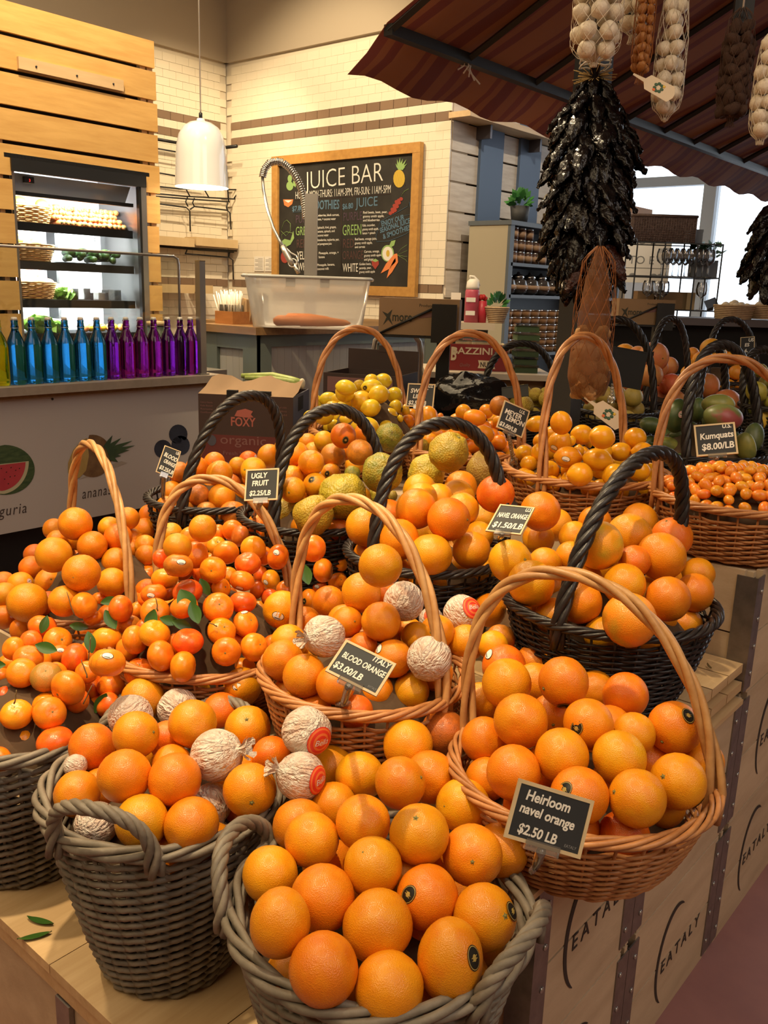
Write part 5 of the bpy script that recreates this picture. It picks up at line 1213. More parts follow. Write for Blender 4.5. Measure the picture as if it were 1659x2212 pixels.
11,15,k,kq,-744,2028,1170,126,164,50,-43,-74,0,58,2,3
11,15,k,kq,-721,2016,1169,121,165,-96,-25,-9,0,58,3,3
11,15,k,kq,-696,2024,1180,131,194,14,-98,6,0,58,4,3
11,15,k,kq,-700,2053,1172,138,170,-88,-36,26,0,58,5,3
11,15,k,kq,-670,2037,1181,134,150,-20,-96,15,0,58,6,3
11,15,k,kq,-635,2042,1180,125,140,41,-68,-58,0,58,7,3
11,15,k,kq,-638,2067,1174,123,145,-25,93,23,0,58,8,3
11,15,k,kq,-609,2059,1178,142,180,85,50,-3,0,58,9,3
11,15,k,kq,-550,2144,1181,143,202,20,91,-32,0,58,10,3
11,15,k,kq,-570,2236,1168,136,168,9,29,-94,0,58,11,3
11,15,k,kq,-555,2188,1170,142,172,1,72,67,0,58,12,3
11,15,k,kq,-580,2289,1156,123,135,-72,-44,52,0,58,13,3
11,15,k,kq,-534,2172,1180,126,189,98,11,6,0,58,14,3
11,15,k,kq,-545,2225,1165,121,147,-72,-50,-46,0,58,15,3
11,15,k,kq,-564,2310,1150,117,169,-37,-62,67,0,58,16,3
11,15,k,kq,-527,2209,1174,116,139,56,66,-47,0,58,17,3
11,15,k,kq,-531,2250,1167,141,158,27,-58,-75,0,58,18,3
11,15,k,kq,-860,2118,1142,117,145,-92,-17,-32,0,58,0,4
11,15,k,kq,-869,2155,1148,118,165,37,90,18,0,58,1,4
11,15,k,kq,-839,2093,1150,140,198,75,-64,-1,0,58,2,4
11,15,k,kq,-812,2049,1167,119,150,-18,87,-44,0,58,3,4
11,15,k,kq,-847,2142,1154,135,178,-89,-44,1,0,58,4,4
11,15,k,kq,-786,2082,1168,134,198,-17,97,-10,0,58,5,4
11,15,k,kq,-759,2051,1173,116,149,-42,90,-2,0,58,6,4
11,15,k,kq,-747,2076,1174,132,182,-4,-98,10,0,58,7,4
11,15,k,kq,-730,2052,1181,141,202,52,21,-81,0,58,8,4
11,15,k,kq,-718,2075,1178,135,176,87,-48,4,0,58,9,4
11,15,k,kq,-679,2064,1182,136,168,-92,30,19,0,58,10,4
11,15,k,kq,-657,2078,1188,129,163,94,16,-29,0,58,11,4
11,15,k,kq,-645,2105,1185,132,172,62,-11,-76,0,58,12,4
11,15,k,kq,-624,2086,1192,125,160,-62,-27,-71,0,58,13,4
11,15,k,kq,-604,2108,1193,132,181,-63,12,75,0,58,14,4
11,15,k,kq,-606,2137,1192,136,167,-23,96,-10,0,58,15,4
11,15,k,kq,-601,2181,1185,135,151,50,-82,-25,0,58,16,4
11,15,k,kq,-575,2131,1194,117,144,-98,-7,-14,0,58,17,4
11,15,k,kq,-632,2347,1152,133,193,-39,-49,-77,0,58,18,4
11,15,k,kq,-600,2226,1181,123,140,97,3,-19,0,58,19,4
11,15,k,kq,-572,2158,1188,129,178,40,81,-40,0,58,20,4
11,15,k,kq,-608,2302,1170,139,191,98,-4,17,0,58,21,4
11,15,k,kq,-582,2207,1187,139,197,83,53,-3,0,58,22,4
11,15,k,kq,-613,2330,1160,136,163,55,-81,8,0,58,23,4
11,15,k,kq,-589,2254,1172,131,149,-19,96,16,0,58,24,4
11,15,k,kq,-588,2316,1160,121,145,-46,53,69,0,58,25,4
11,15,k,kq,-550,2207,1186,133,172,51,-84,1,0,58,26,4
11,15,k,kq,-561,2260,1181,122,155,16,92,-32,0,58,27,4
11,15,k,kq,-558,2286,1172,136,170,-74,-64,11,0,58,28,4
11,15,k,kq,-845,2116,1168,127,187,-79,-57,16,0,58,0,5
11,15,k,kq,-826,2075,1171,134,181,-78,-50,-36,0,58,1,5
11,15,k,kq,-855,2185,1156,118,162,-92,-22,28,0,58,2,5
11,15,k,kq,-861,2218,1156,115,162,91,39,2,0,58,3,5
11,15,k,kq,-812,2094,1182,121,162,-45,-84,27,0,58,4,5
11,15,k,kq,-817,2114,1165,137,163,-31,-89,30,0,58,5,5
11,15,k,kq,-779,2063,1183,117,168,-94,-20,25,0,58,6,5
11,15,k,kq,-850,2254,1147,133,186,52,81,21,0,58,7,5
11,15,k,kq,-799,2141,1175,128,146,50,52,68,0,58,8,5
11,15,k,kq,-783,2107,1182,131,154,-60,-78,3,0,58,9,5
11,15,k,kq,-829,2273,1153,125,164,-89,32,-30,0,58,10,5
11,15,k,kq,-769,2128,1182,121,136,-49,-86,-6,0,58,11,5
11,15,k,kq,-738,2090,1194,126,189,-55,-79,-21,0,58,12,5
11,15,k,kq,-795,2316,1152,120,142,97,-19,-6,0,58,13,5
11,15,k,kq,-705,2061,1196,122,175,-6,89,42,0,58,14,5
11,15,k,kq,-711,2112,1191,133,174,-45,-88,2,0,58,15,5
11,15,k,kq,-700,2088,1193,133,163,99,2,-5,0,58,16,5
11,15,k,kq,-780,2336,1146,120,160,46,38,79,0,58,17,5
11,15,k,kq,-676,2091,1204,131,184,65,-66,-34,0,58,18,5
11,15,k,kq,-747,2351,1149,133,182,-2,-76,63,0,58,19,5
11,15,k,kq,-666,2115,1200,139,189,-95,20,-20,0,58,20,5
11,15,k,kq,-631,2117,1205,121,168,44,-88,-11,0,58,21,5
11,15,k,kq,-698,2359,1150,124,140,61,66,41,0,58,22,5
11,15,k,kq,-619,2163,1192,131,192,75,-50,40,0,58,23,5
11,15,k,kq,-651,2313,1175,119,163,-14,-94,-27,0,58,24,5
11,15,k,kq,-620,2205,1191,133,162,45,85,23,0,58,25,5
11,15,k,kq,-657,2358,1159,129,176,50,-80,28,0,58,26,5
11,15,k,kq,-622,2241,1183,137,193,90,-31,28,0,58,27,5
11,15,k,kq,-633,2283,1178,122,174,-82,52,-17,0,58,28,5
11,15,k,kq,-644,2338,1173,143,165,-98,5,14,0,58,29,5
11,15,k,kq,-596,2165,1205,116,146,38,-91,-10,0,58,30,5
11,15,k,kq,-576,2182,1196,143,159,-76,62,7,0,58,31,5
11,15,k,kq,-599,2279,1184,142,176,-80,-50,-28,0,58,32,5
11,15,k,kq,-827,2136,1181,128,155,-55,-82,0,0,58,0,6
11,15,k,kq,-837,2170,1172,129,167,53,66,50,0,58,1,6
11,15,k,kq,-838,2210,1169,131,183,87,8,-47,0,58,2,6
11,15,k,kq,-843,2236,1169,124,138,26,-94,-19,0,58,3,6
11,15,k,kq,-810,2197,1181,140,159,-83,0,-54,0,58,4,6
11,15,k,kq,-797,2170,1180,128,164,35,-92,10,0,58,5,6
11,15,k,kq,-764,2086,1193,132,192,-52,-77,34,0,58,6,6
11,15,k,kq,-818,2229,1178,137,152,-17,87,44,0,58,7,6
11,15,k,kq,-822,2297,1161,138,153,-30,-94,8,0,58,8,6
11,15,k,kq,-806,2257,1170,137,156,-50,14,85,0,58,9,6
11,15,k,kq,-772,2168,1187,124,145,50,28,80,0,58,10,6
11,15,k,kq,-798,2283,1160,122,153,81,-26,50,0,58,11,6
11,15,k,kq,-741,2133,1189,132,195,91,39,-3,0,58,12,6
11,15,k,kq,-746,2170,1195,128,163,-70,67,19,0,58,13,6
11,15,k,kq,-768,2279,1177,123,176,91,25,31,0,58,14,6
11,15,k,kq,-719,2149,1196,141,180,-25,-93,-25,0,58,15,6
11,15,k,kq,-760,2315,1169,120,172,-74,23,61,0,58,16,6
11,15,k,kq,-766,2342,1168,132,177,11,4,-98,0,58,17,6
11,15,k,kq,-740,2298,1177,140,202,-90,-2,42,0,58,18,6
11,15,k,kq,-686,2143,1198,135,195,62,-41,65,0,58,19,6
11,15,k,kq,-729,2342,1170,120,144,46,87,-14,0,58,20,6
11,15,k,kq,-677,2180,1206,115,160,85,-15,48,0,58,21,6
11,15,k,kq,-684,2213,1196,120,176,-59,78,16,0,58,22,6
11,15,k,kq,-711,2307,1179,122,171,-9,-98,8,0,58,23,6
11,15,k,kq,-682,2243,1191,127,174,-99,6,-6,0,58,24,6
11,15,k,kq,-686,2268,1183,127,151,-73,-62,25,0,58,25,6
11,15,k,kq,-704,2337,1170,126,168,24,-95,16,0,58,26,6
11,15,k,kq,-640,2141,1204,132,170,-81,38,-43,0,58,27,6
11,15,k,kq,-681,2305,1176,130,170,53,70,-44,0,58,28,6
11,15,k,kq,-649,2196,1204,125,140,-57,75,29,0,58,29,6
11,15,k,kq,-655,2254,1187,121,176,-83,-30,44,0,58,30,6
11,15,k,kq,-672,2336,1175,141,189,11,-98,0,0,58,31,6
11,15,k,kq,-622,2185,1210,122,177,51,-80,-29,0,58,32,6
11,15,k,kq,-637,2236,1204,132,180,-63,-76,3,0,58,33,6
11,15,k,kq,-629,2260,1199,118,133,98,-13,-5,0,58,34,6
11,15,k,kq,-627,2313,1184,134,148,6,78,-59,0,58,35,6
11,15,k,kq,-600,2243,1200,138,205,-52,-83,-7,0,58,36,6
11,15,k,kq,-815,2156,1192,139,193,93,3,34,0,58,0,7
11,15,k,kq,-794,2129,1197,133,168,52,-84,8,0,58,1,7
11,15,k,kq,-784,2152,1204,130,154,53,-61,-56,0,58,2,7
11,15,k,kq,-791,2186,1199,127,186,87,25,40,0,58,3,7
11,15,k,kq,-759,2113,1203,124,167,69,64,29,0,58,4,7
11,15,k,kq,-797,2217,1194,137,180,-82,-51,-21,0,58,5,7
11,15,k,kq,-762,2140,1205,143,201,-71,62,31,0,58,6,7
11,15,k,kq,-794,2257,1192,127,167,44,84,29,0,58,7,7
11,15,k,kq,-772,2242,1188,139,174,-48,81,-31,0,58,8,7
11,15,k,kq,-790,2293,1182,124,151,-96,23,1,0,58,9,7
11,15,k,kq,-741,2152,1214,138,189,-79,-50,-33,0,58,10,7
11,15,k,kq,-749,2197,1194,136,188,80,57,8,0,58,11,7
11,15,k,kq,-726,2131,1214,118,171,6,98,16,0,58,12,7
11,15,k,kq,-744,2233,1200,125,142,82,54,-11,0,58,13,7
11,15,k,kq,-700,2118,1213,128,154,-17,-52,-82,0,58,14,7
11,15,k,kq,-724,2207,1200,134,157,75,-64,8,0,58,15,7
11,15,k,kq,-746,2272,1194,137,165,-24,87,40,0,58,16,7
11,15,k,kq,-701,2157,1216,115,153,97,-12,-18,0,58,17,7
11,15,k,kq,-702,2193,1210,131,163,8,98,14,0,58,18,7
11,15,k,kq,-715,2267,1190,116,149,92,34,13,0,58,19,7
11,15,k,kq,-666,2150,1215,126,141,-77,53,-31,0,58,20,7
11,15,k,kq,-697,2259,1207,130,148,83,23,-50,0,58,21,7
11,15,k,kq,-693,2287,1200,132,160,-91,33,-22,0,58,22,7
11,15,k,kq,-649,2170,1215,129,176,-23,-94,-20,0,58,23,7
11,15,k,kq,-659,2223,1209,139,163,14,98,3,0,58,24,7
11,15,k,kq,-664,2276,1201,117,136,-53,-82,-13,0,58,25,7
11,15,k,kq,-767,2178,1210,117,143,37,-72,56,0,58,0,8
11,15,k,kq,-769,2214,1205,116,169,36,92,-4,0,58,1,8
11,15,k,kq,-724,2172,1215,129,141,22,-96,14,0,58,2,8
11,15,k,kq,-711,2238,1211,126,143,81,55,-16,0,58,3,8"""
# ================================================================ crate table and baskets
def crate(x0, y0, z0, x1, y1, z1, label, logo=None, group='printed plywood display crates'):
    """open-topped plywood crate with steel corner posts; x1 side and y0 side carry the print"""
    c = thing('wooden_crate', label, 'crate', ((x0+x1)/2, (y0+y1)/2, z0), 0, group); W, D, H_ = (x1-x0)/2, (y1-y0)/2, z1-z0; t = .014
    B((W-t, -D+.03, .0), (W, D-.03, H_*.48)).build('side_board', M['crate'], c, False)
    B((W-t, -D+.03, H_*.495), (W, D-.03, H_)).build('side_board', M['crate'], c, False)
    B((-W+.03, -D, 0), (W-.03, -D+t, H_*.48)).build('front_board', M['crate'], c, False)
    B((-W+.03, -D, H_*.495), (W-.03, -D+t, H_)).build('front_board', M['crate'], c, False)
    B((-W, -D+t, 0), (-W+t, D, H_)).build('side_board', M['crate'], c, False)
    B((-W, D-t, 0), (W, D, H_)).build('back_board', M['crate'], c, False)
    B((-W+t, -D+t, H_-.018), (W-t, D-t, H_-.004)).build('lid_board', M['crate'], c, False)
    for sx, sy in ((1, -1), (1, 1)):
        p = MB(); p.bounds((W-.045, sy*D, .012), (W+.003, sy*D+sy*.003, H_-.012)); p.bounds((W, sy*D, .012), (W+.003, sy*(D-.045), H_-.012))
        po = p.build('corner_post', M['steel'], c, False)
        for k in range(4): MB().sphere((W+.004, sy*(D-.03), .05+k*(H_-.1)/3), (.003, .006, .006), 8, 5).build('rivet', M['inox'], po)
    if logo:
        L = c
        arc = []; n = 26
        for i in range(n+1):
            a = radians(62 + 176*i/n); arc.append((cos(a)*.085, sin(a)*.125, .007*max(0,sin(pi*i/n))**.7+.0008))
        g = MB()
        for i in range(n):
            (a, b, w0), (a2, b2, w1) = arc[i], arc[i+1]; q = lambda u, v, w_, s: V((W+.0015, u*(1-s*w_/.1), H_*.46 + v*(1-s*w_/.1)))
            g.add([q(a, b, w0, 1), q(a2, b2, w1, 1), q(a2, b2, w1, -1), q(a, b, w0, -1)], [(0, 1, 2, 3)])
        g.build('printed_arc', M['crateink'], c, False)
        text('printed_name', 'EATALY', .047, M['crateink'], c, frame_mx((W+.001, -.062, H_*.40), (0, 1, 0), (0, 0, 1)), space=1.5)
    return c
X1 = -.577
ys = [1.10, 1.50, 2.03, 2.56, 3.09]
for k, (a, b) in enumerate(zip(ys, ys[1:])):
    n_ = ['nearest', 'second', 'third', 'fourth'][k]
    crate(X1-.40, a+.004, 0, X1, b-.004, .345, f'plywood crate on the floor, {n_} along the aisle, bottom row of the table', k in (0, 1, 2))
    crate(X1-.40, a+.004, .35, X1, b-.004, .70, f'plywood crate in the upper row, {n_} along the aisle, on another crate', k in (0, 2))
for k, x in enumerate((X1, -1.01, -1.443, -1.876)):
    c = crate(x-(.43 if k < 3 else .25), 2.02, .705, x, 2.56, 1.008, f'plywood step crate holding the back row baskets, {["rightmost","second from right","third from right","fourth from right"][k]}', False)
    if k == 0:
        text('printed_name', 'EATALY', .062, M['crateink'], c, frame_mx((-.17, -.271, .20), (1, 0, 0), (0, 0, 1)), space=1.1)
        text('printed_words', 'cibi', .026, M['crateink'], c, frame_mx((.06, -.271, .155), (1, 0, 0), (0, 0, 1)), space=1.5)
    crate(x-(.43 if k < 3 else .12), 2.57, .705 if k == 0 else .30, x, 3.08, .905, f'tall plywood step crate behind the back row, {["rightmost","second from right","third from right","fourth from right"][k]}', False)
crate(-2.32, 3.24, .30, -1.92, 3.68, .915, 'plywood step crate under the knobbly citron basket', False)
crate(-1.83, 3.27, .30, -1.49, 3.70, .96, 'plywood step crate under the pomelo basket', False)
crate(-1.47, 3.42, .30, -1.17, 3.80, .98, 'narrow plywood step crate under the large pink grapefruit basket', False)
crate(-1.15, 3.32, .30, -.78, 3.74, 1.03, 'plywood step crate under the lime basket', False)
crate(-2.10, 4.0, .30, -1.63, 4.46, .925, 'plywood step crate under the grapefruit basket', False)
crate(-1.96, 4.52, .30, -1.44, 5.0, .995, 'tall plywood step crate under the far right orange basket', False)
for k, x in enumerate((-1.0, -1.42, -1.84)):
    crate(x-.41, 1.08, .0, x, 1.98, .688, f'plywood crate under the middle shelf, {["first","second","third"][k]} in from the aisle', False, 'hidden supporting crates')
# boards: front deck of pale planks, the middle deck, and the stacked pallets
rp_ = thing('riser_panel', 'plain plywood riser between the front deck and the middle deck', 'panel', (-1.64, 1.05, .0)); B((-.65, -.01, .0), (.65, 0, .69)).build('riser_board', M['crate'], rp_, False)
fd = thing('front_deck', 'pale plank deck under the grey willow baskets', 'table deck', (-1.3, .82, .0))
for k in range(5):
    x = -.62 - .335*k
    B((x-.333+1.3, .655-.82, .40), (x+1.3, 1.035-.82, .42)).build('plank', M['pine'], fd, False)
B((-2.3+1.3, .668-.82, .05), (-.64+1.3, .69-.82, .395)).build('front_panel', M['crate'], fd, False)
B((-2.3+1.3, .66-.82, .365), (-.62+1.3, .668-.82, .40)).build('edge_rail', M['pine'], fd, False)
for x in (-.66, -1.28, -1.9): B((x+1.3, .657-.82, .06), (x+.045+1.3, .667-.82, .36)).build('corner_post', M['steel'], fd, False)
B((-.645+1.3, .69-.82, .05), (-.625+1.3, 1.03-.82, .395)).build('side_panel', M['crate'], fd, False)
md = thing('middle_deck', 'thin plywood deck carrying the second row of baskets', 'table deck', (-1.4, 1.5, .69))
for k in range(4):
    x = -.57 - .43*k
    B((x-.428+1.4, 1.055-1.5, .0), (x+1.4, 2.015-1.5, .012)).build('deck_board', M['pine'], md, False)

pl = thing('pallet_stack', 'stack of thin pale pine pallets under the black baskets', 'pallet', (-1.4, 1.72, .702))
for lv in range(2):
    for k in range(6):
        y0 = 1.43+.098*k+.003*lv
        B((-2.25+1.4, y0-1.72, .020+.044*lv), (-.578-.004*lv+1.4, y0+.093-1.72, .042+.044*lv)).build('slat', M['pine'], pl, False)
    for x in (-.62, -1.2, -1.75, -2.2): B((x-.03+1.4, 1.43-1.72, .0+.044*lv), (x+.02+1.4, 2.015-1.72, .0195+.044*lv)).build('bearer', M['pine'], pl, False)
# loose scraps on the boards
for i, (x, y, z, r, l) in enumerate(((-1.40, .70, .4215, .4, 'curled dried leaf on the front deck left of middle basket'), (-1.37, .672, .4215, 1.1, 'narrow dark green leaf scrap nearest the deck edge'), (-.63, 1.93, .7905, 2.3, 'small dark twig lying on the top pallet'))):
    b = MB(); n = 8; Lg = .03 if i < 2 else .014
    for k in range(n+1):
        t = k/n; wv = (.008 if i < 2 else .002)*max(0,sin(pi*t))**.6+.0004
        b.v += [((t-.5)*2*Lg, -wv, .004+.012*(t-.5)**2), ((t-.5)*2*Lg, wv, .002+.006*(t-.5)**2)]
    b.f = [(2*k, 2*k+1, 2*k+3, 2*k+2) for k in range(n)]; b.mi = [0]*n
    tag(b.build('dry_leaf' if i < 2 else 'twig', M['leaf'] if i < 2 else M['twig'], None, loc=(x, y, z), rot=(0, 0, r)), l, 'leaf' if i < 2 else 'twig')
# ---------------------------------------------------------------- willow baskets
def ring_strand(r, z, A, ns, ph, zw, seg):
    P = []
    for i in range(seg):
        a = 2*pi*i/seg; q = cos(ns/2*a + ph*pi)
        P.append(V(((r+A*q)*cos(a), (r+A*q)*sin(a), z + zw*cos(ns*a)*.5 + zw*.6*sin(ns/2*a+ph*pi))))
    return P
def twist(path, rad, sr, ns, turns, n=5, taper=0):
    """ns strands wound round a path; returns a list of MB"""
    path = [V(p) for p in path]; k = len(path); T = []
    for i in range(k): T.append((path[min(i+1, k-1)]-path[max(i-1, 0)]).normalized())
    up = V((0, 0, 1)) if abs(T[0].z) < .8 else V((0.3, 1, 0)).normalized()
    nr = (up-T[0]*up.dot(T[0])).normalized(); out = [[] for _ in range(ns)]
    for i in range(k):
        nr = (nr - T[i]*nr.dot(T[i])).normalized(); bn = T[i].cross(nr)
        e = min(i, k-1-i)/(k*.12); flare = 1+.9*max(0, 1-e) if taper else 1
        for s in range(ns):
            a = 2*pi*(s/ns + turns*i/k); out[s].append(path[i] + (nr*cos(a)+bn*sin(a))*rad*flare)
    res = []
    for P in out:
        m = MB(); m.tube(P, sr, n); res.append(m)
    return res
def rim_braid(b, r, z, mr, sr, ns, turns, seg=150):
    res = []
    for s in range(ns):
        P = []
        for i in range(seg):
            a = 2*pi*i/seg; q = 2*pi*s/ns + turns*a; P.append(V(((r+mr*cos(q))*cos(a), (r+mr*cos(q))*sin(a), z+mr*.75*sin(q))))
        m = MB(); m.tube(P, sr*(.9+.2*random.random()), 6, True); res.append(m)
    return res
def willow(kind, key, label, cat, near, handle=None, ears=None, group=None, phi=0):
    cx, cy, r, zr, zb, rb, hd = BK[key]; mt = M[kind]
    t = thing('willow_basket', label, cat, (cx, cy, zb), 0, group); H_ = zr-zb
    sr = {'wgrey': .0052, 'wbrown': .0036, 'wblack': .0036}[kind]; pitch = sr*2*(.86 if kind == 'wgrey' else .92)
    ns = 26 if kind == 'wgrey' else 30; A = sr*1.15; seg = ns*4
    rows = max(6, int((H_-.03)/pitch)); joined = MB()
    for k in range(rows):
        z = .008 + pitch*k; f = min(1, z/H_); rr = rb + (r-rb)*(f**(.85 if kind == 'wgrey' else .62))
        P = ring_strand(rr, z, A, ns, k % 2, pitch*(.55 if kind == 'wgrey' else .25), seg)
        if near: m = MB(); m.tube(P, sr, 5, True); m.build('woven_strand', mt, t)
        else: joined.tube(P, sr, 4, True)
    if not near: joined.build('woven_strands', mt, t, kind='stuff')
    st = MB()
    for k in range(ns):
        a = 2*pi*k/ns; P = []
        for f in (0, .25, .5, .75, 1.0): rr = rb+(r-rb)*(f**(.85 if kind == 'wgrey' else .62)); P.append((rr*cos(a), rr*sin(a), .004+f*(H_-.012)))
        st.tube(P, sr*.75, 5)
    st.build('stakes', mt, t, kind='stuff')
    MB().lathe([(0, .003), (rb*.99, .003), (rb*.99, .012), (0, .012)], 40).build('base', mt, t)
    if kind == 'wgrey': br = rim_braid(t, r+.002, H_-.004, .0105, .0058, 4, 5)
    else: br = rim_braid(t, r+.001, H_-.004, .0085, .0046, 5, 9 if kind == 'wblack' else 6)
    for m in br: m.build('rim_strand', mt, t)
    # brown paper mound under the fruit, coloured darker so gaps read as shade
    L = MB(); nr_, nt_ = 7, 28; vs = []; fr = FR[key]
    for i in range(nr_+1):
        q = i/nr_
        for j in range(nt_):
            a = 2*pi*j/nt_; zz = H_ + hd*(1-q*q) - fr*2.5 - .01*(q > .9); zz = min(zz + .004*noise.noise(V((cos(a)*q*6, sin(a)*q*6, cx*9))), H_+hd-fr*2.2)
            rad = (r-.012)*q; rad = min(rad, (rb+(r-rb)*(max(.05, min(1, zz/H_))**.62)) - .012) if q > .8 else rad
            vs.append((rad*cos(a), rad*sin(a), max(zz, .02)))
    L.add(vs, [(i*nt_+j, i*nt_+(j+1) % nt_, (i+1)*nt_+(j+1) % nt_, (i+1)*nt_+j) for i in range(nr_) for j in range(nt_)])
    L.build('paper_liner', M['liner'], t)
    o = V((cx, cy, zb))
    if handle:
        (l, rg, ap) = handle; ends = []
        for (px, br) in (l, rg):
            cand = []
            for k in range(180):
                e_ = V(((r-.002)*cos(k*pi/90), (r-.002)*sin(k*pi/90), H_)); w_ = e_+o-EYE; dd = w_.dot(FW)
                back = V((e_.x, e_.y, 0)).dot(V((FW.x, FW.y, 0))) > 0
                cand.append((abs(CX+F_PX*w_.dot(RT)/dd - px) + (0 if back == (br == 'b') else 300), k, e_))
            ends.append(min(cand, key=lambda c: c[:2])[2])
        mid = (ends[0]+ends[1])/2 + o; dm = (mid-EYE).dot(FW); apx = PD(*ap, dm)-o
        path = []
        nn = 70
        for i in range(nn+1):
            a = pi*i/nn; c_ = -cos(a); s_ = sin(a)
            q = (ends[0]+ends[1])/2 + (ends[1]-ends[0])/2*(abs(c_)**.92*(1 if c_ > 0 else -1)) + (apx-(ends[0]+ends[1])/2)*(max(0,s_)**.86)
            path.append(q)
        d0 = (path[0]-path[3]).normalized()
        path = [path[0]+V((0, 0, -.05)), path[0]+V((0, 0, -.025))] + path + [path[-1]+V((0, 0, -.025)), path[-1]+V((0, 0, -.05))]
        if kind == 'wblack': ms = twist(path, .0088, .0082, 4, 6.5, 6)
        else: ms = twist(path, .0062, .0068, 3, 3.2, 6, 1)
        hm_ = M['wbrownh'] if kind == 'wbrown' and cy < 2 else mt
        h = ms[0].build('handle', hm_, t)
        for m in ms[1:]: m.build('handle_strand', hm_, h)
    if ears:
        for (a, wd, ht) in ears:
            path = []; a = radians(a)
            for i in range(33):
                u = pi*i/32; aa = a - wd*cos(u)/r; out_ = .012+.014*sin(u); path.append(V(((r+out_)*cos(aa), (r+out_)*sin(aa), H_-.03 + (ht+.03)*max(0,sin(u))**.7)))
            ms = twist(path, .0062, .0062, 4, 3.2, 6, 1); h = ms[0].build('handle', mt, t)
            for m in ms[1:]: m.build('handle_strand', mt, h)
    return t
HN = dict(front_brown=((1012,'b'),(1558,'f'),(1230,1240)), centre_brown=((640,'b'),(962,'f'),(770,1080)), mandarin_brown=((345,'b'),(640,'b'),(455,1034)), left_brown=((160,'b'),(290,'f'),(197,960)),
 left_black=((395,'f'),(640,'b'),(540,855)), second_black=((590,'f'),(848,'b'),(720,884)), third_black=((808,'f'),(1112,'b'),(962,914)), right_black=((1207,'f'),(1445,'b'),(1412,980)),
 sweet_lime_brown=((666,'f'),(872,'b'),(775,710)), small_orange_brown=((903,'f'),(1128,'b'),(1015,720)), meyer_brown=((1170,'f'),(1350,'b'),(1262,726)), kumquat_brown=((1420,'f'),(1740,'b'),(1570,774)),
 mango_black=((1480,'f'),(1640,'b'),(1560,745)), pomelo_black=((1225,'f'),(1412,'b'),(1335,690)), grapefruit_black=((1395,'f'),(1508,'b'),(1450,688)), back_right_black=((1530,'f'),(1655,'b'),(1580,690)), pink_black=((1508,'f'),(1566,'b'),(1543,752)), citron_black=((1040,'f'),(1200,'b'),(1128,742)), lime_black=((1590,'f'),(1715,'b'),(1650,755)))
GB, GW, GK = 'brown willow baskets with hoop handles', 'tall grey willow baskets', 'black willow baskets with hoop handles'
willow('wgrey', 'front_grey', 'tall grey willow basket of navel oranges nearest the camera', 'basket', True, ears=[(206, .085, .06), (8, .085, .06)], group=GW)
willow('wgrey', 'middle_grey', 'tall grey willow basket of oranges and tissue-wrapped oranges, middle of the front row', 'basket', True, ears=[(296, .082, .085), (110, .075, .05)], group=GW)
willow('wgrey', 'left_grey', 'tall grey willow basket of mandarins at the left edge', 'basket', True, ears=[(120, .07, .05), (30, .06, .045)], group=GW)
willow('wbrown', 'front_brown', 'brown hoop-handled basket of heirloom navel oranges at the aisle corner', 'basket', True, HN['front_brown'], group=GB)
willow('wbrown', 'centre_brown', 'brown hoop-handled basket behind the Italy blood orange sign', 'basket', True, HN['centre_brown'], group=GB)
willow('wbrown', 'mandarin_brown', 'brown hoop-handled basket heaped with small leafy mandarins', 'basket', True, HN['mandarin_brown'], group=GB)
willow('wbrown', 'left_brown', 'brown hoop-handled basket of large oranges farthest left on the table', 'basket', True, HN['left_brown'], group=GB)
willow('wblack', 'right_black', 'black hoop-handled basket of big navel oranges beside the stacked pallets', 'basket', True, HN['right_black'], group=GK)
willow('wblack', 'third_black', 'black hoop-handled basket behind the navel orange sign', 'basket', True, HN['third_black'], group=GK)
willow('wblack', 'second_black', 'black hoop-handled basket of lumpy ugly fruit and blood oranges', 'basket', True, HN['second_black'], group=GK)
willow('wblack', 'left_black', 'black hoop-handled basket of blood oranges in front of the vegetable carton', 'basket', True, HN['left_black'], group=GK)
willow('wbrown', 'kumquat_brown', 'brown hoop-handled basket full of kumquats at the right edge', 'basket', True, HN['kumquat_brown'], group=GB)
willow('wbrown', 'meyer_brown', 'brown hoop-handled basket of meyer lemons below the dark post', 'basket', True, HN['meyer_brown'], group=GB)
willow('wbrown', 'small_orange_brown', 'brown hoop-handled basket of small oranges between sweet limes and meyer lemons', 'basket', False, HN['small_orange_brown'], group=GB)
willow('wbrown', 'sweet_lime_brown', 'brown hoop-handled basket piled with yellow sweet limes', 'basket', False, HN['sweet_lime_brown'], group=GB)
willow('wblack', 'mango_black', 'black hoop-handled basket of green and red mangoes', 'basket', False, HN['mango_black'], group=GK)
willow('wblack', 'pomelo_black', 'black hoop-handled basket of pale pomelos behind the black card', 'basket', False, HN['pomelo_black'], group=GK)
willow('wblack', 'grapefruit_black', 'black hoop-handled basket of pink grapefruit', 'basket', False, HN['grapefruit_black'], group=GK)
willow('wblack', 'back_right_black', 'black hoop-handled basket of oranges at the far back', 'basket', False, HN['back_right_black'], group=GK)
willow('wblack', 'lime_black', 'black hoop-handled basket of yellow-green limes at the right edge', 'basket', False, HN['lime_black'], group=GK)
willow('wblack', 'citron_black', 'black hoop-handled basket of knobbly citrons left of the dark post', 'basket', False, HN['citron_black'], group=GK)
willow('wblack', 'pink_black', 'small black hoop-handled basket holding very large pink grapefruit behind the mangoes', 'basket', False, HN['pink_black'], group=GK)
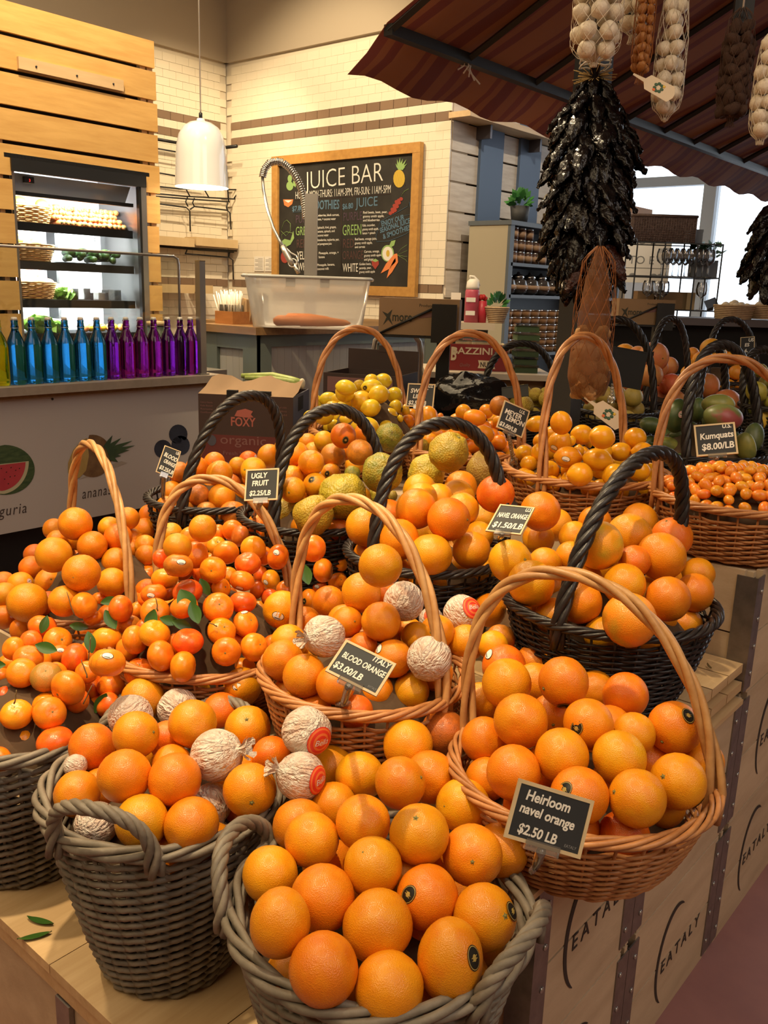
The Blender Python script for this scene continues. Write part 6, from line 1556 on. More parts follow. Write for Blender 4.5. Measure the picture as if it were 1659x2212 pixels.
# ================================================================ fruit
def unit(kind, seed, nu=24, nv=15):
    rnd = random.Random(seed); off = V((rnd.uniform(-9, 9), rnd.uniform(-9, 9), rnd.uniform(-9, 9)))
    def fn(p):
        t = math.acos(max(-1, min(1, p.z))); ph = math.atan2(p.y, p.x); b = pi-t; n1 = noise.noise(p*1.3+off); n2 = noise.noise(p*3.1+off); r = 1.0; q = p.copy()
        if kind == 'n':
            r = 1 + .022*n1 + .008*n2 - .05*math.exp(-(t/.16)**2) - .06*math.exp(-(b/.2)**2) + (.055*math.exp(-((b-.0)/.09)**2) if seed % 3 == 0 else 0)
            q.z *= 1 + (.03 if seed % 2 else -.03)
        elif kind == 'm':
            r = 1 + .03*n1 + .012*n2 - .16*math.exp(-(t/.30)**2) - .10*math.exp(-(b/.28)**2) - (.022*max(0, cos(7*ph+seed))**2)*math.exp(-((t-.35)/.35)**2)
        elif kind == 'l':
            r = 1 + .02*n1 + .14*math.exp(-(t/.22)**2) + .08*math.exp(-(b/.25)**2) - .02
        elif kind == 'u':
            r = .97 + .10*n1 + .05*n2 + .025*noise.noise(p*7+off) + .10*math.exp(-(t/.5)**2) - .13*math.exp(-(t/.16)**2) - .03*max(0, cos(6*ph+seed))*math.exp(-((t-.5)/.4)**2)
        elif kind == 'g':
            r = 1 + .03*n1; q.x += .16*(1-q.z*q.z)*0 + .14*q.z*q.z; q.y *= .86
        elif kind == 'w':
            r = .96 + .035*n1 + .05*abs(noise.noise(V((cos(ph)*3.2, sin(ph)*3.2, p.z*.9))+off))*(.4+.6*sin(t)) + .02*abs(noise.noise(p*3.5+off))
        elif kind == 'p': r = 1 + .02*n1 - .05*math.exp(-(t/.25)**2)
        return q*r
    m = MB(); m.sphere((0, 0, 0), 1, nu, nv, fn=fn); return m
FRM = {}
for k_, nvar, nu, nv in (('n', 5, 26, 16), ('m', 5, 24, 15), ('l', 3, 20, 14), ('u', 4, 30, 20), ('g', 3, 22, 14), ('w', 3, 40, 26), ('p', 2, 22, 14), ('k', 1, 12, 8)):
    FRM[k_] = [unit('n' if k_ == 'k' else k_, 3*i+1 if k_ == 'k' else i, nu, nv) for i in range(nvar)]
FRM['s'] = FRM['l']; FRM['t'] = FRM['n']
FMESH = {}
def fmesh(build, skin, i):
    key = (build, skin, i % len(FRM[build]))
    if key not in FMESH: FMESH[key] = FRM[build][key[2]].mesh('fruit_body', M['tissue'] if build == 'w' else FM[skin])
    return FMESH[key]
def star(n=5):
    m = MB(); vs = [(0, 0, .03)]
    for j in range(2*n): a = pi*j/n; r = .115 if j % 2 == 0 else .05; vs.append((r*cos(a), r*sin(a), .004))
    m.add(vs, [(0, 1+j, 1+(j+1) % (2*n)) for j in range(2*n)]); m.lathe([(.035, 0), (.032, .045), (0, .05)], 8); return m.mesh('stem_end', M['stem'])
STAR = star()
def cap(rad, mats, rings, squash=1.0, lift=1.018):
    """sticker: a patch of the unit sphere about +z; rings = [(outer share, material index)]"""
    m = MB(); n = 22; prev = [V((0, 0, lift))]*n
    edges = sorted(rings)
    for sh, mi in edges:
        a = rad*sh; cur = [V((sin(a)*cos(2*pi*j/n), sin(a)*sin(2*pi*j/n)*squash, 0)) for j in range(n)]
        for v in cur: v.z = sqrt(max(0, 1-v.x*v.x-v.y*v.y)); v *= lift
        m.m = mi; o = len(m.v); m.v += [tuple(v) for v in prev+cur]; m.f += [(o+j, o+n+j, o+n+(j+1) % n, o+(j+1) % n) for j in range(n)]; m.mi += [mi]*n; prev = cur
    return m.mesh('sticker', mats)
def bars(m0, ys, w, th, mi, lift=1.024):
    m = MB()
    for y in ys:
        ww = sqrt(max(.0001, w*w-y*y)) if w > abs(y) else .01; seg = 6; vs = []
        for i in range(seg+1):
            x = -ww + 2*ww*i/seg
            for yy in (y-th, y+th): vs.append((V((x, yy, sqrt(1-x*x-yy*yy)))*lift)[:])
        m.add(vs, [(2*i, 2*i+2, 2*i+3, 2*i+1) for i in range(seg)])
    return m.mesh('printed_lines', mi)
def onsphere(txt, size, m, lift=1.026):
    me = text_mesh(txt, size, 'CENTER', 0, shear=.25)
    for v in me.vertices:
        x, y = v.co.x, v.co.y - size*.3; v.co = V((x, y, sqrt(max(.1, 1-x*x-y*y))))*lift
    me.materials.append(m); return me
STK = {'black': cap(.25, [M['stickblack'], M['stickgold']], [(.28, 1), (.42, 0), (.85, 0), (.92, 1), (1, 0)], 1.25), 'white': cap(.32, [M['stickwhite'], M['stickblack']], [(.6, 0), (.9, 0), (1, 1)], .72),
 'pink': cap(.2, [M['stickpink'], M['stickwhite']], [(.5, 1), (1, 0)]), 'red': cap(.60, [M['stickred'], M['stickorange']], [(.25, 1), (.45, 0), (.6, 1), (.8, 0), (.92, 1), (1, 0)])}
LINES = {'white': bars(None, (-.10, -.135), .2, .012, M['stickblack']), 'black': bars(None, (.03, -.04), .12, .010, M['stickgold']), 'pink': bars(None, (0,), .1, .02, M['stickblack']), 'red': onsphere('Bella', .32, M['stickwhite'])}
TUFT = MB()
for j in range(9):
    a = 2*pi*j/9; vs = []; rr = random.uniform(.34, .5); hh = random.uniform(.30, .5)
    for i in range(5):
        t = i/4; w_ = .05+.17*t; r0 = .16*(1-t)+rr*t**1.5; z0 = .93+hh*t
        for s in (-1, 0, 1): aa = a+s*w_/max(.25, r0+.15); vs.append((r0*cos(aa)*(1+.12*s), r0*sin(aa), z0+.05*(s == 0)+.04*random.random()*t))
    TUFT.add(vs, [(3*i+k, 3*i+k+1, 3*i+k+4, 3*i+k+3) for i in range(4) for k in (0, 1)])
TUFT.lathe([(.55, .80), (.30, .94), (.16, 1.02), (.12, 1.08)], 14); TUFTM = TUFT.mesh('paper_twist', M['tissue'], True)
FOBJ = []
GRP = {'k': 'kumquats heaped in the kumquat basket'}
for fi, ln_ in enumerate(FRUIT.split('\n')):
    t_ = ln_.split(','); bi, nmi = int(t_[0]), int(t_[1]); build, skin = t_[2:4]; x, y, z, rx, rz, ax, ay, az, vis, wi, ci, ri_ = [int(v) for v in t_[4:16]]
    x, y, z = x/1000, y/1000, z/1000; rx, rz = rx/1e4, rz/1e4; nm = FNAME[nmi]; head = f'{WHAT[wi]}, {ORD_[ci]} from left, {ORD_[ri_]} row up'
    stk = (['', 'black', 'white', 'pink', 'red'][int(t_[16])], int(t_[17])/99, int(t_[18])/99, int(t_[19])/99) if len(t_) > 16 else 0
    bk = BKN[bi]; axis = V((ax, ay, az)).normalized(); q = axis.to_track_quat('Z', 'Y') @ Matrix.Rotation(random.uniform(0, 6.28), 3, 'Z').to_quaternion()
    o = link(nm, fmesh(build, skin, fi*7+bi), None, (x, y, z)); o.rotation_mode = 'QUATERNION'; o.rotation_quaternion = q; o.scale = (rx, rx, rz)
    tag(o, head + ', ' + BNAME[bk], nm.replace('_', ' ') if nm.count('_') < 2 else nm, nm.replace('_', ' ') + 's in the ' + BNAME[bk])
    FOBJ.append((o, V((x, y, z)), rx, nm))
    if build == 'w':
        if vis: link('paper_twist', TUFTM, o)
    elif vis: link('stem_end', STAR, o, (0, 0, .93 if build != 'm' else .84), None, None, (1.2, 1.2, 1) if build in 'nt' else (1.5, 1.5, 1))
    if stk:
        d = q.inverted() @ V(stk[1:]); s = link('sticker', STK[stk[0]], o); s.rotation_mode = 'QUATERNION'
        up_l = (q.inverted() @ V((.35, 0, 1))); zax = d.normalized(); xax = up_l.cross(zax).normalized(); yax = zax.cross(xax)
        s.rotation_quaternion = Matrix((xax, yax, zax)).transposed().to_quaternion()
        if stk[0] in LINES: link('printed_lines' if stk[0] != 'red' else 'printed_name', LINES[stk[0]], s)
# leaves and twigs still on the mandarins
def leafmesh(L, W, bend, fold=.25):
    m = MB(); n = 8; vs = []
    for i in range(n+1):
        t = i/n; w_ = W*max(0,sin(pi*min(1, t*.96+.02)))**.8; zc = bend*(t*t)
        for s in (-1, -.5, 0, .5, 1): vs.append((t*L, s*w_, zc + abs(s)*fold*w_))
    m.add(vs, [(5*i+k, 5*i+k+1, 5*i+k+6, 5*i+k+5) for i in range(n) for k in range(4)]); return m.mesh('leaf', M['leaf'])
LV = [leafmesh(.040, .0105, -.006), leafmesh(.046, .013, .008), leafmesh(.055, .019, -.008)]
def nearest(px, py):
    d = (FW + RT*((px-CX)/F_PX) - UP*((py-CY)/F_PX)).normalized(); best = None
    for o, c, r, nm in FOBJ:
        if nm != 'mandarin': continue
        w_ = c-EYE; t = w_.dot(d); off = (w_-d*t).length/r
        if off < 1.35 and (best is None or t + off*.02 < best[0]): best = (t+off*.02, o, c, r, d)
    return best
for (px, py, ang, k) in ((217,1302,20,0),(227,1318,-60,1),(89,1368,70,0),(76,1393,-10,1),(12,1436,190,1),(170,1560,-140,2),(205,1540,60,1),(4,1600,-80,2),(334,1316,-110,1),(345,1335,-10,0),(372,1342,-15,0),(418,1325,120,2),(412,1300,-70,1),(404,1170,160,0),(648,1190,60,0),(655,1218,-75,1),(432,1250,-60,0),(150,1351,0,0),(1000/5.027,1220+960/5.027,100,0)):
    b = nearest(px, py)
    if not b: continue
    _, o, c, r, d = b; t = (c-EYE).dot(d); off2 = ((c-EYE)-d*t).length; p = EYE + d*(t - sqrt(max(r*r*1.0-off2*off2, 0)) - .004)
    a = radians(ang); xd = (RT*cos(a)+UP*sin(a)); nz = -d; yd = nz.cross(xd); Mw = Matrix(((xd.x, yd.x, nz.x, p.x), (xd.y, yd.y, nz.y, p.y), (xd.z, yd.z, nz.z, p.z), (0, 0, 0, 1)))
    Mo = Matrix.LocRotScale(o.location, o.rotation_quaternion, o.scale); lf = link('leaf', LV[k], o); lf.parent = o; lf.matrix_parent_inverse = Mo.inverted(); lf.matrix_basis = Mw
for (px, py, qx, qy) in ((144,1278,160,1330),(186,1470,195,1380),(195,1375,193,1410),(175,1425,190,1465),(36,1490,30,1522),(200,1480,180,1520),(336,1290,340,1320),(452,1345,470,1352)):
    b = nearest(qx, qy)
    if not b: continue
    _, o, c, r, d = b; dp = (c-EYE).dot(FW) - r*1.08; pts = [PD(px+(qx-px)*i/5, py+(qy-py)*i/5, dp)+V((random.uniform(-1, 1), random.uniform(-1, 1), random.uniform(-1, 1)))*.0012 for i in range(6)]
    Mo = Matrix.LocRotScale(o.location, o.rotation_quaternion, o.scale); m = MB(); m.tube(pts, [.0009, .0011, .0012, .0013, .0013, .0016], 5); tw_ = m.build('twig', M['twig'], o); tw_.matrix_parent_inverse = Mo.inverted()
# ================================================================ fruit-print counter, bottles, cold case
sc_ = thing('service_counter', 'white counter printed with fruit pictures below the row of bottles', 'counter', (-4.2, 2.0, 0))
def C_(a, b, n_, m): return B((a[0]+4.2, a[1]-2, a[2]), (b[0]+4.2, b[1]-2, b[2])).build(n_, m, sc_, False)
C_((-4.02, .9, .42), (-4.0, 3.20, 1.06), 'printed_panel', M['panel']); C_((-4.45, .9, .0), (-4.12, 3.18, .42), 'kick', M['toe'])
C_((-4.45, .9, .42), (-4.03, 3.19, 1.06), 'carcass', M['toe']); C_((-4.44, .9, 1.06), (-3.97, 3.22, 1.08), 'trim_strip', M['btop']); C_((-4.46, .9, 1.08), (-3.93, 3.26, 1.12), 'ledge', M['ledge'])
C_((-3.999, 2.62, .2), (-3.985, 2.635, .42), 'glass_leg', M['plastic'])
MB().lathe([(.006, 0), (.006, .003)], 8, PX(113, 862, 0, -4.0)-V((-4.2, 2, 0)), Matrix.Rotation(pi/2, 3, 'Y')).build('screw', M['black'], sc_)
def pp(x, y, off=.0012): return PX(x, y, 0, -4.0+off) - V((-4.2, 2.0, 0))
def pshape(n_, m, pts, off=.001): return MB().poly([pp(x, y, off) for x, y in pts], .0006, (1, 0, 0)).build(n_, m, sc_, False)
def arcpts(cx, cy, rx, ry, a0, a1, n=18, rot=0): 
    return [(cx+rx*cos(radians(a0+(a1-a0)*i/n))*cos(radians(rot))-ry*sin(radians(a0+(a1-a0)*i/n))*sin(radians(rot)), cy-(rx*cos(radians(a0+(a1-a0)*i/n))*sin(radians(rot))+ry*sin(radians(a0+(a1-a0)*i/n))*cos(radians(rot)))) for i in range(n+1)]
pshape('melon_rind', M['melong'], arcpts(10, 1015, 65, 54, 90, -95, 22)+[(0, 1068), (-35, 1060), (-35, 970)], .001)
pshape('melon_white', M['melonw'], [(-30, 1006), (62, 996)]+arcpts(-2, 998, 64, 70, 0, -80, 14)+[(-30, 1066)], .0018)
pshape('melon_flesh', M['melonr'], [(-30, 1008), (56, 998)]+arcpts(-4, 999, 59, 62, 0, -82, 14)+[(-30, 1058)], .0026)
sd = MB()
for (x, y) in ((3, 1012), (14, 1020), (24, 1010), (34, 1016), (10, 1035), (22, 1030), (32, 1028), (42, 1012), (18, 1045)): sd.poly([pp(a, b, .0034) for a, b in arcpts(x, y, 1.8, 1.2, 0, 360, 7, 40)[:-1]])
sd.build('melon_seeds', M['seed'], sc_, False)
pshape('pineapple_skin', M['pineskin'], arcpts(200, 985, 42, 46, 100, -120, 20)+[(170, 1034)], .001)
pshape('pineapple_flesh', M['pineflesh'], [(188, 946), (176, 952), (158, 972), (147, 1000), (147, 1022), (158, 1034), (172, 1032), (186, 1016), (192, 985)], .002)
pshape('pineapple_shadow', mat('printed_soft_shadow', (.34,.30,.25), .6), [(170, 1036), (230, 1018), (275, 1000), (262, 996), (225, 1008)], .0006)
for i, (tx, ty) in enumerate(((243, 940), (262, 946), (286, 952), (292, 962), (280, 972), (262, 985), (255, 998))):
    bx, by = 228+i*1.5, 968+i*3.2; dx, dy = ty-by, -(tx-bx); l = sqrt(dx*dx+dy*dy); dx *= 6/l; dy *= 6/l
    pshape('pineapple_leaf', M['pineleaf'], [(bx-dx, by-dy), ((bx+tx)/2-dx*.7, (by+ty)/2-dy*.7), (tx, ty), ((bx+tx)/2+dx*.7, (by+ty)/2+dy*.7), (bx+dx, by+dy)], .0022+.0003*i)
for (x, y, r) in ((352, 970, 19), (385, 938, 20), (390, 962, 20)): pshape('blueberry', M['berry'], arcpts(x, y, r, r*1.05, 0, 360, 20)[:-1], .001+.0004*r/19)
for s, x, y, x2, y2, h in (('anguria', -32, 1121, 58, 1107, 26), ('ananas', 177, 1078, 241, 1067, 25), ('mirtilli', 344, 1047, 402, 1037, 24)):
    p0, p1 = pp(x, y, .0012), pp(x2, y2, .0012); me = text_mesh(s, 1.0, ext=.0, shear=.2, space=1.15); wd = max(v.co.x for v in me.vertices); k = (p1-p0).length/wd
    hh = (pp(x, y-h)-pp(x, y)).length*1.3
    me.transform(frame_mx(p0, p1-p0, (0, 0, 1)) @ Matrix.Diagonal((k, hh, 1, 1))); me.materials.append(M['panelink']); link('lettering', me, sc_)
# bottles
prof = [(.0, .002), (.037, .0), (.042, .006), (.043, .02), (.043, .175), (.041, .19), (.032, .216), (.021, .240), (.0165, .252), (.017, .262), (.0185, .266), (.0165, .272), (.0150, .288), (.0165, .291), (.0165, .297), (.0, .297)]
bprof = MB().lathe(prof, 24); BM_ = {}
def bottle(px, py, key, label):
    p = PX(px, py, 0, -4.045); p.z = 1.1205
    t = thing('swing_top_bottle', label, 'bottle', p, random.uniform(-.5, .5)+2.4, 'coloured bottles along the counter ledge')
    if key not in BM_: BM_[key] = bprof.mesh('glass_body', M[key])
    link('glass_body', BM_[key], t)
    if 'st' not in BM_:
        BM_['st'] = MB().lathe([(.0, .297), (.0135, .297), (.0145, .304), (.012, .311), (0, .312)], 14).mesh('stopper', M['bottlewhite'])
        m = MB(); m.tube([(-.018, 0, .262), (-.021, 0, .285), (-.016, 0, .305), (0, 0, .3085), (.016, 0, .305), (.021, 0, .285), (.018, 0, .262)], .0013, 5)
        m.tube([V((.0185*cos(a), .0185*sin(a), .262)) for a in [2*pi*i/18 for i in range(18)]], .0013, 5, True); m.tube([(.018, 0, .262), (.030, .006, .25), (.026, .004, .235)], .0012, 5); BM_['wire'] = m.mesh('wire_bail', M['chrome'])
    link('stopper', BM_['st'], t); link('wire_bail', BM_['wire'], t)
bx = [(3, 838, 'bgreen'), (40, 835, 'bblue'), (76, 832, 'bblue'), (111, 829, 'bblue'), (146, 827, 'bblue'), (180, 824, 'bblue'), (214, 820, 'bblue'), (245, 818, 'bpurple'), (276, 815, 'bmagenta'), (306, 812, 'bmagenta'), (335, 810, 'bmagenta'), (364, 807, 'bpurple'), (391, 805, 'bpurple'), (413, 803, 'bpurple')]
on_ = ['leftmost', 'second', 'third', 'fourth', 'fifth', 'sixth']
for i, (x, y, k) in enumerate(bx):
    if i == 0: l = 'lime green swing-top bottle at the left end of the bottle row'
    elif i < 7: l = f'blue swing-top bottle, {on_[i-1]} of the six blue bottles on the ledge'
    else: l = f'purple swing-top bottle, {(on_+["rightmost"])[i-7]} of the seven purple bottles on the ledge'
    bottle(x, y, k, l)
sg = thing('sneeze_guard', 'clear glass sneeze guard standing behind the coloured bottles', 'glass screen', (-4.13, 2.0, 1.12))
B((-.004, -1.1, 0), (.004, 1.11, .63)).build('pane', M['guard'], sg, False); MB().tube([(0, -1.1, .632), (0, 1.08, .632), (0, 1.105, .62), (0, 1.112, .59), (0, 1.112, 0)], .007, 6).build('edge_rail', M['inox'], sg)
gp = thing('guard_post', 'square steel post at the right end of the bottle ledge', 'post', (-4.0, 3.155, 1.12))
B((-.02, -.018, 0), (.02, .02, .61)).build('post_tube', M['inox'], gp, False); B((-.03, -.03, 0), (.03, .03, .008)).build('post_foot', M['inox'], gp, False); B((-.021, -.019, .61), (.021, .021, .614)).build('post_cap', M['chrome'], gp, False)
# cold case in the partition
cc = thing('cold_display_case', 'lit open cold case set in the plank wall, full of vegetables', 'display case', (-5.2, 3.2, 0))
K_ = lambda a, b, n_, m: B((a[0]+5.2, a[1]-3.2, a[2]), (b[0]+5.2, b[1]-3.2, b[2])).build(n_, m, cc, False)
K_((-5.80, 2.745, .9), (-5.76, 3.67, 2.285), 'back_panel', M['coolwhite']); K_((-5.96, 2.71, .9), (-5.22, 2.745, 2.30), 'side_panel', M['blackm']); K_((-5.96, 3.67, .9), (-5.22, 3.70, 2.30), 'side_panel', M['inox']); K_((-5.96, 2.71, 2.285), (-5.2, 3.70, 2.31), 'top_panel', M['black'])
K_((-5.22, 2.745, 2.215), (-5.185, 3.665, 2.285), 'header_bar', M['black']); K_((-5.23, 3.625, 1.0), (-5.19, 3.665, 2.22), 'door_jamb', M['inox']); K_((-5.225, 3.61, 1.0), (-5.195, 3.622, 2.22), 'door_seal', M['black']); K_((-5.22, 2.75, 1.0), (-5.2, 2.765, 2.22), 'door_jamb', M['inox'])
v_ = MB(); v_.add([(-.03-.05, -.435, 2.215), (-.03-.05, .405, 2.215), (-.10-.05, .405, 2.11), (-.10-.05, -.435, 2.11)], [(0, 1, 2, 3)]); v_.build('mirror_valance', M['coolreflection'], cc, False)  # the mirror's bright bluish reflection is put into its pale colour
K_((-5.29, 2.76, 2.09), (-5.26, 3.61, 2.112), 'valance_lip', M['black'])
K_((-5.285, 2.86, 2.165), (-5.26, 2.92, 2.20), 'control_panel', M['black']); text('temperature_digits', '3', .022, M['led'], cc, frame_mx((-5.257+5.2, 2.885-3.2, 2.172), (0, 1, 0), (0, 0, 1)))
for zt in (1.945, 1.715, 1.485, 1.275):
    K_((-5.75, 2.75, zt-.012), (-5.37, 3.66, zt), 'shelf', M['black']); K_((-5.37, 2.75, zt-.05), (-5.35, 3.66, zt), 'shelf_edge', M['black'])
    K_((-5.74, 3.24, zt-.13), (-5.62, 3.26, zt-.012), 'bracket', M['black'])
    tb_ = K_((-5.42, 2.80, zt-.03), (-5.39, 3.60, zt-.014), 'tube_light', M['coolglow'])
    d = bpy.data.lights.new('tube_light', 'AREA'); d.shape = 'RECTANGLE'; d.size = .75; d.size_y = .05; d.energy = 25; d.color = (.93, .97, 1); o = bpy.data.objects.new('tube_light', d); COL.objects.link(o); o.location = (-5.40, 3.2, zt-.04); o.rotation_euler = (V((-5.75, 3.2, zt-.14))-V(o.location)).to_track_quat('-Z', 'Y').to_euler()
d = bpy.data.lights.new('tube_light', 'AREA'); d.shape = 'RECTANGLE'; d.size = .75; d.size_y = .05; d.energy = 13; d.color = (.93, .97, 1); o = bpy.data.objects.new('tube_light', d); COL.objects.link(o); o.location = (-5.36, 3.2, 2.10); o.rotation_euler = (V((-5.7, 3.2, 1.9))-V(o.location)).to_track_quat('-Z', 'Y').to_euler()
def tray_basket(y0, y1, x, z, label):
    t = thing('wicker_tray', label, 'basket', (x, (y0+y1)/2, z), 0, 'honey wicker trays in the cold case'); w_ = (y1-y0)/2; m = MB()
    for k in range(9):
        f = k/8; P = []
        for i in range(44):
            a = 2*pi*i/44; P.append(((.07+.02*f+.004*(-1)**(i//2+k))*cos(a)*1.0, (w_*(.82+.18*f)+.004*(-1)**(i//2+k))*max(-1, min(1, 1.15*sin(a))), .006+.012*k))
        m.tube(P, .0065, 5, True)
    m.build('woven_strands', M['wickerlight'], t, kind='stuff'); MB().lathe([(0, .002), (1, .002), (1, .008), (0, .008)], 24, sx=.07, sy=w_*.85).build('base', M['wickerlight'], t); return t
tray_basket(2.83, 3.12, -5.47, 1.946, 'honey wicker tray on the top shelf of the cold case'); tray_basket(2.83, 3.12, -5.47, 1.716, 'honey wicker tray on the second shelf of the cold case'); tray_basket(2.82, 3.12, -5.47, 1.486, 'honey wicker tray on the third shelf holding potatoes')
cm = MB(); cm.tube([(0, 0, 0), (-.012, 0, 0), (-.08, 0, 0), (-.17, 0, 0), (-.2, 0, 0)], [.011, .018, .0165, .011, .003], 10); cmesh = cm.mesh('root', M['carrot'])
ct = MB(); ct.lathe([(.0095, 0), (.008, .006), (0, .007)], 8, (0, 0, 0), Matrix.Rotation(pi/2, 3, 'Y')); ctm = ct.mesh('crown', M['carrottop']); n_ = 0
for rw in range(4):
    for k in range(15-rw//2):
        y = 3.135 + .0365*k + .017*(rw % 2); 
        if y > 3.65: continue
        z = 1.966 + .031*rw; x = -5.415 - .022*rw + random.uniform(-.012, .012)
        if y < 3.16 and rw < 1: continue
        o = link('carrot', cmesh, None, (x, y, z+random.uniform(-.003, .003)), (random.uniform(-3, 3), random.uniform(-.1, .1), random.uniform(-.25, .25)), None, (1, 1.05, 1.0)); n_ += 1
        tag(o, f'stubby orange carrot, {ORD_[k]} from left, {ORD_[rw]} layer, cold case top shelf' if True else '', 'carrot', 'carrots stacked in the cold case'); link('crown', ctm, o)
for i, (y, z, r) in enumerate(((2.93, 2.07, .035), (2.99, 2.075, .03), (3.08, 2.065, .036), (3.10, 2.02, .03))):
    tag(MB().sphere((0, 0, 0), (r*.9, r*1.25, r), 14, 9).build('squash', M['potato'] if i == 1 else M['lemon'], None, loc=(-5.47, y, z)), ['yellow fruit at the left of the top wicker tray', 'brown knobbly root in the top wicker tray', 'yellow fruit heaped right in the top wicker tray', 'yellow fruit beside the carrots on the top shelf'][i], 'fruit', 'fruit in the top tray')
for i, (y, z) in enumerate(((2.90, 1.845), (2.955, 1.825), (3.02, 1.83))): tag(MB().sphere((0, 0, 0), (.032, .04, .032), 14, 9).build('lemon', M['lemon'], None, loc=(-5.47, y, z)), ['yellow lemon topmost in the second shelf tray', 'yellow lemon behind in the second shelf tray', 'yellow lemon at the right of the second shelf tray'][i], 'lemon', 'lemons in the second shelf tray')
cu = MB(); cu.tube([(0, -.13, 0), (0, -.115, .002), (0, 0, .006), (0, .115, .002), (0, .13, 0)], [.006, .02, .023, .02, .006], 10); cuc = cu.mesh('cucumber_body', M['cuc'])
for i in range(14): tag(link('cucumber', cuc, None, (-5.41-.03*(i % 3), 3.20+.031*i*.9, 1.742+.028*(i % 2)+.01*(i % 3)), (0, .1, 1.2+random.uniform(-.4, .3))), f'dark green cucumber, {ORD_[i]} from left on the second cold case shelf', 'cucumber', 'cucumbers in the cold case')
for i, (y, z, r) in enumerate(((2.86, 1.60, .035), (2.91, 1.60, .04), (2.97, 1.605, .045), (3.04, 1.60, .042), (3.09, 1.585, .036), (2.93, 1.65, .036), (3.0, 1.655, .042))): tag(MB().sphere((0, 0, 0), (r*.9, r*1.2, r*.85), 14, 9).build('potato', M['potato'] if i % 3 else M['onion'], None, loc=(-5.47, y, z)), f'{"pinkish brown potato" if i%3 else "red onion"}, {ORD_[i]} in the third shelf wicker tray', 'potato' if i % 3 else 'onion', 'roots in the third shelf tray')
def greens(x, y, z, r, label):
    m = MB()
    for k in range(26):
        a = random.uniform(0, 6.28); e = random.uniform(.1, 1.3); d = V((cos(a)*cos(e), sin(a)*cos(e), sin(e))); c = d*r*.55; s = d.orthogonal().normalized(); t2 = d.cross(s); vs = []
        for u in range(4):
            for v in range(3): vs.append(c + d*(r*.5*u/3) + s*((v-1)*r*.28*(1+.2*u)) + t2*(r*.12*random.uniform(-1, 1)))
        m.add(vs, [(3*u+v, 3*u+v+1, 3*u+v+4, 3*u+v+3) for u in range(3) for v in range(2)])
    m.sphere((0, 0, r*.3), r*.5, 10, 6); return tag(m.build('lettuce', M['lettuce'], None, loc=(x, y, z)), label, 'lettuce')
greens(-5.45, 3.19, 1.488, .075, 'small green lettuce beside the potato tray in the cold case'); greens(-5.43, 2.99, 1.277, .11, 'curly green lettuce on the lowest cold case shelf behind bottles'); greens(-5.43, 3.12, 1.277, .07, 'small curly lettuce right of the large lettuce behind bottles'); greens(-4.75, 2.02, 1.09, .12, 'green lettuce head at far left behind the lime bottle')
for i, (y, z, w_, h) in enumerate(((3.31, 1.487, .09, .07), (3.42, 1.487, .09, .045), (3.54, 1.487, .10, .065))):
    t = thing('clear_tub', ['clear plastic tub left on the third cold case shelf', 'low clear plastic tub, middle of the third cold case shelf', 'clear plastic tub right on the third cold case shelf'][i], 'tub', (-5.45, y, z), 0, 'clear tubs in the cold case'); m = MB()
    for a, b in (((-.04, -w_/2, 0), (.04, -w_/2+.002, h)), ((-.04, w_/2-.002, 0), (.04, w_/2, h)), ((.038, -w_/2, 0), (.04, w_/2, h)), ((-.04, -w_/2, 0), (-.038, w_/2, h)), ((-.04, -w_/2, 0), (.04, w_/2, .002))): m.bounds(a, b)
    m.build('tub_body', M['plastic'], t, False); B((-.042, -w_/2-.002, h), (.042, w_/2+.002, h+.005)).build('tub_rim', M['plastic'], t, False)
for i in range(7): tag(MB().sphere((0, 0, 0), .026, 12, 8).build('apple', M['lemon'] if i % 2 else M['carrot'], None, loc=(-5.43-.012*(i % 2), 3.32+.045*i, 1.304)), f'small {"yellow" if i%2 else "orange"} fruit, {ORD_[i]} from left on the lowest cold case shelf', 'fruit', 'fruit on the lowest cold case shelf')
for i, (y0, y1) in enumerate(((2.88, 3.27), (3.30, 3.62))):
    t = thing('striped_towel', f'white towel with dark stripes hung {"left" if i==0 else "right"} at the back of the second shelf', 'towel', (-5.735, (y0+y1)/2, 1.73)); w_ = (y1-y0)/2; m = MB(); vs = []
    for k in range(13): vs += [(.012*sin(k*1.9), -w_+2*w_*k/12, 0), (.012*sin(k*1.9), -w_+2*w_*k/12, .185)]
    m.add(vs, [(2*k, 2*k+2, 2*k+3, 2*k+1) for k in range(12)]); m.build('cloth', M['white'], t)
    for zz in (.15, .165): m = MB(); m.add([(p[0]+.002, p[1], zz+(.006 if j % 2 else 0)) for j, p in enumerate(vs)], [(2*k, 2*k+2, 2*k+3, 2*k+1) for k in range(12)]); m.build('stripe', M['signgrey'], t)
pc = thing('prep_counter', 'low work counter between the bottle ledge and the cold case', 'counter', (-4.8, 2.6, 0)); B((-.35, -1.4, .0), (.33, 1.1, 1.05)).build('cabinet', M['inox'], pc, False); B((-.37, -1.42, 1.05), (.34, 1.12, 1.085)).build('worktop', M['inox'], pc, False)
t = thing('tin_canister', 'dark green patterned canister with a pale lid behind the purple bottles', 'canister', PX(337, 690, 0, -4.75)*1); t.location.z = 1.086
MB().lathe([(0, 0), (.055, 0), (.055, .265), (0, .265)], 22).build('tin_body', mat('green_tin', (.04,.055,.04), .5, (.10,.12,.08), 14), t); MB().lathe([(0, .266), (.06, .266), (.06, .29), (0, .295)], 22).build('lid', M['trayw'], t)
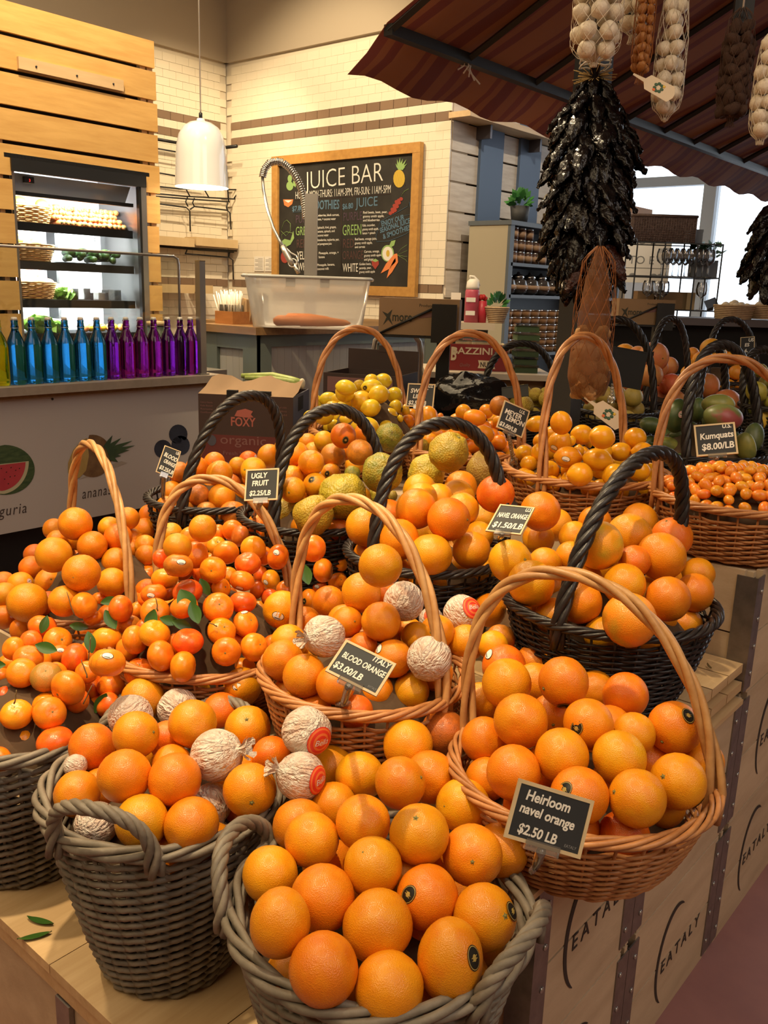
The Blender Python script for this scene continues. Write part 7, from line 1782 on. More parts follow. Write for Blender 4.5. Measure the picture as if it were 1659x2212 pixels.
t = thing('glass_jar', 'clear jar with a steel lid among the bottles on the prep counter', 'jar', (-4.6, 2.93, 1.086)); MB().lathe([(0, .002), (.06, 0), (.065, .03), (.065, .12), (.05, .14)], 20).build('jar_body', M['plastic'], t); MB().lathe([(0, .165), (.055, .16), (.055, .14), (0, .14)], 20).build('lid', M['inox'], t)
# ================================================================ juice counter and menu board
ZT = 1.35; JX = -4.43; JY = 3.94
jc = thing('juice_counter', 'sage green panelled juice counter with an oiled wood top', 'counter', (JX, JY, 0))
J_ = lambda a, b, n_, m: B(a, b).build(n_, m, jc, False)
J_((-.62, 0, ZT-.05), (0, 2.5, ZT), 'wood_top', M['btop']); J_((-1.25, .45, ZT-.05), (-.62, 2.5, ZT), 'wood_top', M['btop'])
J_((-.56, .07, .1), (-.07, 2.45, ZT-.05), 'carcass', M['sage'])
for y0, y1 in ((.04, .17), (1.28, 1.40), (2.3, 2.45)): J_((-.07, y0, 0), (-.035, y1, ZT-.05), 'stile', M['sage'])
J_((-.07, .17, ZT-.13), (-.036, 2.3, ZT-.05), 'top_rail', M['sage']); J_((-.07, .17, .0), (-.036, 2.3, .16), 'bottom_rail', M['sage'])
bd = B((0, 0, 0), (.008, .068, ZT-.29)).mesh('board', M['board'], False)
for k in range(16): link('board', bd, jc, (-.066, .172+.0695*k, .16))
for k in range(13): link('board', bd, jc, (-.066, 1.402+.0695*k, .16))
J_((-.17, .035, 0), (-.035, .07, ZT-.05), 'stile', M['sage']); J_((-.56, .035, 0), (-.44, .07, ZT-.05), 'stile', M['sage']); J_((-.44, .036, ZT-.15), (-.17, .07, ZT-.05), 'top_rail', M['sage'])
bd2 = B((0, 0, 0), (.066, .006, ZT-.2)).mesh('board', M['board'], False)
for k in range(4): link('board', bd2, jc, (-.438+.0675*k, .06, .05))
# straw box
c0 = PX(503, 701, 2, ZT); sb = thing('straw_box', 'stained wooden box holding straws and napkins on the counter corner', 'box', (c0.x, c0.y, ZT+.001)); sw, sl_ = .19, .19
for a, b in (((-sw, 0, 0), (0, .012, .085)), ((-sw, sl_-.012, 0), (0, sl_, .085)), ((-.012, .012, 0), (0, sl_-.012, .085)), ((-sw, .012, 0), (-sw+.012, sl_-.012, .085))): B(a, b).build('side_board', M['boxwood'], sb, False)
B((-sw+.012, .012, .0), (-.012, sl_-.012, .01)).build('base_board', M['boxwood'], sb, False)
m = MB(); m.bounds((-sw+.02, .02, .012), (-.02, .022, .13)); m.bounds((-.022, .02, .012), (-.02, .11, .13)); m.bounds((-sw+.02, .11, .012), (-.02, .112, .13)); m.build('clear_divider', M['plastic'], sb, False)
sm = MB(); sm.tube([(0, 0, 0), (0, 0, .20)], .0042, 6); smm = sm.mesh('straw', M['straw'])
for i in range(40):
    u, v_ = (i % 10)/9, (i//10)/3; x = c0.x-sw+.03+.125*u; y = c0.y+.028+.07*v_
    tag(link('paper_straw', smm, None, (x, y, ZT+.02), (random.uniform(-.12, .12), -.33+.42*u+random.uniform(-.05, .05), 0), None, (1, 1, random.uniform(.9, 1.08))), f'white paper straw, {ORD_[i%10]} from left, {ORD_[i//10]} row in the straw box', 'straw', 'white paper straws')
for i in range(6): tag(B((-.05, -.0015, 0), (.05, .0015, .15)).build('napkin', M['napkin'], None, False, (c0.x-.05, c0.y+.12+.008*i, ZT+.02), (0, .25 if i > 2 else 0, .15)), f'brown kraft napkin, {ORD_[i]} from the front in the straw box', 'napkin', 'kraft napkins in the straw box')
t = thing('napkin_holder', 'dark brown upright napkin holder beside the straws', 'holder', (c0.x-.02, c0.y+.30, ZT)); B((-.07, -.03, 0), (.02, .03, .20)).build('holder_body', M['boxdark'], t, False); B((-.06, -.02, .2), (.01, .02, .215)).build('napkins', M['napkin'], t, False)
# clear bin of carrots
bc = PD(668, 652, 5.95); bn = thing('clear_bin', 'large cloudy clear plastic bin with carrots on the wooden counter', 'bin', (bc.x, bc.y, ZT+.001), YAW)
W0, W1, D0, D1, Hb = .355, .405, .20, .235, .325; m = MB()
def ringpts(w_, d_, z, r=.05):
    P = []
    for (sx, sy, a0) in ((1, 1, 0), (-1, 1, 90), (-1, -1, 180), (1, -1, 270)):
        for k in range(5): a = radians(a0+22.5*k); P.append((sx*(w_-r)+r*cos(a), sy*(d_-r)+r*sin(a), z))
    return P
R0, R1 = ringpts(W0, D0, .0), ringpts(W1, D1, Hb); n = len(R0); m.add(R0+R1, [(i, (i+1) % n, n+(i+1) % n, n+i) for i in range(n)]); m.add(R0, [tuple(range(n))]); m.build('bin_wall', M['milky'], bn)
m = MB(); m.tube(ringpts(W1+.012, D1+.012, Hb), .011, 6, True); m.build('bin_rim', mat('bin_rim_plastic', (.6,.6,.58), .25, trans=.4), bn)
for sx in (-.1, .12): B((sx-.03, -D1-.006, Hb-.06), (sx+.03, -D1+.002, Hb-.01)).build('grip', M['milky'], bn, False)
for i, (x, y, a, l) in enumerate(((-.06, -.08, .12, .17), (.10, -.09, -.05, .17), (.0, .0, .2, .16), (.13, .02, .02, .15), (-.10, .06, -.15, .14))):
    m = MB(); m.tube([(-l, 0, 0), (-l+.02, 0, .002), (0, 0, .004), (l*.8, 0, 0), (l, 0, -.004)], [.014, .032, .030, .018, .005], 12); p = bn.matrix_basis @ V((x, y, .03)) if False else V(bn.location)+Matrix.Rotation(YAW, 3, 'Z') @ V((x, y, .038+.02*(i == 2)))
    tag(m.build('large_carrot', M['carrot'], None, loc=p, rot=(0, 0, YAW+a)), ['fat orange carrot lying front left in the clear bin', 'fat orange carrot lying front right in the clear bin', 'fat orange carrot on top in the clear bin', 'fat orange carrot back right in the clear bin', 'fat orange carrot back left in the clear bin'][i], 'carrot', 'carrots in the clear bin')
# rinse tap
tp = thing('rinse_tap', 'chrome spring-hose rinse tap arching in front of the menu board', 'tap', PD(672, 700, 6.3)); tp.location.z = ZT; to = V(tp.location)
q = lambda x, y, d=6.3: PD(x, y, d)-to
cb = PD(671, 585, 6.3)-to; m = MB(); m.box((cb.x, cb.y, .16), (.085, .085, .34), YAW); m.box((cb.x, cb.y, (q(671, 470).z+.3)/2+.1), (.088, .05, q(671, 470).z-.2), YAW); m.build('steel_column', M['inox'], tp, False)
for x in (668, 678): MB().sphere(q(x, 485, 6.27), .006, 8, 6).build('bolt', M['chrome'], tp)
arc = [(661, 472), (659, 450), (656, 428), (650, 405), (640, 383), (627, 364), (611, 351), (596, 348), (582, 352), (571, 366), (567, 383)]
P = []
for a, b in zip(arc, arc[1:]):
    for k in range(40): P.append(q(a[0]+(b[0]-a[0])*k/40, a[1]+(b[1]-a[1])*k/40))
co = twist(P, .022, .0055, 1, 46, 5)[0]; co.build('spring', M['chrome'], tp); MB().tube(P[::10], .011, 8).build('inner_hose', M['inox'], tp)
MB().tube([q(*p) for p in ((567, 383), (569, 410), (577, 450), (590, 492), (604, 520), (612, 534))], .011, 8).build('hose', M['inox'], tp)
MB().tube([q(*p) for p in ((611, 531), (617, 545), (626, 562), (632, 572))], [.02, .022, .022, .016], 10).build('spray_handle', M['inox'], tp)
m = MB(); m.tube([q(x, y) for x, y in ((618, 535), (628, 546), (640, 552), (644, 562), (641, 573))], .006, 6); m.tube([q(632+9*cos(a), 568+9*sin(a)) for a in [2*pi*i/14 for i in range(14)]], .005, 6, True); m.tube([q(636, 570), q(639, 580), q(645, 590)], .014, 8); m.build('spray_trigger', M['chrome'], tp)
# menu board
mb_ = thing('menu_board', 'large pine-framed chalkboard headed JUICE BAR on the tiled wall', 'menu board', (-6.52, 6.985, 2.27)); bo = V((-6.52, 6.985, 2.27))
x0, x1, z0, z1, fw = -7.535, -5.501, 1.563, 2.972, .092
B_ = lambda a, b, n_, mm: B(V(a)-bo, V(b)-bo).build(n_, mm, mb_, False)
B_((x0+.05, 6.96, z0+.05), (x1-.05, 6.985, z1-.05), 'slate', M['slate'])
B_((x0, 6.93, z1-fw), (x1, 6.985, z1), 'frame_rail', M['frame']); B_((x0, 6.93, z0), (x1, 6.985, z0+fw), 'frame_rail', M['frame']); B_((x0, 6.932, z0+fw), (x0+fw, 6.985, z1-fw), 'frame_rail', M['frame']); B_((x1-fw, 6.932, z0+fw), (x1, 6.985, z1-fw), 'frame_rail', M['frame'])
jq = lambda X, Y, off=0: PX(480+X/3.19, 190+Y/3.19, 1, 6.957-off) - bo
def bt(s, X0, Y0, X1_, Y1, h, m_, bold=.0, sx=None):
    p0, p1 = jq(X0, Y0), jq(X1_, Y1); me = text_mesh(s, 1.0, ext=0, bold=bold); wd = max(v.co.x for v in me.vertices); k = (p1-p0).length/wd; hh = (jq(X0, Y0-h)-p0).length/.72
    me.transform(frame_mx(p0, p1-p0, (0, 0, 1)) @ Matrix.Diagonal((k, hh, 1, 1))); me.materials.append(M[m_]); link('lettering', me, mb_)
for a in (('JUICE BAR', 575, 700, 1108, 640, 128, 'chalk', -.012), ('HOURS: MON-THURS: 11AM-3PM, FRI-SUN: 11AM-5PM', 503, 765, 1160, 722, 52, 'chalk', -.006), ('$7.80', 482, 850, 556, 840, 34, 'chalkblue', .02), ('SMOOTHIES', 588, 838, 806, 832, 62, 'chalkblue', .015), ('$6.80', 828, 836, 902, 828, 38, 'chalkblue', .02), ('JUICE', 922, 822, 1070, 810, 66, 'chalkblue', .0),
 ('PURPLE', 505, 932, 640, 926, 58, 'chalkpurple', .0), ('GREEN', 505, 1016, 625, 1012, 62, 'chalkgreen', 0), ('RED', 512, 1102, 585, 1099, 60, 'chalkdim', 0), ('YELLOW', 515, 1182, 640, 1180, 58, 'chalk', 0), ('WHITE', 522, 1258, 625, 1256, 56, 'chalk', 0),
 ('PURPLE', 833, 917, 965, 908, 60, 'chalkpurple', .0), ('GREEN', 828, 1016, 958, 1010, 74, 'chalkgreen', 0), ('RED', 830, 1102, 908, 1100, 64, 'chalkdim', 0), ('ORANGE', 828, 1182, 972, 1178, 60, 'chalkdim', .0), ('WHITE', 830, 1267, 935, 1266, 60, 'chalk', 0),
 ('ENJOY OUR', 1098, 955, 1256, 905, 36, 'chalkblue', .02), ('SEASONAL JUICE', 1088, 1000, 1296, 930, 36, 'chalkblue', .02), ('& SMOOTHIES', 1110, 1042, 1300, 975, 36, 'chalkblue', .02)): bt(*a)
for x0_, x1_, y, L_ in ((645, 806, 886, ('Blueberries, black currant,', 'banana, + coconut water')), (655, 786, 970, ('Spinach, kiwi, grapes,', 'banana, spinach, and', 'coconut water')), (655, 806, 1056, ('Strawberries, raspberries, pear,', 'and pomegranate juice')), (665, 802, 1146, ('Pineapple, orange, +', 'banana')), (655, 775, 1228, ('Pineapple, banana,', 'coconut milk')),
  (970, 1138, 866, ('Red beets, beet, pear,', 'granny smith apple,', 'and blueberries')), (966, 1078, 955, ('Kale, cucumber,', 'granny smith apple,', 'lemon + spinach')), (914, 1066, 1050, ('Red beets, orange juice,', 'granny smith apple,', 'and carrots')), (978, 1096, 1136, ('Carrots, orange,', 'granny smith apple', 'and ginger')), (944, 1076, 1222, ('Golden beets, parsley,', 'parsnip, pear,', 'granny smith apple'))):
    wref = max(len(s) for s in L_)
    for i, s in enumerate(L_): bt(s, x0_, y+27*i, x0_+(x1_-x0_)*len(s)/wref, y+27*i-5*len(s)/wref, 17, 'chalk', .01)
def bl(n_, m_, pts, w_=3.0, closed=False):
    P = [jq(*p) for p in pts]; m = MB(); m.tube(P, w_/3.19*7.9/1912*.5, 4, closed); return m.build(n_, M[m_], mb_)
def bs(n_, m_, pts, off=.0005): return MB().poly([jq(x, y, off) for x, y in pts], .0006, (0, -1, 0)).build(n_, M[m_], mb_, False)
el = lambda cx, cy, rx, ry, rot=0, n=18: arcpts(cx, cy, rx, ry, 0, 360, n, rot)[:-1]
bl('chalk_rule', 'chalkdim', ((820, 752), (820, 1250))); bl('chalk_rule', 'chalkdim', ((500, 772), (860, 750), (1160, 730)), 2); bl('chalk_rule', 'chalkblue', ((485, 858), (560, 850)), 3)
bl('ribbon_outline', 'chalkblue', ((1065, 1060), (1060, 1020), (1090, 920), (1200, 860), (1280, 815), (1290, 785), (1305, 870), (1255, 880)), 3); bl('ribbon_outline', 'chalkblue', ((1065, 1060), (1150, 1055), (1260, 1010), (1305, 980), (1303, 870)), 3)
bs('pineapple_body', 'chalkyellow', el(1219, 625, 40, 62)); 
for k in range(4): bl('pineapple_line', 'chalkdim', ((1185+17*k, 575), (1210+17*k, 675)), 2); bl('pineapple_line', 'chalkdim', ((1250-17*k, 575), (1222-17*k, 675)), 2)
for i, (x, y) in enumerate(((1195, 520), (1205, 490), (1225, 478), (1245, 486), (1270, 492), (1275, 520), (1262, 545))): bs('pineapple_leaf', 'chalkgreen', ((1215+3*i, 565), ((1218+x)/2-6, (565+y)/2), (x, y), ((1218+x)/2+8, (565+y)/2+4), (1228+3*i, 565)), .0006+.0002*i)
for i in range(12): bs('grape', 'chalkred', el(1225-16*(i % 3)-14*(i//3)+8, 765+26*(i//3)+10*(i % 3), 13, 13, 0, 10), .0004+.0001*i)
bl('grape_stem', 'chalkgreen', ((1235, 745), (1255, 712), (1285, 695)), 3)
bs('apple_half', 'chalkgreen', el(1140, 1140, 44, 58)); bs('apple_flesh', 'chalk', el(1140, 1142, 36, 49), .001); bs('apple_core', 'chalkyellow', el(1142, 1140, 12, 24), .0016); bs('apple_leaf', 'chalkgreen', ((1150, 1090), (1165, 1055), (1195, 1048), (1185, 1085), (1160, 1100)), .0014)
for pts in (((1205, 1140), (1210, 1175), (1165, 1240), (1092, 1278), (1130, 1210), (1185, 1145)), ((1208, 1150), (1212, 1200), (1170, 1270), (1133, 1312), (1150, 1250), (1180, 1190))): bs('carrot_drawing', 'chalkorange', pts, .0018)
for k in range(4): bl('carrot_line', 'chalkdim', ((1120+18*k, 1225-16*k), (1140+18*k, 1240-16*k)), 2)
for k in range(4): bl('carrot_top', 'chalkgreen', ((1205, 1150), (1230+12*k, 1110+25*k), (1275, 1080+40*k)), 2)
bs('pear_drawing', 'chalkgreen', arcpts(466, 675, 24, 32, 0, 360, 16)[:-1]); bs('pear_drawing', 'chalkgreen', el(466, 625, 15, 26), .0012); bs('lime_drawing', 'chalkgreen', ((490, 640), (512, 655), (505, 685), (488, 670)), .0016)
bs('orange_slice', 'chalkorange', ((420, 768), (490, 768), (482, 800), (455, 822), (428, 808))); bs('orange_slice_pith', 'chalk', ((428, 774), (482, 773), (455, 792)), .0012)
for pts in (((405, 985), (425, 925), (445, 910), (470, 935), (470, 985), (440, 1020)), ((415, 1080), (410, 1010), (440, 990), (485, 1000), (490, 1040), (455, 1070))): bl('leaf_outline', 'chalkgreen', pts+(pts[0],), 3)
bs('leaf_fill', 'chalkgreen', ((418, 1105), (405, 1060), (430, 1040), (470, 1050), (490, 985), (496, 1035), (470, 1080)), .0008)
bs('tomato_drawing', 'chalkred', el(432, 1165, 28, 42)); bs('strawberry_drawing', 'chalkred', ((1030, 1190), (1078, 1192), (1080, 1215), (1055, 1250), (1032, 1220))); bs('strawberry_leaf', 'chalkgreen', ((1032, 1190), (1055, 1176), (1078, 1190), (1056, 1200)), .0014)
for i, (xa, xb) in enumerate(((205, 272), (278, 350))):
    P = [jq(xa, 1160), jq(xb, 1160), jq(xb, 1250), jq(xa, 1250)]
    t = thing('notice_sheet', f'white printed notice sheet, {"left" if i==0 else "right"} of the pair on the tiles left of the menu', 'notice', V(P[0])+bo+V((0, .035, 0)))
    w_ = P[1].x-P[0].x; B((0, -.002, -.16), (w_, 0, .0)).build('sheet', M['paper'], t, False)
    m = MB()
    for k in range(9): m.bounds((.015+.05*(k % 3 == 0), -.003, -.02-.015*k-.004), (w_-.02, -.002, -.02-.015*k))
    m.build('printed_lines', M['signgrey'], t, False)
# pendant lamp
lp = PD(436, 405, 6.1); pd_ = thing('pendant_lamp', 'glossy white bell pendant lamp hanging over the juice counter', 'lamp', lp)
prof = [(.182, 0), (.180, .02), (.172, .20), (.165, .27), (.150, .335), (.12, .385), (.075, .415), (.03, .425), (.026, .44), (0, .44)]
MB().lathe(prof, 40, caps=False).build('shade', M['white'], pd_); MB().lathe([(.176, .002), (.168, .19), (.160, .26), (.145, .325), (.11, .375), (0, .40)], 40, caps=False).build('shade_lining', M['bulb'], pd_)
MB().lathe([(.012, .44), (.012, .475), (.006, .48)], 12).build('cord_grip', M['black'], pd_); MB().tube([(0, 0, .48), (0, 0, 5.4-lp.z)], .0045, 6).build('cord', M['whitecord'], pd_)
d = bpy.data.lights.new('pendant_bulb', 'POINT'); d.energy = 16; d.color = WARM; d.shadow_soft_size = .05; o = bpy.data.objects.new('pendant_bulb', d); COL.objects.link(o); o.location = lp+V((0, 0, .02))
# wire racks on the left tiles
rk = thing('wall_rack', 'black wire wall rack with wooden trays on the left tiles', 'rack', (-8.3, 6.6, 2.3)); ro = V((-8.3, 6.6, 2.3)); rq = lambda x, y, X=-8.2: PX(x, y, 0, X)-ro
def rod(pts, r=.008, n_='rod', X=-8.2): return MB().tube([rq(x, y, X) for x, y in pts], r, 6).build(n_, M['black'], rk)
rod([(335, 300), (380, 308), (460, 325)], .016, 'rail'); MB().tube([PX(458, 322, 0, -8.34)-ro, PX(458, 322, 0, -8.34)-ro+V((.42, 0, .0))], .018, 8).build('peg', M['black'], rk)
rod([(335, 320), (380, 328), (470, 343)]); rod([(486, 345), (490, 380), (494, 436)]); rod([(335, 372), (380, 380), (440, 388)])
for pts in ([(335, 402), (388, 408), (518, 410), (506, 428)], [(335, 418), (400, 424), (508, 430)], [(335, 424), (410, 430), (496, 436)], [(400, 405), (410, 424)], [(440, 407), (452, 428)], [(335, 439), (402, 448), (410, 456), (411, 500)], [(411, 452), (420, 446), (490, 454), (497, 460), (499, 496)], [(335, 528), (420, 536), (511, 542)], [(335, 532), (430, 540), (505, 545)], [(400, 548), (495, 556), (503, 562), (504, 604)], [(405, 426), (401, 436), (406, 446)], [(420, 428), (416, 438), (420, 447)], [(492, 438), (489, 448), (492, 455)], [(404, 540), (401, 547)], [(496, 545), (494, 556)]): rod(pts)
def trayb(x0_, y0_, x1_, y1_, n_):
    a, b = PX(x0_, y1_, 0, -8.12)-ro, PX(x1_, y0_, 0, -8.12)-ro; h = .09; tr = MB(); tr.bounds((a.x-.015, a.y, a.z), (a.x, b.y, a.z+h)); tr.bounds((a.x-.2, a.y, a.z), (a.x-.015, b.y, a.z+.012)); tr.bounds((a.x-.2, a.y, a.z), (a.x-.19, b.y, a.z+h)); tr.bounds((a.x-.19, b.y-.012, a.z), (a.x-.015, b.y, a.z+h)); tr.bounds((a.x-.19, a.y, a.z), (a.x-.015, a.y+.012, a.z+h)); tr.build(n_, M['trayw'], rk, False)
trayb(338, 497, 420, 528, 'tray'); trayb(424, 500, 514, 530, 'tray'); trayb(350, 596, 420, 632, 'tray'); trayb(432, 606, 460, 634, 'tray')
# ================================================================ cartons and stock behind the table
def face_box(t, W, D, H_, t_=.006, m='kraft', fm=None, open_=False):
    """carton walls about the thing's base centre; local -y faces the shopper"""
    for n_, a, b, mm in (('front_panel', (-W/2, -D/2, 0), (W/2, -D/2+t_, H_), fm or m), ('back_panel', (-W/2, D/2-t_, 0), (W/2, D/2, H_), m), ('side_panel', (-W/2, -D/2+t_, 0), (-W/2+t_, D/2-t_, H_), m), ('side_panel', (W/2-t_, -D/2+t_, 0), (W/2, D/2-t_, H_), m), ('base_panel', (-W/2+t_, -D/2+t_, 0), (W/2-t_, D/2-t_, t_), m)):
        B(a, b).build(n_, M[mm], t, False)
    if not open_: B((-W/2, -D/2, H_), (W/2, D/2, H_+t_)).build('lid_panel', M[m], t, False)
def at_facing(name, label, cat, px, py, dep, rz=YAW, group=None): return thing(name, label, cat, PD(px, py, dep), rz, group)
def flat(n_, m, t, y, pts, th=.0008): return MB().poly([(x, y, z) for x, z in pts], th, (0, -1, 0)).build(n_, M[m], t, False)
def ltext(t, s, x, z, wd, h, m, y, bold=.0, shear=0):
    me = text_mesh(s, 1.0, ext=0, bold=bold, shear=shear); w_ = max(v.co.x for v in me.vertices); me.transform(frame_mx((x, y, z), (1, 0, 0), (0, 0, 1)) @ Matrix.Diagonal((wd/w_, h/.72, 1, 1))); me.materials.append(M[m]); return link('lettering', me, t)
# dark vegetable carton with celery
fx = at_facing('vegetable_carton', 'dark brown and maroon vegetable carton with celery on top behind black baskets', 'carton', 553, 985, 3.35, YAW-.10); W, D, H_ = .345, .30, .245
B((-W/2, -D/2, 0), (W/2, -D/2+.006, .10)).build('front_panel_low', M['boxred'], fx, False); B((-W/2, -D/2, .10), (W/2, -D/2+.006, H_)).build('front_panel', M['boxdark'], fx, False)
B((W/2-.006, -D/2+.006, 0), (W/2, D/2, .10)).build('side_panel_low', M['boxred'], fx, False); B((W/2-.006, -D/2+.006, .10), (W/2, D/2, H_)).build('side_panel', M['boxblue'], fx, False); B((-W/2, -D/2+.006, 0), (-W/2+.006, D/2, H_)).build('side_panel', M['boxdark'], fx, False); B((-W/2, D/2-.006, 0), (W/2-.006, D/2, H_)).build('back_panel', M['boxdark'], fx, False)
m = MB(); n = 14; vs = []
for i in range(n+1):
    x = -W/2+W*i/n; vs += [(x, -D/2, H_), (x, -D/2+.09, H_+.018+.008*sin(i*1.7)), (x, -D/2+.17+.02*sin(i*2.3), H_+.045+.012*sin(i*.9))]
m.add(vs, [(3*i+k, 3*i+3+k, 3*i+4+k, 3*i+1+k) for i in range(n) for k in range(2)]); m.build('torn_flap', M['kraft'], fx)
for x in (-.05, .07): B((x-.018, -D/2-.002, H_-.012), (x+.02, -D/2+.02, H_+.016)).build('hand_slot', M['blackm'], fx, False)
B((W/2-.001, -.06, .185), (W/2+.001, .03, .235)).build('hand_slot', M['blackm'], fx, False)
yf = -D/2-.0008
ltext(fx, 'FOXY', -.055, .135, .092, .032, 'foxy', yf, .02); flat('leaf_logo', 'foxy', fx, yf, ((-.04, .17), (-.03, .19), (.0, .198), (.028, .19), (.02, .178), (.03, .168), (.0, .166))); ltext(fx, 'organic', -.095, .068, .17, .035, 'boxpale', yf); ltext(fx, 'Fresh Vegetables', -.085, .028, .17, .014, 'boxpale', yf)
flat('round_seal', 'boxblue', fx, yf, [(-.125+.017*cos(a), .078+.02*sin(a)) for a in [2*pi*i/16 for i in range(16)]])
for k in range(4): ltext(fx, ('Celery Hearts', 'Kale Bunch', 'Romaine', 'Cauliflower')[k], -.165, .212-.012*k, .045, .006, 'boxpale', yf)
for k in range(3): ltext(fx, ('Product of USA', 'Grown in California', 'Keep cold')[k], .09, .205-.013*k, .06, .006, 'boxpale', yf)
cel = at_facing('celery', 'pale green celery stalks lying on the vegetable carton', 'celery', 602, 826, 3.38, YAW-.22)
for k in range(6):
    m = MB(); m.tube([(-.105-.01*k, .006*(k % 3), .010*(k//2)+.004*sin(k)), (-.03, .008*(k % 3), .011*(k//2)+.003), (.05, .004*(k % 3), .006*(k//2)), (.085, 0, .004*(k//2)-.004)], [.009, .011, .013, .014], 8); m.build('stalk', M['celery'], cel)
MB().sphere((.092, .004, 0), (.012, .02, .02), 12, 8).build('root_end', M['celeryend'], cel)
st = at_facing('wire_stand', 'brown steel stand carrying the vegetable carton', 'stand', 548, 990, 3.36, YAW-.10)
z0 = st.location.z
for a, b in (((-.19, -.17, -.02), (.22, -.158, 0)), ((-.19, .15, -.02), (.22, .162, 0)), ((-.19, -.158, -.02), (-.178, .15, 0)), ((.208, -.158, -.02), (.22, .15, 0))): B(a, b).build('rail', M['btop'], st, False)
for x, y in ((-.19, -.17), (.208, -.17), (-.19, .15), (.208, .15)): B((x, y, -z0), (x+.012, y+.012, -.02)).build('leg', M['btop'], st, False)
# dark carton behind the sweet limes
dc = at_facing('open_carton', 'dark open carton standing behind the sweet limes', 'carton', 800, 900, 4.0, YAW-.32); face_box(dc, .34, .3, .20, m='boxdark', open_=True); flat('pale_label', 'boxpale', dc, -.1515, ((-.15, .12), (.15, .12), (.15, .185), (-.15, .185))); ltext(dc, 'SUNRISE', -.14, .15, .09, .012, 'boxdark', -.1535) if False else None
m = MB(); m.bounds((-.17, .15, .2), (.17, .156, .29)); m.bounds((-.02, .148, .28), (.04, .158, .31)); m.build('raised_flap', M['boxdark'], dc, False)
dst = at_facing('low_stand', 'plain stand under the dark open carton', 'stand', 800, 900, 4.0, YAW-.32); B((-.17, -.15, -dst.location.z), (.17, .15, -.003)).build('stand_body', M['blackm'], dst, False)
# black rubbish bag
bg = MB(); bg.sphere((0, 0, 0), (.20, .16, .11), 40, 24, fn=lambda p: p*(1+.22*noise.noise(p*2.2+V((3, 1, 2)))+.10*noise.noise(p*6)+.05*abs(noise.noise(p*13)))); bag = bg.build('plastic_bag', M['blackgloss'], None, loc=PD(1015, 862, 3.95)); tag(bag, 'crumpled glossy black plastic bag behind the small oranges', 'bag')
bs_ = thing('bag_stand', 'dark stand under the black plastic bag', 'stand', (bag.location.x, bag.location.y, 0)); B((-.2, -.17, 0), (.2, .17, bag.location.z-.10)).build('stand_body', M['blackm'], bs_, False)
# laminate table with nut carton and salads
tp_ = PD(1072, 806, 4.7); tb2 = thing('laminate_table', 'pale laminate table holding the red nut carton', 'table', (tp_.x, tp_.y, 0), YAW); zt2 = tp_.z
B((-.38, -.05, zt2-.03), (.30, .5, zt2)).build('table_top', M['counterwhite'], tb2, False)
for x, y in ((-.36, 0), (.26, 0), (-.36, .46), (.26, .46)): B((x, y, 0), (x+.03, y+.03, zt2-.03)).build('leg', M['darksteel'], tb2, False)
B((-.33, .02, .5), (.26, .03, zt2-.03)).build('modesty_panel', M['kraft'], tb2, False)
nb = at_facing('nut_carton', 'red and cream nut carton on the laminate table', 'carton', 1020, 797, 4.78, YAW); nb.location.z = zt2+.001; nb.location += Matrix.Rotation(YAW, 3, 'Z') @ V((0, .12, 0)); W, D, H_ = .37, .22, .14; face_box(nb, W, D, H_, m='nutscream', fm='nutsred', open_=True); yf = -D/2-.001
ltext(nb, 'BAZZINI', -.115, .088, .22, .036, 'nutscream', yf, .02); ltext(nb, 'B', -.12, .055, .032, .07, 'nutscream', yf-.0004, .03); flat('ribbon', 'nutscream', nb, yf, ((.03, .015), (.125, .012), (.118, .03), (.128, .055), (.03, .057), (.037, .035))); ltext(nb, 'NUTS', .042, .022, .075, .026, 'boxdark', yf-.001, .03); ltext(nb, 'Quality', -.07, .022, .06, .018, 'boxpale', yf, 0, .3)
for k in range(2):
    t = thing('clear_tray', ['clear plastic tray standing left in the nut carton', 'clear plastic tray standing right in the nut carton'][k], 'tray', V(nb.location)+Matrix.Rotation(YAW, 3, 'Z') @ V((-.06+.13*k, 0, .125)), YAW, 'clear trays in the nut carton'); B((-.055, -.07, 0), (.055, .07, .03)).build('tray_body', M['plastic'], t, False); B((-.06, -.075, .03), (.06, .075, .036)).build('tray_lid', M['plastic'], t, False)
for k in range(6):
    t = thing('salad_clamshell', f'clear clamshell of dark greens, {ORD_[k]} from bottom in the stack by the nut carton', 'food box', V(tb2.location)+Matrix.Rotation(YAW, 3, 'Z') @ V((.165, .13, zt2+.0005+.043*k)), YAW+.05*(-1)**k, 'stacked salad clamshells')
    B((-.06, -.07, .0), (.06, .07, .028)).build('greens', M['greens'], t, False); B((-.066, -.076, .028), (.066, .076, .033)).build('flange', M['plastic'], t, False); m = MB(); m.bounds((-.064, -.074, .033), (.064, .074, .0415)); m.build('lid', M['plastic'], t, False)
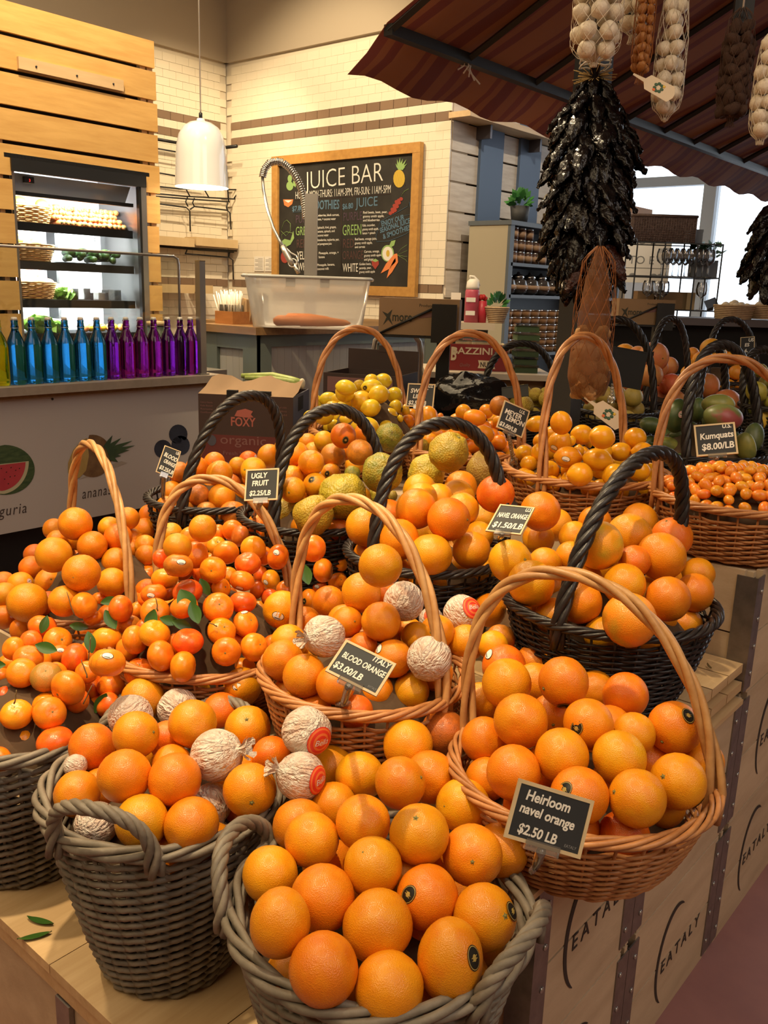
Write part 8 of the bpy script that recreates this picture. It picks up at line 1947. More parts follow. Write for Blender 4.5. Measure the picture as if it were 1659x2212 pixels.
# carton on a black pole stand (bag dispensers)
def dispenser(px, py, dep, s, label, label2, rz):
    p = PD(px, py, dep); t = thing('bag_carton', label, 'carton', p, rz, 'produce bag cartons'); W, D, H_ = .36*s, .24*s, .155*s
    face_box(t, W, D, H_, m='kraft'); yf = -D/2-.001; ltext(t, 'more', -.12*s, .06*s, .09*s, .04*s, 'kraftdark', yf, .02); ltext(t, 'Produce Bags', 0, .125*s, .1*s, .014*s, 'kraftdark', yf); flat('leaf_mark', 'kraftdark', t, yf, [(x*s, z*s) for x, z in ((-.16, .04), (-.145, .075), (-.165, .10), (-.14, .09), (-.12, .11), (-.13, .075), (-.115, .04), (-.138, .065))]); flat('pale_block', 'boxpale', t, yf, [(x*s, z*s) for x, z in ((0, .075), (.08, .085), (.08, .105), (0, .095))])
    q_ = thing('carton_stand', label2, 'stand', (p.x, p.y, 0), rz); z = p.z
    B((-W/2-.01, -D/2-.02, z-.012), (W/2+.01, D/2, z-.002)).build('cradle', M['black'], q_, False); B((.06*s, -D/2-.03, z-.03), (.17*s, -D/2-.012, z+H_*.9)).build('bracket', M['black'], q_, False); m = MB(); m.tube([(-W/2, -D/2-.012, z), (.1*s, -D/2-.012, z+H_*.88)], .006, 6); m.build('brace', M['black'], q_)
    B((.08*s, -.03, 0), (.14*s, .03, z-.012)).build('pole', M['black'], q_, False); B((-.05, -.15, 0), (.25, .15, .02)).build('foot', M['black'], q_, False)
dispenser(908, 722, 4.3, 1.05, 'kraft carton of produce bags on a black pole stand before the counter', 'black pole stand under the nearer produce bag carton', YAW-.12)
dispenser(1385, 700, 5.6, .95, 'kraft carton of produce bags far back beyond the black handles', 'black pole stand under the far produce bag carton', YAW-.05)
# chrome hand truck
ht = at_facing('hand_truck', 'chrome tube hand truck frame standing before the juice counter', 'trolley', 858, 870, 4.7); hz = ht.location.z
m = MB()
P = [(-.135, 0, -hz+.05), (-.135, 0, .25), (-.125, 0, .32), (-.07, 0, .375), (0, 0, .385), (.06, 0, .375), (.105, 0, .32), (.115, 0, .25), (.115, 0, -hz+.05)]; m.tube(P, .014, 10); m.build('tube_frame', M['inox'], ht)
for z in (-.25, 0): MB().tube([(-.135, 0, z), (.115, 0, z)], .010, 8).build('cross_bar', M['inox'], ht)
B((-.14, -.12, -hz+.01), (.12, .02, -hz+.02)).build('toe_plate', M['inox'], ht, False)
for x in (-.16, .14): MB().lathe([(.02, -.02), (.09, -.02), (.09, .02), (.02, .02)], 20, (x, .06, -hz+.09), Matrix.Rotation(pi/2, 3, 'Y')).build('wheel', M['blackm'], ht)
# side shelf with flask and plant basket
ss = thing('side_shelf', 'short pale shelf at the end of the juice counter with a pink flask', 'shelf', PD(1015, 697, 6.2), YAW); B((-.32, -.05, -.045), (.17, .35, 0)).build('shelf_top', M['counterwhite'], ss, False); B((-.30, .0, -ss.location.z), (.13, .3, -.045)).build('shelf_body', M['sage'], ss, False)
so = lambda x, y: V(ss.location)+Matrix.Rotation(YAW, 3, 'Z') @ V((x, y, .001))
t = thing('pink_flask', 'pink drink flask with a white cap on the side shelf', 'flask', so(.01, .04), YAW); MB().lathe([(0, 0), (.05, 0), (.05, .21), (.045, .225), (0, .225)], 22).build('flask_body', M['pink'], t); MB().lathe([(0, .225), (.046, .225), (.046, .245), (.042, .275), (.025, .295), (0, .298)], 22).build('cap', M['bottlewhite'], t); MB().tube([(-.02, 0, .295), (-.022, 0, .315), (.005, 0, .312), (.035, 0, .285), (.045, 0, .25)], .008, 8).build('carry_loop', M['bottlewhite'], t)
for z in (.14, .05): B((-.045, -.0525, z), (.02, -.0495, z+.03)).build('printed_band', M['paper'], t, False)
t = thing('red_tin', 'red tin between the pink flask and the plant basket', 'tin', so(.085, .07), YAW); MB().lathe([(0, 0), (.035, 0), (.035, .15), (0, .15)], 18).build('tin_body', M['redplastic'], t); 
for k in range(7): MB().sphere((.02*cos(k), .02*sin(k), .165+.006*(k % 3)), .018, 8, 6).build('flower', M['rose'], t)
t = thing('plant_basket', 'small round pale basket of green leaves on the side shelf', 'basket', so(.19, .06), YAW); m = MB()
for k in range(9): m.tube([((.05+.0045*k)*cos(a), (.05+.0045*k)*sin(a), .006+.0125*k) for a in [2*pi*i/24 for i in range(24)]], .0072, 5, True)
m.build('woven_strands', M['rattan'], t, kind='stuff'); MB().lathe([(0, .002), (.05, .002), (.05, .008), (0, .008)], 20).build('base', M['rattan'], t)
m = MB()
for k in range(34):
    a = random.uniform(0, 6.28); e = random.uniform(.2, 1.5); d = V((cos(a)*cos(e), sin(a)*cos(e), sin(e)*1.2)); c = V((0, 0, .10))+d*.05; s = d.orthogonal().normalized(); m.add([c-s*.004, c+d*.03-s*.016, c+d*.055, c+d*.03+s*.016, c+s*.004], [(0, 1, 2, 3, 4)])
m.build('leaves', M['plantgreen'], t)
t = thing('price_card', 'white printed card standing behind the pink flask', 'card', so(-.10, .16), YAW); B((-.03, 0, 0), (.04, .003, .20)).build('card', M['paper'], t, False); [B((-.02, -.001, .05+.03*k), (.03, 0, .06+.03*k)).build('printed_line', M['signgrey'], t, False) for k in range(4)]
# ================================================================ shelving unit with jars
su = thing('shelf_unit', 'slate blue shelving unit with beige side full of jars', 'shelving', (-4.62, 7.2, 0)); S_ = lambda a, b, n_, mm: B(a, b).build(n_, mm, su, False)
S_((-.46, 0, 0), (-.03, .04, 2.235), 'side_panel', M['shelfside']); S_((-.03, 0, 0), (0, .07, 2.235), 'front_post', M['shelfgrey']); S_((-.46, 2.27, 0), (0, 2.31, 2.30), 'side_panel', M['shelfgrey']); S_((-.47, .04, 0), (-.45, 2.27, 2.235), 'back_panel', M['shelfgrey']); S_((-.47, -.01, 2.235), (.01, 2.32, 2.275), 'top_panel', M['shelfgrey'])
for z in (1.905, 1.615, 1.06, .6): S_((-.45, .04, z-.03), (0, 2.27, z), 'shelf', M['shelfgrey'])
def jar(r, h, body, lid, key):
    if key not in BM_:
        BM_[key] = (MB().lathe([(0, 0), (r, 0), (r, h*.86), (0, h*.86)], 14).mesh('jar_body', M[body]), MB().lathe([(0, h*.86), (r*.96, h*.86), (r*.96, h), (0, h)], 14).mesh('lid', M[lid]), MB().lathe([(r*1.02, h*.2), (r*1.02, h*.66)], 14).mesh('paper_label', M['jarlid']))
    return BM_[key]
def putjar(x, y, z, ms, label, cat, grp, nm):
    t = thing(nm, label, cat, (x, y, z), 0, grp); link('jar_body', ms[0], t); link('lid', ms[1], t)
    if ms[2]: link('paper_label', ms[2], t)
J1 = jar(.048, .105, 'jardark', 'inox', 'j1')
for c in range(5):
    for r_ in range(3):
        if c > 2 and r_ > 1: continue
        putjar(-4.68, 7.34+.135*c, 1.905+.106*r_, J1, f'kraft-labelled jar, column {ORD_[c]} from left, {ORD_[r_]} level, upper shelf', 'jar', 'labelled jars on the upper shelf', 'preserve_jar')
for c in range(4):
    for r_ in range(3): putjar(-4.68, 8.98+.135*c, 1.905+.106*r_, J1, f'kraft-labelled jar right of the peppers, {ORD_[c]} across, {ORD_[r_]} level, upper shelf', 'jar', 'labelled jars on the upper shelf', 'preserve_jar')
    for r_ in range(3-c//2): putjar(-4.68, 8.82+.135*c, 1.615+.09*r_, jar(.05, .088, 'cookie', 'jarlid', 'j2'), f'small jar right of the peppers, {ORD_[c]} across, {ORD_[r_]} level, middle shelf', 'jar', 'small jars on the middle shelf', 'small_jar')
gj = (MB().lathe([(.04, 0), (.085, .02), (.098, .07), (.085, .13), (.05, .155), (0, .155)], 20).mesh('jar_body', mat('dark_glass_jar', (.05,.04,.035), .1, coat=.5)), MB().lathe([(.055, .155), (.06, .165), (.045, .185), (.015, .195), (.014, .21), (0, .215)], 20).mesh('lid', M['chrome']), MB().lathe([(.1, .05), (.1, .09)], 20).mesh('paper_label', M['jarlid']))
for c in range(6): putjar(-4.72, 7.33+.21*c, 1.616, gj, f'round dark jar with shiny lid, {ORD_[c]} from left on the middle shelf', 'jar', 'round dark jars on the middle shelf', 'round_jar')
cj = (MB().lathe([(0, 0), (.062, 0), (.072, .058), (0, .058)], 14).mesh('jar_body', M['cookie']), MB().lathe([(0, .058), (.078, .058), (.078, .068), (0, .069)], 14).mesh('lid', M['chrome']), None)
for c in range(7):
    for r_ in range(6): putjar(-4.70, 7.32+.165*c, 1.061+.0695*r_, cj, f'tub of brown biscuits, {ORD_[c]} from left, {ORD_[r_]} level of the lower shelf', 'tub', 'biscuit tubs on the lower shelf', 'biscuit_tub')
t = thing('potted_plant', 'small leafy plant in a dark pot on top of the shelving', 'plant', (-4.8, 7.62, 2.276)); MB().lathe([(0, 0), (.075, 0), (.095, .16), (.085, .16), (.08, .14), (0, .14)], 20).build('pot', M['plantpot'], t); m = MB()
for k in range(60):
    a = random.uniform(0, 6.28); e = random.uniform(.0, 1.5); d = V((cos(a)*cos(e), sin(a)*cos(e), sin(e))); c = V((0, 0, .17))+d*.10*random.random()**.3; s = d.orthogonal().normalized(); m.add([c-s*.006, c+d*.03-s*.026, c+d*.075, c+d*.03+s*.026, c+s*.006], [(0, 1, 2, 3, 4)])
m.build('leaves', M['plantgreen'], t)
tc_ = thing('tall_cabinet', 'pale grey tall cabinet between the jar shelving and the window', 'cabinet', (-4.85, 9.62, 0)); B((-.3, 0, 0), (.25, .95, 2.36)).build('cabinet_body', M['counterwhite'], tc_, False); B((-.3, -.004, 1.2), (.252, .954, 1.21)).build('door_gap', M['signgrey'], tc_, False)
t = thing('wood_wine_box', 'orange-brown wooden wine box on top of the pale tall cabinet', 'box', (-4.80, 10.05, 2.361)); B((-.2, -.3, 0), (.12, .24, .14)).build('lower_board', M['crateorange'], t, False); B((-.2, -.3, .145), (.12, .24, .27)).build('upper_board', M['crateorange'], t, False); B((-.2, .24, 0), (.12, .255, .27)).build('end_panel', M['trayw'], t, False)
# ================================================================ glass rack by the window
gd = 7.3; g0 = PD(1420, 700, gd); rackm = mat('slate_rack_metal', (.04,.045,.055), .45)
gr = thing('glassware_rack', 'thin black metal rack of wine glasses before the bright window', 'rack', (g0.x, g0.y, 0), YAW); gl = lambda x, y, dy=0: gr.matrix_basis.inverted() @ (PD(x, y, gd)+FW*dy) if False else (Matrix.Rotation(-YAW, 3, 'Z') @ (PD(x, y, gd)-V((g0.x, g0.y, 0))))
zs = [gl(1440, 526).z, gl(1440, 597).z, gl(1440, 668).z]; xa, xb = gl(1364, 600).x, gl(1545, 600).x
for x in (xa, (xa+xb)/2-.12, (xa+xb)/2+.14, xb):
    for y in (0, .34): B((x-.005, y-.005, 0), (x+.005, y+.005, zs[0])).build('post', rackm, gr, False)
for z in zs:
    for y in (0, .34): B((xa, y-.005, z-.010), (xb, y+.005, z)).build('rail', rackm, gr, False)
    for x in (xa, xb): B((x-.005, 0, z-.010), (x+.005, .34, z)).build('rail', rackm, gr, False)
    B((xa, 0, z-.006), (xb, .34, z-.002)).build('shelf_sheet', M['wineglass'], gr, False)
wg = MB().lathe([(.038, 0), (.038, .003), (.005, .006), (.004, .09), (.012, .10), (.04, .125), (.048, .16), (.044, .20), (.036, .225)], 18); wg.f = [f for f in wg.f if len(f) == 4]; wgm = wg.mesh('glass', M['wineglass']); i = 0
Rz = Matrix.Rotation(YAW, 3, 'Z')
for z, xs in ((zs[1], [1436+13*k for k in range(8)]+[1525]), (zs[2], (1400, 1420, 1434, 1516))):
    for x in xs:
        for y in ((.08, .22) if z == zs[1] else (.06,)):
            p = gl(x, 600); i += 1; tag(link('wine_glass', wgm, None, V(gr.location)+Rz @ V((p.x, y, z))), f'clear wine glass, {"upper" if z==zs[1] else "lower"} rack shelf, {"front" if y<.1 else "rear"} row, {ORD_[(list(xs).index(x))]} from left', 'glass', 'wine glasses on the rack')
def onrack(name, label, cat, px, py, w_, d_, h, mt, z=None, y=.05):
    p = gl(px, py); t = thing(name, label, cat, V(gr.location)+Rz @ V((p.x, y+d_/2, z if z is not None else p.z)), YAW); return t, w_, d_, h
t, w_, d_, h = onrack('wicker_hamper', 'dark woven hamper lying on top of the glassware rack', 'hamper', 1420, 526, .5, .34, .19, None, zs[0]+.001, 0.0)
m = MB()
for k in range(11): m.tube([(x, y, .01+.0175*k) for x, y in ((-.25, 0-.17), (.25, -.17), (.25, .17), (-.25, .17))], .0085, 5, True)
m.build('woven_strands', M['wickerdark'], t, False, kind='stuff'); m = MB()
for k in range(26): m.tube([(-.25+.02*k, -.174, 0), (-.25+.02*k, -.174, .195)], .004, 4)
for k in range(18): m.tube([(.254, -.17+.02*k, 0), (.254, -.17+.02*k, .195)], .004, 4); m.tube([(-.254, -.17+.02*k, 0), (-.254, -.17+.02*k, .195)], .004, 4)
m.build('stakes', M['wickerdark'], t, kind='stuff'); m = MB(); m.tube([(-.255, -.175, .2), (.255, -.175, .2), (.255, .175, .2), (-.255, .175, .2)], .012, 6, True); m.build('rim', M['wickerdark'], t)
t, *_ = onrack('grey_box', 'plain grey-blue box beside the dark hamper on the rack', 'box', 1496, 526, 0, .2, 0, None, zs[0]+.001, .06); B((-.05, -.08, 0), (.05, .08, .11)).build('box_body', M['greybox'], t, False); B((-.052, -.082, .09), (.052, .082, .112)).build('box_lid', M['greybox'], t, False)
t, *_ = onrack('planter', 'leafy green plant in a grey planter at the right of the upper rack shelf', 'plant', 1530, 580, 0, .2, 0, None, zs[1]+.001, .12); B((-.11, -.07, 0), (.09, .07, .14)).build('pot', M['greybox'], t, False); m = MB()
for k in range(46):
    c = V((random.uniform(-.13, .12), random.uniform(-.07, .07), .15+random.uniform(0, .10))); d = V((random.uniform(-1, 1), random.uniform(-1, 1), random.uniform(0, 1))).normalized(); s = d.orthogonal().normalized(); m.add([c-s*.006, c+d*.03-s*.026, c+d*.075, c+d*.03+s*.026, c+s*.006], [(0, 1, 2, 3, 4)])
m.build('leaves', M['plantgreen'], t)
for i, (px, wd, l) in enumerate(((1402, .14, 'wooden crate box at the left of the lower rack shelf behind glasses'), (1458, .26, 'wooden crate box, middle of the lower rack shelf'), (1497, .10, 'pale wooden box at the right of the lower rack shelf'))):
    t, *_ = onrack('wooden_wine_box', l, 'box', px, 668, 0, .2, 0, None, zs[2]+.001, .14); mm = M['kraft'] if i < 2 else M['trayw']; B((-wd/2, -.08, 0), (wd/2, -.07, .14)).build('front_board', mm, t, False); B((-wd/2, .07, 0), (wd/2, .08, .14)).build('back_board', mm, t, False); B((-wd/2, -.07, 0), (-wd/2+.01, .07, .14)).build('side_board', mm, t, False); B((wd/2-.01, -.07, 0), (wd/2, .07, .14)).build('side_board', mm, t, False); B((-wd/2+.01, -.07, .13), (wd/2-.01, .07, .138)).build('lid_board', mm, t, False)
t, *_ = onrack('slate_card', 'tilted blue slate card at the right foot of the rack', 'sign', 1534, 668, 0, .05, 0, None, zs[2]+.001, .0); m = MB(); m.box((0, 0, .06), (.10, .006, .07), rot=Matrix.Rotation(-.35, 3, 'X') @ Matrix.Rotation(-.4, 3, 'Y')); m.build('slate', M['slatesign'], t, False); B((-.02, -.01, 0), (.02, .03, .04)).build('easel', M['black'], t, False)
tw2 = thing('white_sign_panel', 'white panel with dark capital letters behind the glassware rack', 'sign', PD(1395, 580, 8.3), YAW); B((-.30, 0, -.13), (.22, .02, .22)).build('panel', M['paper'], tw2, False); ltext(tw2, 'TO E', -.17, .04, .24, .075, 'signgrey', -.001); B((-.3, -.0012, .0), (.22, 0, .006)).build('rule', M['signgrey'], tw2, False)
for x in (-.12, .08, .14): MB().sphere((x, -.001, -.06), (.03, .002, .016), 10, 6).build('printed_dot', M['signgrey'], tw2)
B((-.28, .002, -tw2.location.z), (-.26, .018, -.13)).build('leg', M['darksteel'], tw2, False); B((.18, .002, -tw2.location.z), (.2, .018, -.13)).build('leg', M['darksteel'], tw2, False)
# garlic baskets at far right and the low display table they stand on
ft = thing('far_table', 'dark low display table in front of the bright window', 'table', PD(1600, 690, 6.4), YAW); z = ft.location.z; B((-1.1, -.1, -.05), (.75, .6, 0)).build('table_top', M['darksteel'], ft, False); B((-1.0, 0, -z), (.7, .55, -.05)).build('table_body', M['blackm'], ft, False)
for i, (px, n_g) in enumerate(((1583, 12), (1655, 9))):
    p = PD(px, 690, 6.4); t = thing('garlic_basket', ['round wicker basket of garlic bulbs before the bright window', 'wicker basket of garlic at the right picture edge'][i], 'basket', p+V((0, 0, .001)), YAW); m = MB()
    for k in range(8): m.tube([((.12+.003*k)*cos(a), (.11+.003*k)*sin(a), .007+.0125*k) for a in [2*pi*j/26 for j in range(26)]], .0075, 5, True)
    m.build('woven_strands', M['rattan'], t, kind='stuff'); MB().lathe([(0, .002), (.12, .002), (.12, .009), (0, .009)], 22).build('base', M['rattan'], t)
    for k in range(n_g):
        a = k*2.4; r = .03*sqrt(k); o = link('garlic_bulb', None, None) if False else MB().sphere((0, 0, 0), (.032, .032, .028), 12, 8, fn=lambda p: p*(1+.5*max(0, p.z-.75))).build('garlic_bulb', M['garlic'], None, loc=p+V((r*cos(a), r*sin(a), .108-.25*r)), rot=(random.uniform(-.7, .7), random.uniform(-.7, .7), 0)); tag(o, f'pale garlic bulb, {ORD_[k]} outward from the middle of the {"round basket" if i==0 else "basket at right edge"}', 'garlic', 'loose garlic in the far baskets')
# ================================================================ awning over the stand, post and hanging bunches
BXA, BZA = -2.4, 2.565
aw = thing('awning', 'dark red striped canvas awning over the fruit stand', 'awning', (BXA, 2.8, BZA)); A0 = V((BXA, 2.8, BZA)); SL = .49; m = MB(); ny = 60; prof_ = [(-.2, -.135), (-.1, -.07), (0, .022), (.25, .022+SL*.25-.012), (.6, .022+SL*.6-.015), (1.0, .022+SL*1.0-.01), (1.5, .022+SL*1.5), (2.2, .022+SL*2.2)]
vs = []
for i in range(ny+1):
    y = -.005+6.2*i/ny
    for k, (x, z) in enumerate(prof_):
        zz = z + (.016*sin(y*11)*(k == 0)) - (.012*abs(sin(y*pi/.52)) if 2 < k < 7 else 0); vs.append((x, y, zz))
n = len(prof_); m.add(vs, [(i*n+k, (i+1)*n+k, (i+1)*n+k+1, i*n+k+1) for i in range(ny) for k in range(n-1)]); m.build('canvas', M['awn'], aw)
B((-.02, 0, -.022), (.022, 6.1, .018)).build('front_bar', M['black'], aw, False)
for y in (.012, .52, 1.05, 1.55, 2.03, 2.50, 2.95, 3.38, 3.85, 4.4, 5.0):
    m = MB(); a, b = V((.0, y, -.004)), V((2.15, y, SL*2.15-.02)); m.tube([a, b], .016, 4); m.build('rafter', M['black'], aw, False)
m = MB()
for k in range(5): m.tube([(.02*cos(k*1.3)-.01, .49+.012*k, .03*sin(k*2)), (.02*sin(k), .50+.01*k, -.03), (-.01+.015*k, .47+.02*k, -.05-.012*k)], .0035, 5)
m.build('tie_cord', M['whitecord'], aw)
po = thing('post', 'dark grey-green square post rising behind the meyer lemons', 'post', (-1.70, 3.13, 0)); B((-.042, -.042, 0), (.042, .042, 2.93)).build('post_shaft', M['post'], po, False); B((-.05, -.05, 2.20), (.05, .05, 2.45)).build('post_collar', M['black'], po, False); B((-.046, -.046, 0), (.046, .06, .02)).build('foot_plate', M['darksteel'], po, False)
B((-.03, -.56, 2.84), (1.15, -.52, 2.875)).build('hanging_rail', M['black'], po, False); B((-.03, -.56, 2.84), (.03, .0, 2.875)).build('rail_arm', M['black'], po, False)
def lattice(prof, n=11, turns=.55, r=.0009):
    """net: strands wound both ways round a profile [(radius, z)]"""
    m = MB(); k = len(prof)
    for s in range(n):
        for dr in (-1, 1):
            P = []
            for i, (rr, z) in enumerate(prof): a = 2*pi*(s/n)+dr*turns*2*pi*i/k; P.append((rr*cos(a), rr*sin(a), z))
            m.tube(P, r, 3, cap=False)
    return m
def resample(prof, n=16):
    out = []; zt, zb = prof[0][1], prof[-1][1]
    for i in range(n+1):
        z = zt+(zb-zt)*i/n
        for (r0, z0), (r1, z1) in zip(prof, prof[1:]):
            if z1 <= z <= z0 or z0 <= z <= z1: t = (z-z0)/(z1-z0) if z1 != z0 else 0; out.append((r0+(r1-r0)*t, z)); break
    return out
bulbs = []
for s_ in range(3):
    rnd = random.Random(s_); off = V((rnd.random()*9, 1, 2))
    bulbs.append(MB().sphere((0, 0, 0), 1, 18, 12, fn=lambda p: V((p.x, p.y, p.z*.85))*(1+.05*cos(7*math.atan2(p.y, p.x))*(1-p.z*p.z)+.35*max(0, p.z-.8)/.2*.6+.04*noise.noise(p*2+off))).mesh('garlic_body', M['garlic']))
def net_bag(px, y0, y1, dep, wpx, nm, label, netm, what, group, mesh_of, r_item, rows, head, shape=None, cord=True):
    top, bot = PD(px[0], y0, dep), PD(px[1], y1, dep); L = (top-bot).length; W = wpx*dep/F_PX/2
    t = thing(nm, label, 'net bag', (bot.x, bot.y, bot.z), 0); pr = shape or [(.010, L*1.0), (W*.75, L*.92), (W, L*.6), (W, L*.15), (W*.8, L*.05), (.012, 0.0), (.008, -.012), (.014, -.03)]
    lattice(resample(pr, 22)).build('net', M[netm], t, kind='stuff'); MB().tube([(0, 0, L), (0, 0, 2.84-bot.z)] if cord else [(0, 0, L), (-.02, .03, L+.03), (-.25, .40, L+.05)], .003, 5).build('cord', M['whitecord'] if cord else M['black'], t); MB().lathe([(.004, -.004), (.008, -.01), (.004, -.016)], 8).build('knot', M[netm], t)
    i = 0
    for (z, n_, rr) in rows:
        for k in range(n_):
            a = 2*pi*k/n_ + z*23; q = V((rr*W*cos(a), rr*W*sin(a), z*L)); me, sc = mesh_of(i); o = link(what, me, None, V(t.location)+q, (random.uniform(-1, 1), random.uniform(-1, 1), random.uniform(0, 6)), None, tuple(r_item*s for s in sc)); tag(o, f'{head}, {ORD_[k]} in {ORD_[len([1 for x in rows if x[0] < z])]} ring up', what.split('_')[0], group); i += 1
    return t
G = lambda i: (bulbs[i % 3], (1, 1, 1))
net_bag((1283, 1283), -70, 132, 2.6, 108, 'garlic_net', 'large white net of garlic hanging above the pepper string', 'net', 'garlic_bulb', 'garlic bulbs in the large white net', G, .027, [(.10, 3, .45), (.26, 5, .68), (.45, 5, .68), (.64, 5, .66), (.82, 4, .55)], 'garlic bulb in the large net above the peppers')
net_bag((1372, 1366), -80, 72, 2.75, 76, 'garlic_net', 'second white net of garlic at the top edge', 'net', 'garlic_bulb', 'garlic bulbs in the second net', G, .026, [(.14, 2, .35), (.34, 3, .55), (.56, 3, .55), (.78, 3, .5)], 'garlic bulb in the second net at the top edge')
net_bag((1478, 1436), 5, 252, 2.75, 66, 'garlic_net', 'long slim net of garlic with a cream tag', 'net', 'garlic_bulb', 'garlic bulbs in the long slim net', G, .0235, [(.07, 2, .4), (.17, 3, .52), (.29, 3, .52), (.41, 3, .5), (.53, 3, .48), (.65, 2, .4), (.76, 2, .4), (.86, 2, .35)], 'garlic bulb in the long slim net')
net_bag((1658, 1642), 90, 300, 2.5, 56, 'garlic_net', 'brightly lit net of garlic at the right edge', 'net', 'garlic_bulb', 'garlic bulbs in the right edge net', G, .0225, [(.08, 2, .4), (.20, 3, .5), (.34, 3, .5), (.48, 3, .5), (.62, 3, .48), (.76, 2, .4), (.88, 2, .35)], 'garlic bulb in the lit right edge net')
blob = MB().sphere((0, 0, 0), 1, 14, 10, fn=lambda p: p*(1+.18*noise.noise(p*2+V((4, 4, 1))))).mesh('shallot_body', M['onionbrown']); gin = [MB().sphere((0, 0, 0), 1, 18, 12, fn=lambda p, s=s: p*(1+.35*noise.noise(p*1.7+V((s*3, 1, 2))))).mesh('ginger_body', M['ginger']) for s in (1, 2, 3)]
net_bag((1412, 1382), -60, 158, 2.7, 44, 'shallot_net', 'narrow brown net of shallots lit orange from behind', 'netorange', 'shallot', 'shallots in the narrow brown net', lambda i: (blob, (1, 1, 1.3)), .013, [(.05+.085*k, 3, .5) for k in range(11)], 'brown shallot in the narrow net')
dmesh = MB().sphere((0, 0, 0), 1, 12, 8, fn=lambda p: p*(1+.3*noise.noise(p*2.6))).mesh('pod_body', M['dried'])
net_bag((1592, 1578), 40, 252, 2.75, 68, 'dried_bunch', 'dark brown dried bunch hanging near the right edge', 'netdark', 'dried_pod', 'dried pods in the dark bunch', lambda i: (dmesh, (1, 1, 1.5)), .018, [(.06+.09*k, 5, .62) for k in range(8)]+[(.82, 3, .35)], 'dark dried pod in the hanging bunch')
bt_ = thing('black_clamp', 'black clamp block at the top of the dark dried bunch', 'clamp', PD(1606, 20, 2.72)); B((-.028, -.02, -.04), (.028, .02, .06)).build('clamp_body', M['black'], bt_, False, rot=(0, 0, .5)); MB().tube([(0, 0, .06), (0, 0, 2.84-bt_.location.z)], .006, 6).build('hanger', M['black'], bt_)
# orange net with ginger below the peppers
Lz = .46
on = net_bag((1274, 1268), 545, 862, 2.78, 88, 'ginger_net', 'orange-brown net of ginger pieces hanging in front of the post', 'netorange', 'ginger_piece', 'ginger pieces in the orange net', lambda i: (gin[i % 3], (1, .85, 1.1)), .024, [(.05, 3, .5), (.13, 4, .62), (.22, 4, .62), (.31, 3, .55), (.44, 2, .5)], 'ginger piece in the orange net', cord=False)
sleeve = MB(); Lr = (PD(1274, 545, 2.78)-PD(1268, 862, 2.78)).length; w_ = 88*2.78/F_PX/2; nn = 26; vs = []
pr = [(.010, Lr*.99), (w_*.55, Lr*.80), (w_*.72, Lr*.6), (w_*.78, Lr*.48), (w_*.70, Lr*.42), (w_*1.0, Lr*.32), (w_*1.04, Lr*.15), (w_*.8, Lr*.03), (.01, -.004)]
for r, z in resample(pr, 26):
    for j in range(nn): a = 2*pi*j/nn; q = 1+.05*noise.noise(V((cos(a)*2, sin(a)*2, z*14))); vs.append((r*q*cos(a), r*q*sin(a), z))
k_ = len(vs)//nn; sleeve.add(vs, [(i*nn+j, i*nn+(j+1) % nn, (i+1)*nn+(j+1) % nn, (i+1)*nn+j) for i in range(k_-1) for j in range(nn)])
def meshcloth(name, col, open_):
    m, nt, ln, b = newmat(name); b.inputs['Base Color'].default_value = (*col, 1); b.inputs['Roughness'].default_value = .7
    tc = nt.new('ShaderNodeTexCoord'); nz = N(nt, 'ShaderNodeTexNoise', i_Scale=9.0, i_Detail=3); ln.new(tc.outputs['Object'], nz.inputs['Vector']); mr = N(nt, 'ShaderNodeMapRange'); mr.inputs[1].default_value = .35; mr.inputs[2].default_value = .65; mr.inputs[3].default_value = open_-.25; mr.inputs[4].default_value = open_+.2; ln.new(nz.outputs[0], mr.inputs[0])
    tr = nt.new('ShaderNodeBsdfTransparent'); mx = nt.new('ShaderNodeMixShader'); ln.new(mr.outputs[0], mx.inputs[0]); ln.new(b.outputs[0], mx.inputs[1]); ln.new(tr.outputs[0], mx.inputs[2]); ln.new(mx.outputs[0], nt['Material Output'].inputs[0]); return m
sleeve.build('mesh_sleeve', meshcloth('orange_mesh_sleeve', (.22,.085,.025), .42), on)
def hang_tag(px, label, dep, par=None):
    (a, b) = px; A_, B_2 = PD(*a, dep), PD(*b, dep); x = (B_2-A_); L = x.length; t = bpy.data.objects.new('paper_tag', None); COL.objects.link(t); y = -FW.cross(x).normalized(); t.matrix_world = frame_mx(A_, x, y); t.empty_display_size = .03; tag(t, label, 'tag')
    w_ = L*.17; MB().poly([(0, -.003, 0), (L*.28, -.006, 0), (L*.36, -w_, 0), (L*.92, -w_*1.1, 0), (L, -w_*.3, 0), (L, w_*.3, 0), (L*.92, w_*1.1, 0), (L*.36, w_, 0), (L*.28, .006, 0), (0, .003, 0)], .001, (0, 0, 1)).build('tag_card', M['tagcream'], t, False)
    m = MB()
    for k in range(7): a_ = k*.9; m.sphere((L*.62+.3*w_*cos(a_)*1.6, .5*w_*sin(a_), .0012), (w_*.26, w_*.22, .0008), 10, 5)
    m.build('printed_leaves', M['tagprint'], t); MB().sphere((L*.55, -w_*.5, .0016), (w_*.22, w_*.2, .0008), 10, 5).build('printed_fruit', M['stickorange'], t); MB().sphere((L*.72, w_*.45, .0016), (w_*.2, w_*.18, .0008), 10, 5).build('printed_fruit', M['lemon'], t); return t
hang_tag(((1262, 858), (1346, 918)), 'cream paper tag with a green fruit print under the ginger net', 2.74)
hang_tag(((1368, 160), (1455, 208)), 'cream paper tag on the long slim garlic net', 2.66)
